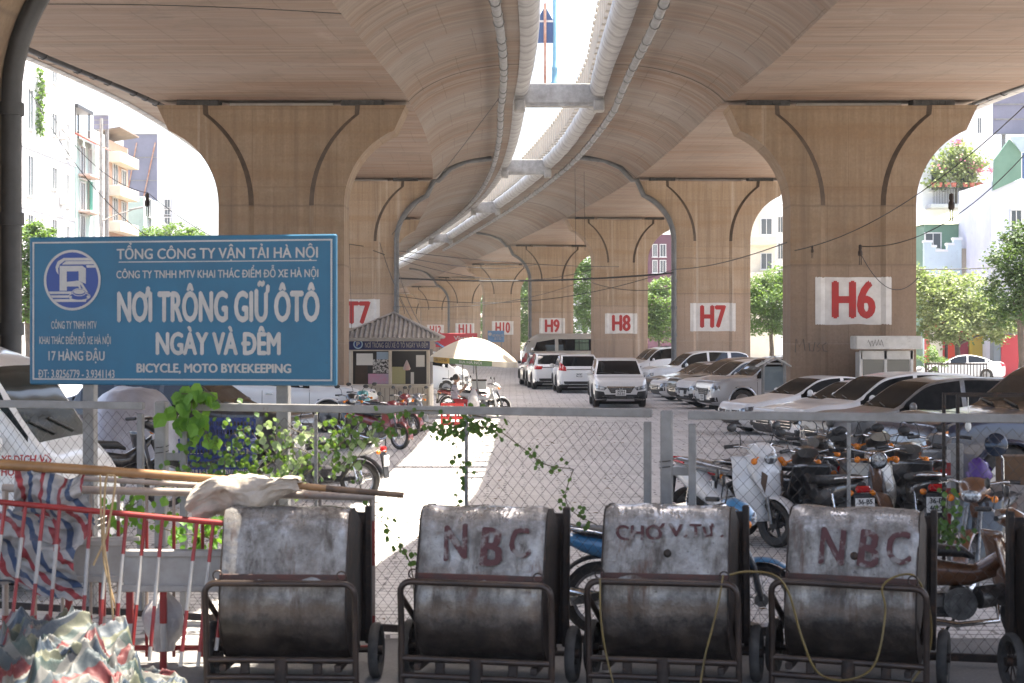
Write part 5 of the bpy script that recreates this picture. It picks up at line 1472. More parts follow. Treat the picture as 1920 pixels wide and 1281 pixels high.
# ------------------------------------------------------------------ umbrella
UD = 55.0
uc = Vector((ax(889, UD), UD, 0))
t = thing("sun_umbrella", "big cream sun umbrella with printed valance over the seated woman", "umbrella", uc)
ur, uz0, uz1 = 1.42, 1.86, 2.56
M_CANV = mat("cream_umbrella_canvas", (0.56, 0.50, 0.40), 0.8, col2=(0.40, 0.30, 0.19), scale=1.2, lo=.5, hi=.8)
tilt = Matrix.Rotation(R(4), 4, 'Y')
def canopy(u, v):
    a = u*2*PI; k = .5+.5*abs(math.cos(a*4)); r = ur*v*(1-.045*(1-k)*v)
    z = (uz1-uz0)*(1-v**1.75) - .05*(1-k)*v*0
    return tilt @ Vector((r*math.cos(a), r*math.sin(a), z)) + Vector((0, 0, uz0))
mb = MB(); mb.grid(64, 10, canopy); mb.build("canopy", M_CANV, t, 50)
def val(u, v):
    p = canopy(u, 1.0); k = .5+.5*abs(math.cos(u*8*PI)); return p+Vector((0, 0, -v*(.15+.03*k)))
for s0, s1, m in ((.56, .66, mat("ochre_valance", (.42, .26, .06), .8)), (.66, .82, mat("green_valance", (.10, .17, .08), .8)), (.82, 1.0, M_CANV), (.0, .25, M_CANV), (.25, .56, M_CANV)):
    mb = MB(); mb.grid(18, 2, lambda u, v: val(s0+(s1-s0)*u, v)); mb.build("valance", m, t, 80)
def onval(s, z):
    p = val(s, 0); return p
for txt, s0, s1 in (("TỔ PHỤC LÀ CÓ TIỀN", .575, .65), ("BIA HÀ NỘI", .70, .78)):
    m2 = text_mb(txt, 1.0, .08, .02)
    out = []
    for p in m2.v:
        q = val(s0+(s1-s0)*p[0], 0); c = Vector((0, 0, uz0)); d = Vector((q.x, q.y, 0)).normalized()
        out.append(q+d*.008+Vector((0, 0, -.125+p[1])))
    m2.v = out; m2.build("lettering", M_BROWN if s0 < .6 else M_SIGNW, t)
mb = MB(); mb.cyl((-.0, 0, uz1-.05), (.16, 0, .1), .025, n=8); mb.build("pole", M_FRAME, t, 60)
mb = MB()
for k in range(8):
    a = 2*PI*(k+.0)/8; p = canopy((k)/8, .97); mb.cyl((0.02, 0, uz1-.08), p-Vector((0, 0, .03)), .010, n=5)
mb.build("rib", M_FRAME, t, 60)
mb = MB(); mb.cyl((.17, 0, 0), (.17, 0, .12), .24, .2, n=16); mb.build("base", M_CONC, t, 60)
# blue awning and red banner beyond
t = thing("red_banner", "red shop banner with white lettering behind the umbrella and booth roof", "banner", (ax(856, 120), 120, 0))
mb = MB(); mb.cbox((0, 0, az(638, 120)), (ax(895, 120)-ax(817, 120), .12, .98), .02); mb.build("panel", mat("red_banner_cloth", (.38, .02, .035), .6), t)
lettering("lettering", "Viettel", M_SIGNW, t, (ax(851, 120)-ax(856, 120), -.07, az(637.5, 120)), 1.35, .27, .02)
for x in (-1.2, 1.2):
    mb = MB(); mb.cyl((x, .1, 0), (x, .1, 2.6), .05, n=8); mb.build("post", M_FRAME, t, 60)
t = thing("small_notice_sign", "small blue notice sign with white lettering in front of the H10 pier", "sign", (ax(930, 150), 150, 0))
mb = MB(); mb.cbox((0, 0, az(631, 150)), (1.45, .08, 1.0), .02); mb.build("board", mat("pale_blue_sign", (.10, .22, .40), .5), t)
for k, (tx, wd) in enumerate((("NƠI TRÔNG GIỮ", .95), ("XE Ô TÔ", .6))): lettering("lettering", tx, M_SIGNW, t, (-.3 if k == 0 else -.15, -.05, az(631, 150)-.02-.28*k), wd, .2, .04)
mb = MB(); mb.add([(-.52+.15*math.cos(-2*PI*i/16), -.046, az(631, 150)+.2+.15*math.sin(-2*PI*i/16)) for i in range(16)], [list(range(16))]); mb.build("emblem", M_SIGNW, t)
for x in (-.5, .5):
    mb = MB(); mb.cyl((x, .06, 0), (x, .06, 2.3), .04, n=8); mb.build("post", M_FRAME, t, 60)
t = thing("awning", "blue plastic awning at the right side of the ticket booth", "awning", (X1+.1, BD+.4, 0))
mb = MB(); mb.grid(8, 6, lambda u, v: Vector((.05+1.0*v, -.5+1.8*u, 2.42-.62*v-.06*math.sin(u*PI)*(1-v)))); mb.build("sheet", mat("blue_tarpaulin", (.05, .17, .38), .5, col2=(.04, .12, .28), scale=4), t, 80)
mb = MB(); mb.cyl((1.0, -.4, 0), (1.0, -.4, 1.85), .025, n=6); mb.build("prop", M_FRAME, t, 60)

# ------------------------------------------------------------------ minibus
t = thing("minibus", "beige minibus with curtained windows partly behind the H8 pier", "minibus", (ax(985, 131)+3.5, 131, 0), R(186), None, 1.06)
L_, W_, H_ = 7.0, 2.05, 2.68
mb = MB()
def bus(u, v):
    x = L_/2-L_*u; e = L_*u; b = L_-e
    a = v*2*PI
    top = H_ - .95*max(0, 1-e/1.15)**1.5 - .5*max(0, 1-e/.25)**2 - .12*max(0, 1-b/.4)**2
    bot = .38+.14*max(0, 1-e/.4); w = W_/2*(1-.16*max(0, 1-e/.9)**2-.05*max(0, 1-b/.3)**2)
    c, s = math.cos(a), math.sin(a); n = 5
    q = (abs(c)**n+abs(s)**n)**(-1/n)
    return Vector((x, w*c*q*(1-.07*max(0, s)), (top+bot)/2+(top-bot)/2*s*q))
mb.grid(44, 40, bus)
mb.add([bus(0, j/40) for j in range(40)], [list(range(40))]); mb.add([bus(1, j/40) for j in range(40)], [list(range(40))[::-1]])
bo = mb.build("body", P_BEIGE, t, 40); fixn(bo)
bv = BVHTree.FromPolygons([Vector(q) for q in mb.v], mb.f)
def bpatch(nm, cs, m, d, off=.012, n=8, mm=4):
    vs, fs = quadpatch(bv, cs, n, mm, d, off); q = MB(); q.add(vs, fs); return q.build(nm, m, t, 50)
for s in (-1, 1):
    bpatch("side_window", [(1.05, 0, 2.28), (-3.1, 0, 2.28), (-3.1, 0, 1.45), (1.05, 0, 1.45)], M_GLASS, (0, -s, 0), .012, 12, 3)
    bpatch("cab_window", [(2.62, 0, 2.05), (1.3, 0, 2.28), (1.3, 0, 1.42), (2.85, 0, 1.42)], M_GLASS, (0, -s, 0), .012, 6, 3)
    for xx in (-.45, -1.8):
        bpatch("window_bar", [(xx+.03, 0, 2.28), (xx-.03, 0, 2.28), (xx-.03, 0, 1.45), (xx+.03, 0, 1.45)], M_DPLAS, (0, -s, 0), .02, 1, 3)
    bpatch("curtain", [(-.15, 0, 2.24), (-1.15, 0, 2.24), (-1.15, 0, 1.5), (-.15, 0, 1.5)], mat("green_curtain", (.16, .22, .15), .8, col2=(.07, .1, .07), scale=3, stretch=(9, 1, .1)), (0, -s, 0), .016, 6, 2)
    bpatch("headlight", [(3.4, s*.62, 1.02), (3.4, s*.95, 1.06), (3.4, s*.95, .82), (3.4, s*.66, .82)], M_LAMP, (-1, -s*.15, 0), .015, 4, 3)
    q = MB(); q.sphere((2.95, s*1.2, 1.55), (.08, .12, .2), 8, 6); q.cyl((2.9, s*.95, 1.6), (2.95, s*1.2, 1.65), .03, n=6); q.build("mirror", M_CHROME, t, 60)
    for xx in (2.2, -2.1):
        q = MB(); q.cyl((xx, s*.8, .40), (xx, s*1.03, .40), .40, n=24); wq = q.build("tyre", M_TYRE, t, 40)
        q = MB(); q.cyl((xx, s*1.03, .40), (xx, s*1.045, .40), .23, n=20); q.build("rim", M_RIM, wq)
bpatch("windscreen", [(3.2, .82, 2.15), (3.2, -.82, 2.15), (3.2, -.9, 1.35), (3.2, .9, 1.35)], M_GLASS, (-1, 0, -.2), .012, 8, 5)
bpatch("grille", [(3.4, .5, .95), (3.4, -.5, .95), (3.4, -.45, .78), (3.4, .45, .78)], M_DPLAS, (-1, 0, 0), .015, 4, 2)

# ------------------------------------------------------------------ arrow sign and lamp post on the first beam
bz_ = ZS(62)+1.56
t = thing("arrow_sign", "dark blue house shaped sign seen from behind on a rusty post on the beam", "sign", (ax(1022, 62), 62, bz_))
mb = MB(); mb.cyl((0, .03, 0), (0, .03, az(6, 62)-bz_), .05, n=8); mb.build("post", mat("rusty_red_post", (.34, .13, .07), .7, col2=(.45, .32, .26), scale=3), t, 60)
M_SBACK = mat("dark_blue_sign_back", (0.035, 0.07, 0.16), .6)
zb0, zb1, zm = az(80, 62)-bz_, az(10, 62)-bz_, az(38, 62)-bz_
mb = MB(); mb.prism([(-.29, zb0), (.29, zb0), (.29, zm-.06), (-.29, zm-.06)], .03, XZ @ Matrix.Translation((0, 0, .09))); mb.build("lower_panel", M_SBACK, t)
mb = MB(); mb.prism([(-.29, zm+.02), (.29, zm+.02), (0, zb1)], .03, XZ @ Matrix.Translation((0, 0, .09))); mb.build("pointed_panel", M_SBACK, t)
mb = MB(); mb.cbox((0, .1, zm-.02), (.6, .04, .07), .005); mb.build("cross_bar", M_PAINTW, t)
t = thing("lamp_post", "pale blue lamp post rising from the beam past the top of the photo", "lamp post", (ax(1040, 62), 62.15, bz_))
mb = MB(); mb.lathe([(.14, 0), (.14, .1), (.11, .14), (.10, .55), (.12, .6), (.085, .68), (.07, 1.0), (.06, 7.0)], 14); mb.build("column", mat("pale_blue_post_paint", (.18, .36, .46), .5, col2=(.13, .28, .38), scale=2), t, 50)
mb = MB(); mb.tube([(0, 0, 6.9), (-.3, 0, 7.4), (-1.0, 0, 7.7), (-1.6, 0, 7.75)], .045, 8); mb.cbox((-1.9, 0, 7.75), (.7, .22, .12), .04); mb.build("lamp_arm", M_FRAME, t, 60)

# ------------------------------------------------------------------ kiosk and notice cabinet by the H6 pier
t = thing("white_kiosk", "small white kiosk with a slab fascia set against the H6 pier", "kiosk", (ax(1662, 51.2), 51.2, 0))
kx = lambda px: ax(px, 51.2)-ax(1662, 51.2); kz = lambda py: az(py, 51.2)
M_KW = mat("kiosk_white_paint", (.50, .49, .46), .7, col2=(.40, .385, .355), scale=3, dirt=((.22, .19, .15), 6, .6, .72))
mb = MB(); mb.cbox((0, .05, (kz(630)+kz(655))/2), (kx(1726)-kx(1602), .9, kz(630)-kz(655)), .03); mb.build("fascia", M_KW, t)
mb = MB(); mb.cbox((0, .55, 1.15), (kx(1700)-kx(1612), 1.2, 2.3-.35), .02); mb.build("housing", M_KW, t)
for a, b in ((1617, 1657), (1662, 1704)):
    mb = MB(); mb.box(((kx(a)+kx(b))/2, -.07, 1.28), (kx(b)-kx(a), .02, 1.25)); mb.build("window", glass_mat("kiosk_glass", (.07, .075, .07), .06) if "kiosk_glass" not in bpy.data.materials else bpy.data.materials["kiosk_glass"], t)
for px in (1613, 1659, 1708):
    mb = MB(); mb.cbox((kx(px), -.08, 1.1), (.09, .06, 2.15), .008); mb.build("frame_post", M_KW, t)
mb = MB(); mb.cbox((0, -.085, 2.04), (kx(1710)-kx(1611), .05, .26), .008); mb.build("header", M_KW, t)
# graffiti scrawl on the fascia
def scrawl(nm, parent, pts, r, m, y):
    mb = MB(); mb.tube([(a, y, b) for a, b in pts], r, 5); return mb.build(nm, m, parent)
rr = random.Random(3)
scrawl("graffiti", t, [(kx(1622)+.02*i, kz(643)+.09*math.sin(i*1.3)+.03*math.sin(i*2.9)) for i in range(24)], .006, M_INK, -.405)
t2 = pH6
for k, pts in enumerate(([(0, 0), (.02, .42), (.12, .18), (.25, .42), (.3, .05)], [(.42, .3), (.44, .06), (.55, .04), (.6, .32)], [(.75, .3), (.66, .2), (.78, .12), (.68, .02)], [(.95, .3), (.84, .22), (.86, .05), (.98, .04)])):
    scrawl("graffiti", pH6, [(-1.78+a, 2.1+b) for a, b in pts], .014, mat("faded_black_spray", (.1, .085, .075), .9), -.002)
t = thing("notice_cabinet", "glass notice cabinet on legs with a small gabled roof left of the H6 pier", "notice cabinet", (ax(1452, 51), 51, 0))
cx_ = .62/2
zt_, zb_ = az(672, 51), az(737, 51)
mb = MB(); mb.cbox((0, .12, (zt_+zb_)/2-.1), (.56, .02, zt_-zb_-.3), .004); mb.build("glass_front", glass_mat("cabinet_glass", (.16, .19, .2), .05), t)
for x in (-.32, .32):
    for y in (0, .3):
        mb = MB(); mb.cbox((x, y, zt_/2-.02), (.05, .05, zt_-.1), .006); mb.build("post", M_FRAME, t)
for z in (zt_-.16, zb_+.05):
    mb = MB(); mb.cbox((0, 0, z), (.66, .04, .05), .005); mb.build("rail", M_FRAME, t)
mb = MB(); mb.prism([(-.5, zt_-.22), (0, zt_+.08), (.5, zt_-.22), (.5, zt_-.26), (0, zt_+.03), (-.5, zt_-.26)], .55, XZ @ Matrix.Translation((0, 0, -.1))); mb.build("gable_roof", M_KW, t)

# ------------------------------------------------------------------ motorbikes
M_SEAT = mat("black_vinyl_seat", (0.018, 0.018, 0.019), 0.45)
M_ENG = mat("engine_alloy", (0.22, 0.22, 0.22), 0.4, 0.8, col2=(0.10, 0.10, 0.10), scale=12)
def fairing(mb, secs, n=14):
    """lofted body from (x, z, half height, half width, tilt) sections"""
    vs = []; k = len(secs)
    for (x, z, hz, hwid) in secs:
        for j in range(n):
            a = 2*PI*j/n; c, s = math.cos(a), math.sin(a); q = (abs(c)**2.6+abs(s)**2.6)**(-1/2.6)
            vs.append((x, hwid*c*q, z+hz*s*q))
    fs = [(i*n+j, i*n+(j+1) % n, (i+1)*n+(j+1) % n, (i+1)*n+j) for i in range(k-1) for j in range(n)]
    fs += [list(range(n)), list(range((k-1)*n, k*n))[::-1]]
    mb.add(vs, fs)
def wheelbike(t, x, r, alloy, spokes=16, w=.05):
    hub = bpy.data.objects.new("wheel", None); COL.objects.link(hub); hub.parent = t; hub.location = (x, 0, r)
    RX = Matrix.Rotation(R(90), 4, 'X')
    mb = MB(); mb.lathe([(r-.075, -w*.7), (r-.03, -w), (r-.004, -w*.5), (r, 0), (r-.004, w*.5), (r-.03, w), (r-.075, w*.7)], 28, RX); mb.build("tyre", M_TYRE, hub, 60)
    mb = MB(); mb.lathe([(r-.075, -w*.7), (r-.10, -w*.4), (r-.10, w*.4), (r-.075, w*.7)], 28, RX)
    mb.cyl((0, -.05, 0), (0, .05, 0), .055, n=12)
    if alloy:
        for k in range(5):
            a = 2*PI*k/5; d = Vector((math.cos(a), 0, math.sin(a))); mb.cyl(d*.04, d*(r-.09), .022, .016, n=6)
    else:
        for k in range(spokes):
            a = 2*PI*k/spokes; b = a+(.5 if k % 2 else -.5); mb.cyl((.045*math.cos(b), .03 if k % 2 else -.03, .045*math.sin(b)), ((r-.09)*math.cos(a), 0, (r-.09)*math.sin(a)), .003, n=3, caps=False)
    mb.build("rim", M_RIM if not alloy else M_DPLAS, hub, 50)
def bike(label, loc, rz, col, kind="under", col2=None, seat=None, group=None, steer=0.0, plate=None, mirrors=True, roundlamp=False, scale=1.08, alloy=False, legshield=None, lean=0.0, cat="motorbike", seatcol=None, ring=None):
    t = thing("motorbike", label, cat, loc, rz, group, scale); t.rotation_euler.x = lean
    col2 = col2 or M_DPLAS
    sc = kind == "scooter"; r = .245 if sc else .285; xf, xr = (.62, -.62)
    wheelbike(t, xf, r, alloy or sc); wheelbike(t, xr, r, alloy or sc)
    # fork, shocks, swing arm
    for s in (-1, 1):
        mb = MB(); mb.tube([(xf, s*.075, r), (xf-.06, s*.075, .55), (xf-.17, s*.06, .80)], .022, 8); mb.build("fork_leg", M_ENG, t, 60)
        mb = MB(); mb.cyl((xr, s*.10, r), (xr+.10, s*.12, .64), .014, n=8)
        mb.tube([(xr+.02*1+.10*k/40+.035*math.cos(k*1.6)*.0+.0, s*(.10+.02*k/40)+.028*math.sin(k*1.6), r+.06+(.34)*k/40+.0) for k in range(41)], .007, 4)
        mb.build("shock_absorber", M_CHROME, t, 60)
        mb = MB(); mb.cbox(((xr-.02+.05)/2+.05, s*.085, r+.02), (.55, .025, .05), .008); mb.build("swing_arm", M_DPLAS, t)
    # engine
    mb = MB(); mb.cyl((.02, -.13, .36), (.02, .13, .36), .125, n=18); mb.cyl((.16, -.07, .40), (.36, 0, .42), .085, n=12); mb.cbox((-.10, 0, .34), (.3, .18, .18), .03)
    mb.cyl((.02, -.145, .36), (.02, -.125, .36), .08, n=14); mb.cyl((.02, .125, .36), (.02, .145, .36), .08, n=14)
    mb.build("engine", M_ENG, t, 40)
    mb = MB(); mb.tube([(.30, -.06, .36), (.30, -.12, .24), (.0, -.15, .21), (-.25, -.155, .24), (-.42, -.16, .27), (-.85, -.165, .36)], [.02, .02, .022, .03, .045, .042], 10); mb.build("exhaust", M_CHROME, t, 50)
    mb = MB(); mb.cbox((-.66, -.207, .325), (.38, .012, .07), .005, ry=-.2); mb.build("heat_shield", M_CHROME, t)
    # bodywork
    mb = MB()
    if sc: fairing(mb, [(.12, .34, .06, .13), (-.1, .40, .10, .15), (-.35, .56, .17, .165), (-.6, .64, .13, .14), (-.85, .72, .06, .09), (-.92, .74, .03, .05)])
    else: fairing(mb, [(.30, .60, .05, .05), (.1, .56, .08, .085), (-.15, .58, .10, .12), (-.45, .64, .10, .135), (-.75, .71, .07, .105), (-.93, .76, .03, .05)])
    mb.build("rear_fairing", col, t, 60)
    if not sc:
        mb = MB(); fairing(mb, [(.44, .80, .05, .04), (.30, .66, .075, .06), (.12, .56, .07, .07), (0, .54, .05, .06)]); mb.build("spine_cover", col, t, 60)
    # seat
    mb = MB(); fairing(mb, [(.13, .70, .02, .09), (.05, .74, .045, .12), (-.2, .755, .05, .14), (-.5, .785, .055, .14), (-.75, .81, .045, .12), (-.83, .82, .02, .08)]); mb.build("seat", seatcol or M_SEAT, t, 60)
    mb = MB(); mb.tube([(-.6, .13, .80), (-.85, .12, .83), (-.95, .0, .84), (-.85, -.12, .83), (-.6, -.13, .80)], .014, 8); mb.build("grab_rail", M_TAIL if ring == "red" else M_CHROME, t, 60)
    # leg shield
    ls = legshield or col
    mb = MB()
    def shield(u, v):
        z = .28+.60*u if not sc else .26+.66*u; y = (v-.5)*2; w = (.14+.10*math.sin(min(1, u*1.25)*PI*.75)) * (1.25 if sc else 1.0)
        x = .40-.15*u + (.10 if not sc else .13)*(1-abs(y)**1.6) - .02
        if sc: x += .08*u*(1-y*y)
        return Vector((x, y*w, z))
    mb.grid(14, 14, shield); o = mb.build("leg_shield", ls, t, 70)
    md = o.modifiers.new("thick", 'SOLIDIFY'); md.thickness = .02
    if sc:
        mb = MB(); fairing(mb, [(.585, .58, .10, .10), (.56, .66, .16, .17), (.50, .76, .17, .205), (.40, .84, .12, .20), (.30, .88, .06, .14)]); mb.build("front_cowl", col, t, 60)
        mb = MB(); fairing(mb, [(.34, .27, .03, .15), (.0, .26, .03, .16), (-.1, .28, .05, .16)]); mb.build("foot_board", M_DPLAS, t, 60)
        for s in (-1, 1):
            mb = MB(); mb.prism([(0, -.12), (.045, -.02), (.03, .10), (-.03, .06)], .02, Matrix.Translation((.57, s*.12, .68)) @ Matrix.Rotation(R(s*32), 4, 'Z') @ Matrix(((0, 0, 1, 0), (s, 0, 0, 0), (0, 1, 0, 0), (0, 0, 0, 1)))); fixn(mb.build("indicator", mat("smoky_lens", (.12, .08, .06), .12), t))
    # fenders
    mb = MB()
    def fend(u, v):
        a = R(-8)+R(150 if not sc else 125)*u; rr_ = r+.035; y = (v-.5)*.15
        return Vector((xf+rr_*math.cos(a), y, r+rr_*math.sin(a)-abs(v-.5)**2*.10))
    mb.grid(16, 6, fend); o = mb.build("front_fender", col if not roundlamp else (legshield and col) or col, t, 70); md = o.modifiers.new("thick", 'SOLIDIFY'); md.thickness = .008
    mb = MB()
    def fend2(u, v):
        a = R(40)+R(130)*u; rr_ = r+.05; y = (v-.5)*.16
        return Vector((xr+rr_*math.cos(a), y, r+rr_*math.sin(a)-abs(v-.5)**2*.08))
    mb.grid(14, 6, fend2); o = mb.build("rear_fender", M_DPLAS, t, 70); md = o.modifiers.new("thick", 'SOLIDIFY'); md.thickness = .008
    # front end
    mb = MB()
    hx, hz = .40, .98
    if roundlamp:
        mb.lathe([(.0, .09), (.06, .085), (.085, .05), (.08, -.02), (.05, -.09), (0, -.11)], 18, Matrix.Translation((hx+.12, 0, .93)) @ Matrix.Rotation(R(90), 4, 'Y')); mb.build("headlight", M_LAMP, t, 50)
        mb = MB(); mb.lathe([(.087, .03), (.095, .05), (.087, .06)], 18, Matrix.Translation((hx+.12, 0, .93)) @ Matrix.Rotation(R(90), 4, 'Y')); mb.build("lamp_rim", M_CHROME, t, 50)
        mb = MB(); fairing(mb, [(hx+.12, .93, .08, .085), (hx+.02, .95, .07, .1), (hx-.08, .96, .04, .09)]); mb.build("handlebar_cowl", col2, t, 60)
        mb = MB(); fairing(mb, [(.52, .60, .20, .055), (.47, .72, .22, .06), (.41, .80, .14, .06)]); mb.build("steering_cover", col2, t, 60)
    else:
        fairing(mb, [(hx+.17, .91, .05, .06), (hx+.12, .93, .09, .11), (hx+.02, .98, .09, .15), (hx-.08, 1.0, .05, .12)]); mb.build("handlebar_cowl", col, t, 60)
        mb = MB(); mb.sphere((hx+.135, 0, .91), (.06, .095, .065), 14, 8); mb.build("headlight", M_LAMP, t, 60)
    for s in (-1, 1):
        mb = MB(); mb.sphere((hx+.10, s*.20, .93 if roundlamp else .88), (.035, .035, .035), 8, 6); mb.cyl((hx+.07, s*.08, .93), (hx+.10, s*.2, .93 if roundlamp else .88), .012, n=5); mb.build("indicator", M_AMBER, t, 60)
    mb = MB(); mb.tube([(hx-.16, -.34, 1.02), (hx-.08, -.24, 1.03), (hx-.03, -.1, 1.0), (hx-.02, 0, .99), (hx-.03, .1, 1.0), (hx-.08, .24, 1.03), (hx-.16, .34, 1.02)], .013, 8); mb.build("handlebar", M_CHROME, t, 60)
    for s in (-1, 1):
        mb = MB(); mb.cyl((hx-.09, s*.23, 1.03), (hx-.17, s*.36, 1.02), .02, n=8); mb.build("grip", M_DPLAS, t, 60)
        mb = MB(); mb.tube([(hx-.03, s*.24, 1.02), (hx+.02, s*.33, 1.0)], .006, 5); mb.build("lever", M_CHROME, t)
        if mirrors:
            mb = MB(); mb.tube([(hx-.07, s*.22, 1.03), (hx-.05, s*.25, 1.15), (hx-.08, s*.30, 1.20)], .006, 5); mb.sphere((hx-.09, s*.33, 1.22), (.02, .07, .045), 10, 7); mb.build("mirror", M_DPLAS, t, 60)
    # tail
    mb = MB(); mb.cbox((-.96, 0, .72), (.05, .16, .07), .02); mb.build("tail_light", M_TAIL, t)
    for s in (-1, 1):
        mb = MB(); mb.sphere((-.93, s*.12, .68), (.035, .035, .03), 8, 6); mb.build("indicator", M_AMBER, t, 60)
    mb = MB(); mb.cbox((-.98, 0, .50), (.02, .20, .36), .01, ry=.18); mb.build("mud_flap", M_DPLAS, t)
    mb = MB(); mb.cbox((-1.005, 0, .56), (.012, .21, .15), .004); p = mb.build("number_plate", M_PLATE, t)
    if plate:
        for q, tx in enumerate(plate): lettering("plate_number", tx, M_INK, p, (-1.013, .075, .575-.068*q), .15, .048, .03, '-x')
    mb = MB(); mb.tube([(.05, .14, .25), (-.02, .2, .12), (-.05, .24, .01)], .012, 6); mb.build("kick_stand", M_DPLAS, t)
    return t
MPA = lambda nm, c, **k: paint(nm, c, .08, **k)
BW_ = MPA("white_bike_paint", (.68, .68, .68)); BB_ = MPA("black_bike_paint", (.012, .012, .013)); BBL = MPA("sky_blue_bike_paint", (.045, .21, .40)); BOR = MPA("copper_orange_bike_paint", (.12, .042, .012))
BRD = MPA("red_bike_paint", (.18, .008, .012)); BTL = MPA("teal_bike_paint", (.03, .25, .25)); BBRN = MPA("brown_bike_paint", (.13, .06, .03)); BCR = MPA("cream_bike_paint", (.55, .53, .47)); BGR = MPA("grey_bike_paint", (.12, .12, .125))
g1 = "motorbikes parked behind the fence on the right"
def bk(px, D, hd, label, col, **k): return bike(label, (ax(px, D), D, 0), R(hd), col, **k)
bk(1374, 21.5, -52, "white scooter turned toward the camera with red grab rail, left of the other motorbikes", BW_, kind="scooter", group=g1, alloy=True, scale=1.2, ring="red", seatcol=BGR)
bk(1478, 22.2, 25, "black motorbike turned away between the white scooter and the cream cub", BB_, group=g1, plate=("36-B5", "294.67"), scale=1.2, alloy=True)
bk(1540, 20.7, 105, "black motorbike seen from behind with its plate beside the cream cub", BB_, group=g1, plate=("36-B5", "294.67"), scale=1.15)
bk(1622, 21.2, -88, "cream and brown cub style motorbike facing the camera with a round chrome headlamp", BBRN, legshield=BCR, col2=BBRN, roundlamp=True, group=g1, scale=1.18)
bk(1718, 20.6, 88, "black motorbike seen from behind with plate 36-B4 and twin tail lamps", BB_, group=g1, plate=("36-B4", "462.28"), scale=1.2)
bk(1560, 23.6, 70, "black motorbike in the second rank behind the tilted plate", BB_, group=g1, scale=1.18)
bk(1672, 23.2, 100, "black motorbike in the second rank just left of the one with plate 36-B4", BB_, group=g1, scale=1.2)
bk(1765, 23.0, 80, "dark grey motorbike in the second rank at the navy vehicle's nose", BGR, group=g1, scale=1.18)
bk(1600, 24.9, 160, "dark motorbike side on behind the cream cub with chrome handlebars", BGR, group=g1, scale=1.15)
bk(1275, 14.75, -3, "sky blue motorbike side on behind the fence and the third cart", BBL, scale=1.12, alloy=False)
bk(1790, 14.1, -4, "copper orange motorbike side on behind the fence between the last two carts", BOR, scale=1.1)
bk(1850, 17.5, -120, "orange and black motorbike front with a clear lamp near the right edge", BOR, scale=1.1, mirrors=False, legshield=BB_)
g2 = "motorbikes parked before the ticket booth"
bk(672, 46, -70, "teal motorbike parked by the white cabinet left of the booth", BTL, group=g2, scale=1.08)
bk(735, 44.5, -35, "red motorbike parked below the booth window", BRD, group=g2, scale=1.05)
bk(770, 47, -60, "dark motorbike parked at the right end of the booth's base", BGR, group=g2, scale=.98)
bk(712, 39.5, -40, "red and black motorbike facing right behind the vines, nearest of the booth bikes", BRD, group=g2, scale=1.05)
bk(655, 43, -75, "black motorbike with tall chrome mirrors left of the red ones", BB_, group=g2, scale=1.1)
bk(906, 56.2, 10, "white motorbike beside the umbrella pole with boxes on its seat", BW_, group=g2, scale=1.0, alloy=True)
bk(872, 58.5, 20, "red and white motorbike behind the seated woman", BRD, group=g2, scale=1.0)
bk(595, 27, 165, "red and silver motorbike tail showing through the creeper by the sign's right post", MPA("silver_bike_paint", (.4, .4, .4)), group=None, scale=1.15)
bk(212, 25.5, 25, "old dark motorbike with bare handlebars beside the silver covered car", BB_, mirrors=False, scale=1.3)

# ------------------------------------------------------------------ seated woman
PD = 54.6
t = thing("person", "woman in a pale striped shirt and red trousers sitting under the umbrella raising a bottle", "person", (ax(852, PD), PD, 0), R(0), None, 1.06)
me = bpy.data.meshes.new("body")
J = [((-.03, 0, .47), .13), ((0, 0, .62), .125), ((.0, 0, .80), .135), ((.0, 0, .94), .12), ((.015, 0, 1.02), .055), ((.03, 0, 1.08), .055),
     ((.0, .17, .93), .055), ((.10, .21, .72), .045), ((.28, .14, .86), .035), ((.33, .11, .92), .03),
     ((.0, -.17, .93), .055), ((.12, -.20, .72), .045), ((.30, -.10, .90), .035), ((.33, -.05, .97), .03),
     ((.38, .11, .50), .075), ((.42, .12, .12), .05), ((.50, .13, .04), .035), ((.38, -.11, .50), .075), ((.44, -.12, .12), .05), ((.52, -.13, .04), .035), ((.10, .09, .48), .095), ((.10, -.09, .48), .095)]
E = [(0, 1), (1, 2), (2, 3), (3, 4), (4, 5), (3, 6), (6, 7), (7, 8), (8, 9), (3, 10), (10, 11), (11, 12), (12, 13), (0, 20), (20, 14), (14, 15), (15, 16), (0, 21), (21, 17), (17, 18), (18, 19)]
me.from_pydata([j[0] for j in J], E, [])
o = bpy.data.objects.new("body", me); COL.objects.link(o); o.parent = t
o.modifiers.new("skin", 'SKIN'); 
for i, j in enumerate(J): me.skin_vertices[0].data[i].radius = (j[1], j[1]); me.skin_vertices[0].data[i].use_root = (i == 0)
o.modifiers.new("sub", 'SUBSURF').levels = 2; o.modifiers["sub"].render_levels = 2; o.modifiers["skin"].use_smooth_shade = True
def cloth_body():
    N = NT("woman_skin_and_clothes"); v = N.tc.outputs['Object']; s = N.sep(v); z, x = s[2], s[0]
    st = N.math('GREATER_THAN', N.math('FRACT', N.math('MULTIPLY', z, 22.0)), 0.5)
    shirt = N.mix(st, (.42, .38, .40), (.30, .27, .31))
    c = N.mix(N.math('GREATER_THAN', z, 1.0), shirt, (.32, .18, .12))
    c = N.mix(N.math('GREATER_THAN', x, .16), c, (.32, .18, .12))
    leg = N.math('LESS_THAN', z, .575)
    c = N.mix(leg, c, N.mix(N.math('GREATER_THAN', z, .16), (.3, .17, .11), (.36, .03, .035)))
    N.set(Base_Color=c, Roughness=.8); return N.m
me.materials.append(cloth_body())
M_SKIN = mat("skin", (.32, .18, .12), .6)
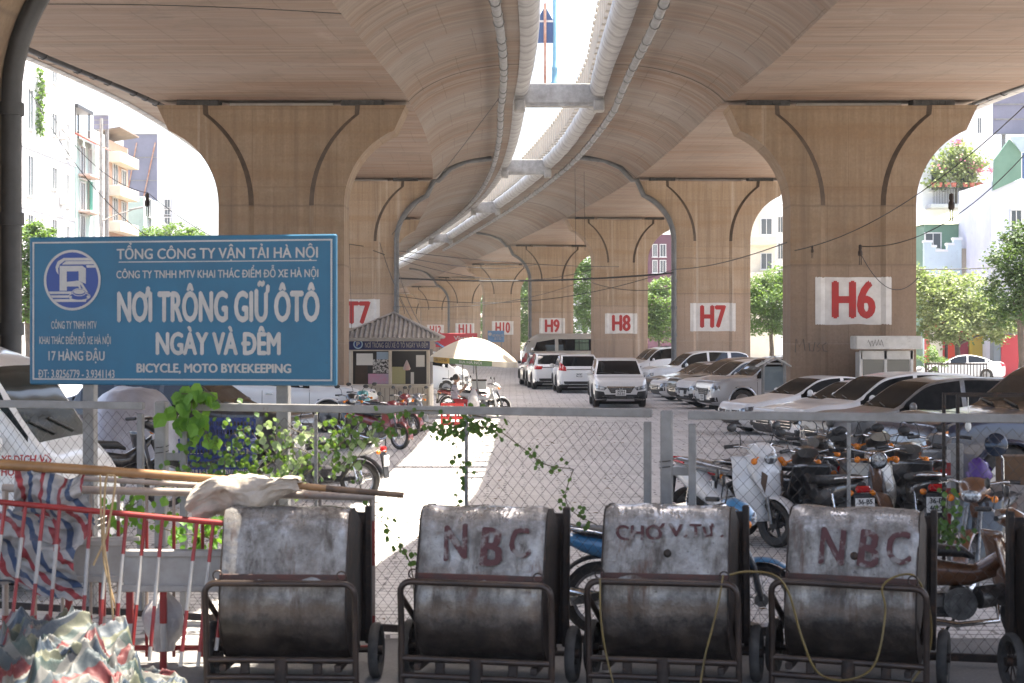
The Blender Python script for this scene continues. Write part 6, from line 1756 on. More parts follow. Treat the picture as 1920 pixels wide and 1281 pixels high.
def headf(u, v):
    a = u*2*PI; ph = v*PI; p = Vector((.095*math.sin(ph)*math.cos(a), .078*math.sin(ph)*math.sin(a), .118*math.cos(ph)))
    if p.x > .03: p.x += .022*math.exp(-((p.y/.018)**2+((p.z+.012)/.022)**2)) + .010*math.exp(-((p.y/.03)**2+((p.z+.055)/.012)**2)) - .010*math.exp(-(((abs(p.y)-.032)/.016)**2+((p.z-.018)/.014)**2))
    if p.z < -.05: p.y *= .85
    return p+Vector((.055, 0, 1.18))
mb = MB(); mb.grid(28, 20, headf); mb.build("head", M_SKIN, t, 180)
mb = MB(); mb.grid(24, 14, lambda u, v: Vector((.04+.104*math.sin(v*PI*.62+.0)*math.cos(.75+u*(2*PI-1.5)), .086*math.sin(v*PI*.62)*math.sin(.75+u*(2*PI-1.5)), 1.19+.128*math.cos(v*PI*.62))))
mb.sphere((-.085, 0, 1.17), (.055, .055, .06), 10, 8); mb.build("hair", mat("black_hair", (.012, .010, .010), .5), t, 180)
for s in (-1, 1):
    mb = MB(); h = Vector((.335, .11, .925)) if s > 0 else Vector((.335, -.05, .975))
    mb.sphere(h, (.035, .018, .045), 10, 8)
    for k in range(4): mb.tube([h+Vector((.02, (k-1.5)*.012, .03)), h+Vector((.055, (k-1.5)*.012, .035)), h+Vector((.06, (k-1.5)*.011, .005))], [.009, .008, .007], 6)
    mb.tube([h+Vector((-.01, -s*.018, .01)), h+Vector((.025, -s*.035, .03))], [.011, .008], 6)
    mb.build("hand", M_SKIN, t, 180)
t = thing("drink_bottle", "small clear drink bottle held up by the seated woman", "bottle", (ax(852, PD)+.42, PD-.03, 1.0))
mb = MB(); mb.lathe([(0, 0), (.03, 0), (.032, .02), (.032, .13), (.014, .17), (.014, .20), (0, .20)], 12); mb.build("bottle", mat("pale_bottle", (.5, .55, .55), .15), t, 50)
mb = MB(); mb.cyl((0, 0, .2), (0, 0, .22), .016, n=10); mb.build("cap", M_LOGO, t)
M_REDP = mat("red_plastic", (.42, .02, .02), .4)
def chair(loc, rz, label, m=M_REDP):
    t = thing("plastic_stool", label, "stool", loc, rz)
    mb = MB(); mb.cbox((0, 0, .44), (.36, .36, .03), .012); mb.build("seat", m, t)
    for sx in (-1, 1):
        for sy in (-1, 1):
            mb = MB(); mb.cyl((sx*.14, sy*.14, .43), (sx*.19, sy*.19, 0), .02, n=6); mb.build("leg", m, t)
chair((ax(849, PD), PD, 0), 0, "red plastic stool under the seated woman")
t = thing("plastic_basket", "red plastic crate standing by the seated woman's stool", "crate", (ax(848, 50), 50, 0))
mb = MB()
for z in (.05, .2, .35, .5, .6): mb.box((0, -.25, z), (.62, .02, .06)); mb.box((0, .25, z), (.62, .02, .06)); mb.box((-.31, 0, z), (.02, .5, .06)); mb.box((.31, 0, z), (.02, .5, .06))
for x in (-.31, -.1, .1, .31): mb.box((x, -.262, .33), (.04, .02, .62)); mb.box((x, .262, .33), (.04, .02, .62))
mb.box((0, 0, .02), (.6, .48, .02)); mb.build("crate_wall", M_REDP, t)
# goods under the umbrella
t = thing("drinks_box", "pale foam box with a dark lid under the umbrella's edge", "box", (ax(898, 56.2), 56.2, .78))
mb = MB(); mb.cbox((0, 0, .14), (.5, .4, .28), .02); mb.build("box", M_PAPER, t)
t.location.z = .86
mb = MB(); mb.cbox((0, 0, .30), (.52, .42, .05), .015); mb.build("lid", M_BROWN, t)
t = thing("white_bag", "cloudy white carrier bag hanging beside the umbrella pole", "bag", (ax(888, 53.6), 53.6, 0))
mb = MB(); mb.lathe([(.01, 1.0), (.06, .92), (.16, .7), (.2, .45), (.17, .3), (0, .27)], 14); mb.build("bag", mat("cloudy_plastic", (.45, .43, .43)), t, 60)

# ------------------------------------------------------------------ left lot: covered car, crates
M_SILV = mat("silver_car_cover", (.44, .43, .45), .45, .35, col2=(.34, .33, .35), scale=3, bump=.6)
t = thing("covered_car", "car under a wrinkled silver cover behind the sign's left post", "covered car", (ax(238, 33), 33.5, 0), R(-80))
def cover(u, v):
    x = -2.3+4.6*u; prof = spline([(0, .35), (.04, .75), (.10, .98), (.28, 1.1), (.42, 1.5), (.6, 1.58), (.8, 1.48), (.93, 1.05), (.97, .8), (1, .35)])(u)
    a = -.12*PI+1.24*PI*v; c = math.cos(a); s = max(0, math.sin(a))
    w = .98*(1-.25*abs(2*u-1)**4); q = (abs(c)**3.2+s**3.2)**(-1/3.2)
    f = 1+.03*MN.noise((u*9, v*14, 2))+.02*abs(MN.noise((u*30, v*4, 5)))
    return Vector((x, w*c*q*f*(1-.28*s*s), max(.03, prof*s*q*f)+.02))
mb = MB(); mb.grid(70, 50, cover); mb.build("cover", M_SILV, t, 180)
for s in (-1, 1):
    mb = MB(); mb.sphere((.75, s*.98, 1.0), (.12, .13, .10), 8, 6); mb.build("mirror_bulge", M_SILV, t, 180)
M_CRATE = mat("blue_plastic_crate", (.025, .055, .26), .45, col2=(.02, .04, .18), scale=6)
def crate(loc, rz, label):
    t = thing("plastic_crate", label, "crate", loc, rz, "blue plastic crates stacked behind the fence")
    for nm, c, s in (("long_side", (0, -.2, 0), 0), ("long_side", (0, .2, 0), 0), ("short_side", (-.32, 0, 0), 1), ("short_side", (.32, 0, 0), 1)):
        mb = MB(); w = .66 if s == 0 else .40
        def bar(a, z, la, lz):
            if s == 0: mb.box((a, c[1], z), (la, .02, lz))
            else: mb.box((c[0], a, z), (.02, la, lz))
        for z in (.02, .16, .29): bar(0, z, w, .04)
        n = 12 if s == 0 else 7
        for k in range(n): bar(-w/2+.02+k*(w-.04)/(n-1), .155, .014, .3)
        mb.build(nm, M_CRATE, t)
    mb = MB(); mb.box((0, 0, .008), (.64, .40, .016)); mb.build("floor", M_CRATE, t)
for k, (x, z, a, lb) in enumerate(((372, .0, 6, "bottom left blue plastic crate of the stack"), (372, .32, 3, "second blue crate up on the left side of the stack"), (378, .64, -4, "third blue crate up on the left side of the stack"),
        (385, .96, 5, "top left blue crate of the stack behind the bright vine"), (438, .0, -3, "bottom right blue plastic crate of the stack"), (440, .32, 5, "second blue crate up on the right side of the stack"), (438, .64, -6, "third blue crate up on the right side"), (440, .96, 10, "topmost right blue crate with its end turned to the light"))):
    crate((ax(x, 27.5), 27.5, z), R(a), lb)

# ------------------------------------------------------------------ junk at the right edge
t = thing("display_frame", "rusty metal display frame with hanging bulb at the right edge", "frame", (ax(1868, 18.6), 18.6, 0))
for x in (-.42, .55):
    for y in (0, .6):
        mb = MB(); mb.cbox((x, y, .98), (.035, .035, 1.95), .004); mb.build("upright", M_RUST, t)
for z in (1.94, .9):
    for y in (0, .6):
        mb = MB(); mb.cbox((.065, y, z), (1.0, .03, .03), .004); mb.build("cross_bar", M_RUST, t)
mb = MB(); mb.cbox((.065, .3, .88), (1.0, .62, .03), .005); mb.build("shelf", M_BROWN, t)
mb = MB(); mb.cyl((-.28, .1, 1.94), (-.28, .1, 1.66), .006, n=5); mb.sphere((-.28, .1, 1.6), (.035, .035, .06), 10, 8); mb.build("bulb", M_PAPER, t, 60)
t = thing("striped_post", "grey metal post with red and white tape on its left edge behind the right carts", "post", (ax(1789, 18.9), 18.9, 0), R(-6))
mb = MB(); mb.cbox((.01, 0, .70), (.17, .08, 1.40), .008); mb.build("post", M_FRAME, t)
mb = MB()
for k in range(7): mb.box((-.065, -.043, .42+.14*k), (.045, .005, .14), mi=k % 2)
mb.build("tape", [M_WHT, M_RED], t)
t = thing("purple_bag", "crumpled purple plastic bag hanging on the display frame", "bag", (ax(1835, 18.4), 18.4, 1.02))
mb = MB(); mb.grid(24, 16, lambda u, v: Vector((.13*math.cos(u*2*PI)*math.sin(v*PI)**.7*(1+.4*MN.noise((u*6, v*7, 1))), .12*math.sin(u*2*PI)*math.sin(v*PI)**.7, .19*math.cos(v*PI)*(1+.2*MN.noise((u*6, v*5, 4)))+.06))); mb.build("bag", mat("purple_plastic", (.05, .015, .15), .25, col2=(.08, .03, .21), scale=9, bump=.5), t, 180)
t = thing("cardboard_box", "brown cardboard box on the shelf of the display frame", "box", (ax(1905, 18.9), 18.9, .9))
mb = MB(); mb.cbox((0, 0, .19), (.36, .34, .36), .006); mb.build("carton", mat("cardboard", (.13, .075, .04), .85, col2=(.1, .058, .03), scale=4), t)
t = thing("grey_locker", "dull grey metal locker under the display frame", "locker", (ax(1850, 18.8), 18.9, 0))
mb = MB(); mb.cbox((.05, 0, .4), (.62, .4, .8), .012); mb.build("cabinet", mat("dull_grey_metal", (.13, .12, .115), .6, col2=(.08, .07, .065), scale=5), t)
mb = MB(); mb.cbox((.05, -.21, .4), (.26, .02, .7), .005); mb.build("door", mat("dull_beige_metal", (.26, .23, .18), .6), t)
t = thing("draped_rag", "grey rag hung over the corner of the display frame", "rag", (ax(1900, 18.2), 18.2, 0))
mb = MB(); mb.grid(16, 16, lambda u, v: Vector((-.3+.6*u, .04*math.sin(u*11)*v, 1.02-.32*v-.05*u*v+.02*math.sin(u*7)))); mb.build("cloth", mat("grey_rag", (.23, .21, .2), .8, col2=(.17, .13, .11), scale=5), t, 180)
t = thing("round_mirror", "round blue tinted mirror on a chrome stem at the right edge", "mirror", (ax(1868, 17.9), 17.9, 0))
mb = MB(); mb.lathe([(0, .03), (.11, .02), (.125, 0), (.11, -.02), (0, -.03)], 20, Matrix.Translation((0, 0, 1.45)) @ Matrix.Rotation(R(80), 4, 'X')); mb.build("glass", mat("blue_mirror", (.02, .03, .05), .12, .2), t, 50)
mb = MB(); mb.tube([(.0, .05, 1.40), (.09, .08, 1.3), (.12, .1, .0)], .014, 6); mb.build("stem", M_CHROME, t, 60)
# ------------------------------------------------------------------ trees
def tree(label, x, y, h, crown, n, leaf, m, seed, trunk=.18, nm="street_tree", group=None):
    """crown = list of (dx, dy, z, r) lobes relative to the trunk foot"""
    t = thing(nm, label, "tree", (x, y, 0), 0, group)
    r = np.random.default_rng(seed); rr = random.Random(seed)
    zc = min(c[2]-c[3]*.5 for c in crown)
    mb = MB(); mb.tube([(0, 0, -.1), (.06, .02, zc*.5), (-.04, .05, zc), (0, 0, zc+crown[0][3]*.6)], [trunk*1.25, trunk, trunk*.8, trunk*.4], 8)
    for c in crown:
        mb.tube([(0, 0, zc*.9), (c[0]*.45, c[1]*.45, (zc+c[2])/2), (c[0], c[1], c[2])], [trunk*.6, trunk*.35, trunk*.12], 6)
    mb.build("trunk", mat("grey_bark", (.13, .10, .08), .9, col2=(.08, .065, .05), scale=4), t, 60)
    w = np.array([c[3]**2 for c in crown]); w = w/w.sum()
    # twig clumps on the lobes, leaves on the clumps
    nc = max(12, n//26); V = []; F = []
    for k in range(nc):
        c = crown[r.choice(len(crown), p=w)]
        d = r.normal(size=3); d /= np.linalg.norm(d); d[2] = d[2]*.85+.1
        R0 = c[3]*(.5+.55*r.random()**.6)
        cc = np.array([c[0], c[1], c[2]])+d*R0*np.array([1, 1, .82])
        cr = c[3]*(.10+.13*r.random())
        for q in range(26):
            p = cc+r.normal(size=3)*cr*np.array([1, 1, .6])
            a, b, g = r.uniform(-.9, .9), r.uniform(-.9, .9), r.uniform(0, 2*PI)
            M = Euler((a, b, g)).to_matrix(); s = leaf*r.uniform(.6, 1.3)
            o = len(V)
            for (lx, ly, lz) in ((0, 0, 0), (.32, .45, .06), (0, 1.0, -.10), (-.32, .45, .06)):
                u = M @ Vector((lx*s, ly*s, lz*s)); V.append((p[0]+u.x, p[1]+u.y, p[2]+u.z))
            F.append((o, o+1, o+2)); F.append((o, o+2, o+3))
    me = bpy.data.meshes.new("crown"); me.from_pydata(V, [], F); me.materials.append(m)
    o = bpy.data.objects.new("crown", me); COL.objects.link(o); o.parent = t
    return t
LF_PALE = leaf_mat("pale_tree_leaf", (.13, .17, .06), (.30, .34, .17), .3)
LF_DARK = leaf_mat("dark_tree_leaf", (.02, .055, .015), (.05, .10, .03), .25)
LF_MID = leaf_mat("mid_tree_leaf", (.035, .09, .02), (.11, .19, .055), .35)
GT = "street trees seen between the piers"
tree("pale green flowering street tree spreading right of the H6 pier", ax(1795, 104), 104, 7, [(0, 0, 4.7, 2.2), (-1.9, .3, 5.1, 1.9), (1.7, .2, 3.7, 1.6), (-.3, -.8, 3.4, 1.7), (2.6, 0, 2.9, 1.1), (-2.4, 0, 6.0, 1.1), (-1.2, .2, 3.0, 1.2)], 15000, .24, LF_PALE, 1, group=GT)
tree("dark glossy tree at the right edge in front of the pale building", ax(1915, 80), 80, 8, [(0, 0, 6.0, 1.4), (-.5, 0, 4.6, 1.3), (.6, 0, 5.0, 1.5), (.3, 0, 7.1, 1.1), (-.3, .2, 3.5, .9)], 9500, .19, LF_DARK, 2, group=GT)
tree("bushy green tree between the H6 and H7 piers", ax(1446, 140), 140, 9, [(0, 0, 5.6, 2.2), (.8, 0, 7.2, 1.5), (-1.0, 0, 4.0, 1.8), (.9, 0, 3.8, 1.5), (-1.2, 0, 6.6, 1.3)], 10000, .26, LF_MID, 3, group=GT)
tree("leafy tree between the H7 and H8 piers", ax(1236, 185), 185, 9, [(0, 0, 6.2, 2.2), (-.8, 0, 4.4, 2.2), (.8, 0, 3.6, 2.2), (0, 0, 8.0, 1.3)], 8000, .32, LF_MID, 4, group=GT)
tree("tall green tree between the H8 and H9 piers", ax(1097, 215), 215, 12, [(0, 0, 9.5, 2.6), (-.9, 0, 7, 2.4), (.9, 0, 5.5, 2.4), (0, 0, 3.6, 2.2), (.4, 0, 12, 2.2)], 10000, .36, LF_MID, 5, group=GT)
tree("slim green tree between the H9 and H10 piers", ax(991, 250), 250, 11, [(0, 0, 8.5, 2.4), (.5, 0, 5.5, 2.6), (-.5, 0, 3.2, 2.2), (0, 0, 11, 1.8)], 7000, .42, LF_MID, 6, group=GT)
tree("narrow sliver of tree between the H10 and H11 piers", ax(905, 290), 290, 11, [(0, 0, 9, 2.4), (0, 0, 6, 2.6), (0, 0, 3, 2.4), (0, 0, 12, 2)], 4000, .45, LF_MID, 16, group=GT)
tree("low green tree crown above the top of the blue sign", ax(330, 145), 145, 11, [(0, 0, 11.0, 1.7), (-1.9, 0, 10.6, 1.5), (1.6, 0, 10.7, 1.4), (-3.2, 0, 10.2, 1.2), (0, 0, 8.8, 2.2)], 9000, .28, LF_MID, 7)
tree("green tree beside the dark pier at the left edge above the van", ax(52, 88), 88, 8, [(0, 0, 7.4, 1.2), (.2, 0, 5.8, 1.3), (-.2, 0, 4.2, 1.2), (.7, 0, 8.0, .7)], 8000, .2, LF_MID, 8)
tree("small bush beside the kiosk's right edge at the foot of the street", ax(1738, 95), 95, 2.6, [(0, 0, 1.6, .7), (.4, 0, 1.1, .6)], 900, .14, LF_MID, 9, trunk=.06, nm="bush")
tree("far tree by the small blue notice sign", ax(958, 200), 200, 4, [(0, 0, 2.0, .9), (.6, 0, 1.6, .8)], 800, .25, LF_MID, 10, trunk=.08, nm="bush")

# ------------------------------------------------------------------ houses
def wallmat(nm, c, c2=None): return mat(nm, c, .85, col2=c2 or tuple(x*.82 for x in c), scale=.5, lo=.4, hi=.7, dirt=(tuple(x*.55 for x in c), .9, .62, .78))
M_FR = mat("window_frame_white", (.6, .6, .58), .6); M_WIN = glass_mat("window_glass", (.06, .075, .085), .08)
def house(label, x0, x1, d0, d1, h, wall, wins=(), face='-y', cat="house", roof=None, nm="town_house", frame=M_FR, z0=0, group=None):
    t = thing(nm, label, cat, ((x0+x1)/2, d0, 0), 0, group)
    cx = (x0+x1)/2; mb = MB(); mb.cbox((0, (d1-d0)/2, (h+z0)/2), (x1-x0, d1-d0, h-z0), .03); mb.build("wall", wall, t)
    for (a, z, w, hh) in wins:
        # a = position along the face
        if face == '-y': P = lambda u, v, e: (a-cx+u, -e, z+v)
        elif face == '+x': P = lambda u, v, e: (x1-cx+e, a-d0+u, z+v)
        else: P = lambda u, v, e: (x0-cx-e, a-d0+u, z+v)
        def bx_(u, v, e, su_, sv_, se):
            q = MB(); s = (su_, se, sv_) if face == '-y' else (se, su_, sv_); q.box(P(u, v, e), s); return q
        fr = MB()
        for (u, v, su_, sv_) in ((0, hh/2, w+.12, .08), (0, -hh/2, w+.12, .08), (-w/2, 0, .08, hh), (w/2, 0, .08, hh), (0, 0, .05, hh)):
            s = (su_, .12, sv_) if face == '-y' else (.12, su_, sv_); fr.box(P(u, v, .04), s)
        f = fr.build("window", frame, t); bx_(0, 0, .02, w, hh, .05).build("pane", M_WIN, f)
        bx_(0, -hh/2-.07, .12, w+.3, .07, .25).build("sill", frame, f)
    if roof:
        mb = MB(); mb.cbox((0, (d1-d0)/2, h+.12), (x1-x0+.5, d1-d0+.5, .24), .03); mb.build("roof_slab", roof, t)
    return t
WL = wallmat("white_house_wall", (.78, .79, .80)); WB = wallmat("pale_blue_wall", (.55, .66, .72)); WC = wallmat("cream_house_wall", (.66, .60, .48)); WP = wallmat("pink_house_wall", (.58, .42, .36)); WG = wallmat("grey_house_wall", (.42, .43, .45)); WT = wallmat("terracotta_wall", (.50, .31, .22)); WGN = wallmat("mint_house_wall", (.46, .58, .52))
M_REDT = mat("red_tile_roof", (.42, .13, .10), .8, col2=(.33, .10, .08), scale=3); M_GRNS = mat("green_sheet_metal", (.10, .20, .14), .6, col2=(.13, .24, .17), scale=1); M_SHUT = mat("green_shutter", (.03, .22, .15), .6)
h1 = house("tall white apartment block with narrow windows at the far left", -36, -31, 107, 121, 27, WL,
      [(115.4, az(y, 115.4), 1.15, 1.5) for y in (136, 234, 335, 432)] + [(118.9, az(y, 118.9), .8, 2.3) for y in (264, 358, 455)] + [(109.6, az(y, 109.6), 1.2, 2.6) for y in (205, 330, 440)], '+x', "apartment block", nm="apartment_block")
for y in (291, 400):
    mb = MB(); mb.box((2.53, 7, az(y, 114)), (.12, 14.1, .18)); mb.build("string_course", WG, h1)
mb = MB(); rr = random.Random(5); leafs(mb, [Vector((2.6+rr.uniform(0, .25), 4.4+rr.gauss(0, .28), rr.uniform(az(250, 111), az(125, 111)))) for _ in range(420)], .2, rr, 1.4); mb.build("hanging_creeper", LF_MID, h1)
h2 = house("mint and white narrow house with green shutters beside the white block", -36, -31.0, 121.3, 126, az(262, 123), WGN, [(123, az(y, 123), 1.3, 2.3) for y in (305, 372, 425)] + [(125.2, az(y, 125), .7, 2.0) for y in (305, 372)], '+x')
for y in (372,):
    mb = MB(); mb.box((2.7, 3.6, az(y, 124.5)), (.06, .7, 2.5)); mb.build("shutter", M_SHUT, h2)
for k, y in enumerate((330, 398)):
    mb = MB(); mb.cbox((2.9, 2.4, az(y, 123)), (.9, 3.4, .16), .02); mb.build("balcony", WP, h2)
for a, b in ((121.6, 123.4), (123.8, 126.0)):
    mb = MB(); mb.prism([(-.2, 0), (1.5, -.9), (1.5, -1.0), (-.2, -.15)], b-a, Matrix(((1, 0, 0, 2.4), (0, 0, 1, a-121.3), (0, 1, 0, az(250, 123)), (0, 0, 0, 1)))); mb.build("awning", M_REDT, h2)
mb = MB()
for x in (-1.0, .3, 1.6, 2.4):
    for y in (.2, 4.2): mb.box((x, y, az(228, 123)), (.1, .1, 1.9))
mb.box((.7, 2.2, az(204, 123)), (3.9, 4.5, .25)); mb.build("roof_cage", M_DPLAS, h2)
for dd, zz in ((117.3, 12.0), (117.3, 16.5), (112.5, 9.5), (112.5, 19.0)):
    mb = MB(); mb.cbox((2.72, dd-107, zz), (.4, 1.0, .75), .04); mb.build('air_conditioner', M_PAINTW, h1)
h3 = house("white house front with terracotta balcony walls left of the purple hoarding", -36.2, -30.8, 126.4, 129, az(250, 128), WL, [(127.7, az(y, 128), .8, 1.8) for y in (300, 380)], '+x')
h4 = house("terracotta and cream house with rusty roof awning left of the purple hoarding", -36, -30.6, 129.4, 136, az(268, 132), WT, [(131.4, az(y, 131), 1.5, 2.4) for y in (330, 400)] + [(134.3, az(y, 134), 1.4, 2.2) for y in (345, 405)], '+x')
for y in (300, 362, 428):
    mb = MB(); mb.cbox((3.1, 3.3, az(y, 132)), (1.0, 6.4, .8), .03); mb.build("balcony", WC, h4)
mb = MB(); mb.prism([(-3, 0), (1.3, .7), (1.3, .6), (-3, -.1)], 6.5, Matrix(((1, 0, 0, 2.3), (0, 0, 1, 0), (0, 1, 0, az(262, 132)), (0, 0, 0, 1)))); mb.build("roof_awning", mat("rusty_roof_sheet", (.22, .17, .13), .7, col2=(.16, .12, .09), scale=2), h4)
house("low teal roofed houses beyond the terracotta house", -37, -31.5, 146, 152, az(372, 148), WGN, [(148, az(y, 148), 1.4, 1.6) for y in (390, 425)] , '+x')
house("small distant grey tower block above the tree", ax(306, 250), ax(323, 250), 250, 254, az(372, 250), WG, [(ax(314, 250), az(y, 250), .8, 1.4) for y in (383, 398, 412)], '-y', "tower block", nm="tower_block")
def hoarding(label, x0, x1, y0, y1, D, m, legs=True):
    t = thing("hoarding", label, "hoarding", ((ax(x0, D)+ax(x1, D))/2, D, 0)); w = ax(x1, D)-ax(x0, D); za, zb = az(y1, D), az(y0, D)
    mb = MB(); mb.cbox((0, 0, (za+zb)/2), (w, .2, zb-za), .02); mb.build("panel", m, t)
    for k in range(4):
        mb = MB(); mb.box((0, -.13, za+(zb-za)*k/3), (w, .06, .07)); mb.build("batten", M_FRAME, t)
    for k in (-.33, .33):
        mb = MB(); mb.cyl((w*k, .25, 0), (w*k, .25, zb), .15, n=8); mb.build("support", M_FRAME, t)
    if legs:
        for a, b in ((.1, .45), (-.4, -.1)):
            mb = MB(); mb.cyl((w*a, -.2, za+.5), (w*b, -.2, zb-.8), .07, n=6); mb.build("strut", mat("rusty_red_post", (.34, .13, .07)), t)
    return t
M_HOARD = mat("purple_grey_mesh", (.20, .20, .26), .85, col2=(.16, .16, .21), scale=.6)
hoarding("big purple grey hoarding back with rusty struts over the left street", 232, 295, 252, 382, 160, M_HOARD)
hoarding("small purple grey billboard back on a roof pole near the white block", 176, 204, 217, 243, 128, M_HOARD, False)
t = thing("utility_pole", "pale utility pole with lamp arms on the left street", "utility pole", (ax(190, 122), 122, 0))
mb = MB(); mb.cyl((0, 0, 0), (0, 0, az(222, 122)), .17, .12, n=10); mb.build("pole", M_CONC, t, 60)
mb = MB(); mb.tube([(0, 0, az(415, 122)), (1.2, 0, az(402, 122)), (2.2, 0, az(394, 122))], .05, 6); mb.cbox((2.5, 0, az(391, 122)), (1.0, .25, .12), .04, ry=-.2); mb.build("lamp_arm", M_FRAME, t, 60)
# right side
house("tall plain white building with one slit window behind the flower balcony", ax(1735, 150), ax(1875, 150), 150, 160, 29, WL, [(ax(1836, 150), az(236, 150), .35, 1.4)], '-y', "building", nm="white_building")
D = 126; hb = house("white house with a flower covered balcony and air conditioner right of the H6 pier", ax(1728, D), ax(1842, D), D, D+8, az(250, D), WL, [(ax(1760, D), az(338, D), 1.2, 1.5), (ax(1812, D), az(338, D), 1.2, 1.5)], '-y')
cx = (ax(1728, D)+ax(1842, D))/2
hx = lambda px: ax(px, D)-cx
mb = MB(); mb.cbox((0, -.8, az(389, D)), (hx(1838)-hx(1738), 1.6, .3), .03); mb.build("balcony_slab", WG, hb)
mb = MB()
for k in range(34): mb.box((hx(1740)+(hx(1836)-hx(1740))*k/33, -1.55, az(371, D)), (.03, .03, 1.15))
mb.box((0, -1.55, az(356, D)), (hx(1836)-hx(1740), .06, .06)); mb.build("railing", M_DPLAS, hb)
mb = MB(); mb.cbox((hx(1804), -1.2, az(375, D)), (1.15, .4, .85), .03); ac = mb.build("air_conditioner", M_PAINTW, hb)
mb = MB(); mb.lathe([(.30, 0), (.34, .03), (.30, .06)], 20, Matrix.Translation((hx(1800), -1.4, az(375, D))) @ Matrix.Rotation(R(90), 4, 'X')); mb.build("fan_grille", M_DPLAS, ac)
for px in (1741, 1752, 1766, 1778, 1800, 1812, 1824, 1834):
    mb = MB(); mb.lathe([(0, 0), (.16, 0), (.22, .3), (.0, .3)], 10, Matrix.Translation((hx(px), -1.55, az(354, D)))); mb.build("flower_pot", M_REDT, hb)
tb = thing("bougainvillea", "bougainvillea with pink blossom spilling over the balcony", "flowering plant", (cx, D-1.1, az(385, D)))
rr = random.Random(12)
LZ = lambda py: az(py, D)-az(385, D)
def blob(px, py, r, n): return [Vector((hx(px)+rr.gauss(0, r), rr.gauss(0, .5), LZ(py)+rr.gauss(0, r*.7))) for _ in range(n)]
mb = MB()
for px, py, r, n in ((1790, 285, .55, 300), (1770, 305, .6, 300), (1805, 305, .65, 360), (1825, 310, .45, 200), (1760, 325, .5, 240), (1790, 325, .7, 300), (1755, 345, .3, 120), (1815, 345, .4, 160), (1740, 347, .25, 60)): leafs(mb, blob(px, py, r, n), .22, rr, 1.4)
mb.build("foliage", LF_PALE, tb)
mb = MB()
for px, py, r, n in ((1787, 268, .2, 60), (1813, 313, .22, 60), (1828, 320, .2, 60), (1850, 321, .14, 40), (1795, 300, .3, 30), (1760, 310, .3, 20)): leafs(mb, blob(px, py, r, n), .17, rr, 1.4)
mb.build("blossom", leaf_mat("pink_blossom", (.55, .08, .25), (.75, .22, .42), .3), tb)
mb = MB(); mb.tube([(hx(1785), 0, 0), (hx(1787), .1, LZ(340)), (hx(1792), 0, LZ(300))], .05, 6); mb.build("stem", M_STEM, tb)
D = 118; hg = house("green sheet metal hut with a pale hipped roof below the flower balcony", ax(1734, D), ax(1858, D), D, D+5, az(421, D), M_GRNS, [(ax(1749, D), az(452, D), 1.1, 1.1)], '-y', "hut", nm="metal_hut")
cx = (ax(1734, D)+ax(1858, D))/2; w2 = (ax(1858, D)-ax(1734, D))/2
mb = MB(); za, zb = az(421, D), az(391, D)
V = [(-w2-.15, -.25, za), (w2+.15, -.25, za), (w2+.15, 5.2, za), (-w2-.15, 5.2, za), (.15, 2.2, zb)]
mb.add(V, [(0, 1, 4), (1, 2, 4), (2, 3, 4), (3, 0, 4)]); mb.build("roof", mat("pale_green_roof_sheet", (.40, .44, .30), .6, col2=(.34, .38, .25), scale=2), hg)
D = 116; t = thing("stepped_wall", "pale blue stepped parapet wall right of the H6 pier", "wall", (ax(1733, D), D, 0))
sx = lambda px: ax(px, D)-ax(1733, D)
mb = MB(); mb.prism([(0, 0), (sx(1803), 0), (sx(1803), az(450, D)), (sx(1788), az(450, D)), (sx(1788), az(460, D)), (sx(1776), az(460, D)), (sx(1776), az(472, D)), (sx(1755), az(472, D)), (sx(1755), az(464, D)), (sx(1747), az(464, D)), (sx(1747), az(455, D)), (0, az(455, D))], .4, XZ); mb.build("wall", WB, t)
mb = MB()
for a, b, y in ((1733, 1747, 455), (1747, 1755, 464), (1755, 1776, 472), (1776, 1788, 460), (1788, 1803, 450)): mb.box(((sx(a)+sx(b))/2, .2, az(y, D)+.08), (sx(b)-sx(a)+.1, .55, .16))
mb.build("coping", WL, t)
t = thing("concrete_wall", "stained bare concrete wall between the pale blue wall and the lavender building", "wall", (ax(1831, D), D, 0))
mb = MB(); mb.cbox((0, .3, az(466, D)/2), (ax(1859, D)-ax(1803, D)-.05, .6, az(466, D)), .03); mb.build("wall", mat("stained_concrete", (.44, .39, .32), .9, col2=(.3, .26, .21), scale=.9, dirt=((.06, .05, .045), 1.3, .62, .72)), t)
D = 110; hr = house("lavender white building with a grey lower wall at the right edge", ax(1858, D), ax(1990, D), D, D+8, az(340, D), wallmat("lavender_wall", (.62, .64, .74)), [(ax(1905, D), az(420, D), .7, 1.8)], '-y', "building", nm="side_building")
cx = (ax(1858, D)+ax(1990, D))/2; hx2 = lambda px: ax(px, D)-cx
mb = MB(); mb.prism([(hx2(1860), az(358, D)), (hx2(1912), az(335, D)), (hx2(1912), az(285, D)), (hx2(1890), az(262, D)), (hx2(1862), az(300, D))], .3, XZ @ Matrix.Translation((0, 0, -.35))); mb.build("green_gable", M_GRNS, hr)
mb = MB(); mb.prism([(hx2(1888), az(258, D)), (hx2(1975), az(258, D)), (hx2(1990), az(288, D)), (hx2(1910), az(288, D))], .15, XZ @ Matrix.Translation((0, 0, -.6))); mb.build("sheet_roof", mat("blue_grey_roof_sheet", (.36, .44, .46), .5), hr)
mb = MB(); mb.box((hx2(1950), -.3, az(312, D)), (hx2(1985)-hx2(1914), .2, az(288, D)-az(336, D))); mb.build("blue_panel", mat("blue_panel", (.05, .10, .26), .5), hr)
mb = MB(); mb.box((hx2(1924), -.06, az(560, D)), (hx2(1990)-hx2(1859), .1, az(470, D)-az(640, D))); mb.build("grey_dado", WG, hr)
hoarding("dark purple grey billboard back above the green gable at the right edge", 1862, 1990, 168, 252, 111, M_HOARD, False)
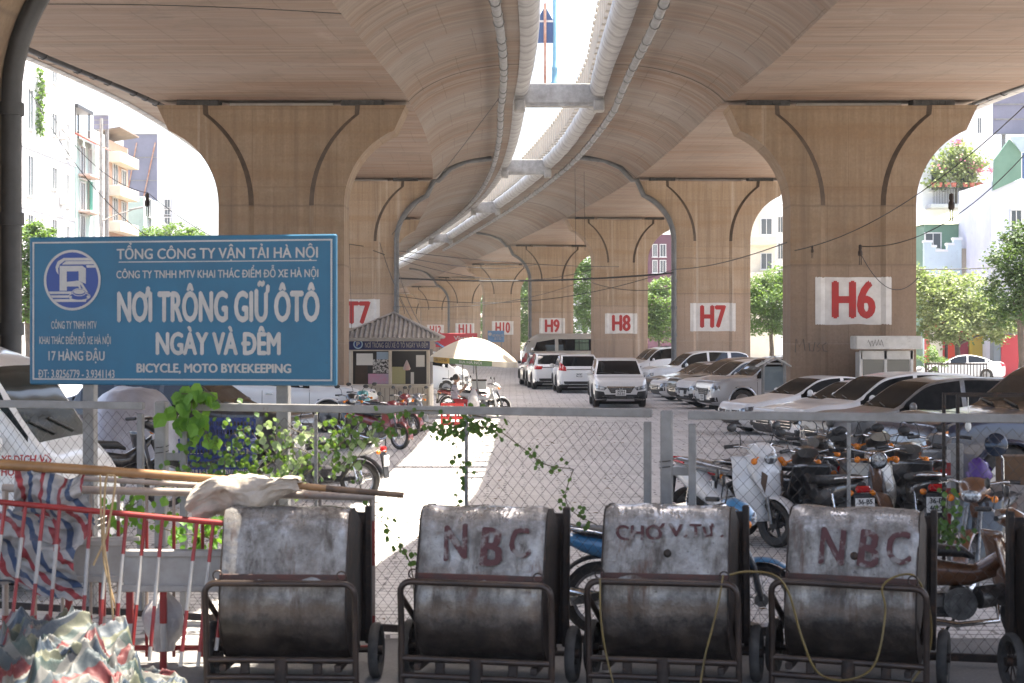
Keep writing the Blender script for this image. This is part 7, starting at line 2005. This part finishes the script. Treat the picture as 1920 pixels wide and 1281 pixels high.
def shop(label, x0, x1, y0, D, m, door=None):
    t = thing("shop_front", label, "shop front", ((ax(x0, D)+ax(x1, D))/2, D, 0), 0, "shop fronts along the right street"); w = ax(x1, D)-ax(x0, D); h = az(y0, D)
    mb = MB(); mb.cbox((0, .4, h/2), (w-.04, .8, h), .02); mb.build("front", m, t)
    mb = MB(); mb.box((0, -.02, h*.42), (w*.7, .05, h*.8)); mb.build("shutter", door or M_DPLAS, t)
    mb = MB(); mb.cbox((0, -.12, h-.25), (w-.1, .2, .45), .02); mb.build("fascia", m, t)
    return t
shop("red shop front with hanging clothes left of the pale tree's trunk", 1738, 1772, 600, 112, mat("red_shop_paint", (.42, .03, .03), .6), WC)
shop("dark shop front with a red cloth hung outside", 1774, 1796, 610, 112, mat("dark_shop_paint", (.07, .065, .06), .6), mat("orange_red_cloth", (.55, .05, .02), .7))
shop("crimson shop front with yellow lettering beneath the pale tree", 1797, 1816, 620, 112, mat("crimson_shop_paint", (.30, .02, .05), .6), mat("crimson_shutter", (.24, .02, .04), .6))
shop("yellow shop front beneath the pale tree", 1817, 1859, 620, 112, mat("yellow_shop_paint", (.55, .38, .04), .6), mat("yellow_shutter", (.48, .34, .05), .6))
shop("blue grey shop front with two red banners at the right edge", 1862, 1960, 610, 106, mat("blue_grey_shop_paint", (.14, .17, .21), .6), mat("red_banner_cloth", (.38, .02, .035)))
D = 170; hy = house("cream yellow house with a balcony seen between the H6 and H7 piers", ax(1405, D), ax(1455, D), D, D+8, az(392, D), WC, [(ax(1437, D), az(y, D), 1.1, 1.6) for y in (425, 490, 560)], '-y')
for y in (452, 520):
    mb = MB(); mb.cbox((0, -.6, az(y, D)), (2.5, 1.2, .9), .03); mb.build("balcony", WC, hy)
house("white narrow house beside the cream yellow one between the piers", ax(1456, D), ax(1500, D), D+1, D+8, az(380, D), WL, [(ax(1466, D), az(y, D), .5, 1.6) for y in (420, 470, 520)], '-y')
house("plum coloured building with white windows between the H7 and H8 piers", ax(1205, 235), ax(1262, 235), 235, 243, az(440, 235), wallmat("plum_wall", (.09, .03, .05)), [(ax(1243, 235), az(y, 235), .8, 1.7) for y in (470, 500)] + [(ax(1228, 235), az(y, 235), .6, 1.7) for y in (470, 500)], '-y')
for k, (x0, x1, D, y, m, lb) in enumerate(((1270, 1400, 240, 560, WL, "distant white terrace house behind the H7 pier"), (1060, 1200, 300, 560, WG, "distant grey house behind the trees near the H8 pier"), (930, 1055, 310, 570, WC, "distant cream house behind the trees near the H9 pier"), (800, 925, 330, 590, WP, "distant pinkish house at the far end of the parking lot"), (640, 795, 335, 580, WG, "distant grey house at the far left end of the lot"))):
    house(lb, ax(x0, D), ax(x1, D), D, D+8, az(y, D), m, [(ax(x0+(x1-x0)*f, D), az(610, D), 1.6, 1.8) for f in (.2, .5, .8)], '-y')
# low dark fence on the right street
t = thing("street_fence", "low dark rusty street fence right of the H6 pier", "fence", (ax(1735, 84), 84, 0))
L_ = ax(1850, 84)-ax(1735, 84)
for z in (1.25, .3):
    mb = MB(); mb.box((L_/2, 0, z), (L_, .06, .08)); mb.build("rail", M_RUST, t)
mb = MB()
for k in range(20): mb.box((L_*k/19, 0, .65), (.04, .04, 1.3))
mb.build("bars", M_RUST, t)
# ------------------------------------------------------------------ overhead cables
M_CABLE = mat("black_cable", (.03, .03, .032), .7)
def cable(label, a, b, sag, r, mid=None, nm="overhead_cable"):
    A, B = at(*a), at(*b); mb = MB(); n = 36
    rr = random.Random(int(a[0]*7+a[1]))
    pts = []
    for i in range(n+1):
        f = i/n; p = A.lerp(B, f); p.z -= sag*4*f*(1-f); pts.append(p)
    mb.tube(pts, r, 5)
    return tag(mb.build(nm, M_CABLE, None, 60), label, "cable")
cable("thick black bundled cable slung across from the T7 pier to the H7 pier", (748, 522, 86.5), (1262, 512, 86.5), .25, .045)
cable("thin cable above the thick bundle from the T7 pier toward the H8 pier", (655, 458, 86.3), (1160, 500, 120.5), .3, .022)
cable("thin low cable sagging from the T7 pier past the H10 panel to the H7 pier", (745, 555, 86.4), (1265, 505, 86.4), .9, .018)
cable("thin cable running from the H7 pier to the H6 pier at mid height", (1262, 505, 86.3), (1475, 455, 52.3), .2, .018)
cable("thin cable drooping below the H6 lettering panel's top right corner", (1610, 468, 52.3), (1722, 520, 52.3), .75, .012)
cable("thin cable rising from the H6 pier toward the right edge of the photo", (1490, 470, 52.2), (1930, 190, 40), .6, .014)
cable("second thin cable from the H6 pier to the right edge, over the flower balcony", (1615, 462, 52.2), (1930, 280, 44), .7, .014)
cable("grey cables across the pale blue wall right of the H6 pier", (1722, 505, 88), (1935, 495, 88), .1, .03)
cable("thin cable from the left pier drooping past the white block", (45, 150, 60), (400, 480, 60), 1.6, .015)
cable("thin cable high on the left from the pier to the hanging clamp", (45, 130, 60), (278, 362, 58), .9, .012)
cable("thin cable from the hanging clamp to the T6 pier", (278, 362, 58), (410, 450, 52.4), .1, .012)
cable("thin dark cable pinned along the left soffit near the top edge", (60, 8, 27.5), (640, 26, 29.5), -.05, .008)
cable("drop cable hanging from the right deck edge near the H8 pier", (1078, 300, 95), (1080, 520, 95), 0, .012)
cable("second drop cable hanging from the right deck edge near the H8 pier", (1095, 300, 95.5), (1097, 470, 95.5), 0, .012)
cable("slanting cable from the left deck down toward the T7 pier", (950, 165, 60), (735, 440, 84), .1, .014)
cable("thin cable from the T7 pier down to the booth roof", (712, 455, 86.2), (800, 640, 57), .5, .014)
cable("service cable dropping down the left side of the T7 pier", (655, 458, 86.3), (660, 640, 86.3), -.2, .012)
for px, py, D, s, lb in ((276, 362, 57.5, 1.0, "dark cable clamp hanging before the purple hoarding at the left"), (1784, 362, 47, 1.0, "dark cable clamp hanging before the green hut at the right"), (1613, 458, 52.2, .8, "cable clamp hanging on the H6 pier above its panel"), (1523, 460, 52.2, .5, "small pale cable clamp on the left of the H6 pier face")):
    t = thing("cable_clamp", lb, "cable clamp", at(px, py, D), 0, "clamps hanging on the overhead cables", s)
    mb = MB(); mb.lathe([(0, 0), (.06, -.03), (.07, -.15), (.05, -.22), (.09, -.28), (.09, -.42), (.06, -.46)], 12); mb.build("body", M_RUST, t, 50)
    for q in (-1, 1):
        mb = MB(); mb.cbox((q*.035, 0, -.62), (.03, .04, .34), .006); mb.build("strap", M_RUST, t)
cable("low thin cable from the T7 pier across the H9 panel to the H8 pier", (745, 575, 86.4), (1110, 520, 121), .7, .018)
cable("high thin cable from the T7 pier to the H9 pier", (748, 480, 86.4), (1010, 495, 152), .5, .024)
cable("thin cable from the H8 pier to the H7 pier below the thick bundle", (1110, 530, 120), (1262, 540, 86.3), .3, .02)
cable("pale cable from the T7 pier to the H8 pier above the umbrella", (700, 470, 86.3), (1110, 505, 120), 1.1, .02)
cable("thin cable from the booth roof's corner to the T7 pier", (808, 632, 56.5), (745, 500, 86.4), .5, .014)
# litter on the paving
M_LIT = mat("pale_litter", (.55, .53, .48), .8); M_DLEAF = mat("dead_leaf", (.16, .10, .04), .8)
rr = random.Random(22); lf = MB()
for k in range(700):
    y = 15+55*rr.random()**1.6; x = rr.uniform(-7, 8); s = rr.uniform(.025, .06); a = rr.uniform(0, 6.28)
    lf.add([(x+s*math.cos(a+q*PI/2)*(.5 if q % 2 else 1), y+s*math.sin(a+q*PI/2)*(.5 if q % 2 else 1), .012+.012*(q % 2)) for q in range(4)], [(0, 1, 2, 3)])
tag(lf.build("fallen_leaves", M_DLEAF), "dry fallen leaves scattered over the paving", "leaves", kind="stuff")
# ------------------------------------------------------------------ city haze
mb = MB(); mb.box((0, 1150, 24), (3100, 2960, 50)); hz_ = mb.build("haze", bpy.data.materials.new("haze"))
hm = hz_.data.materials[0]; hm.use_nodes = True; t_ = hm.node_tree
t_.nodes.remove(t_.nodes["Principled BSDF"])
pv = t_.nodes.new("ShaderNodeVolumePrincipled"); pv.inputs["Color"].default_value = (.92, .92, .91, 1); pv.inputs["Density"].default_value = 0.0003; pv.inputs["Anisotropy"].default_value = 0.25
t_.links.new(pv.outputs[0], t_.nodes["Material Output"].inputs["Volume"])
tag(hz_, kind="stuff", label="thin pale city haze in the air")
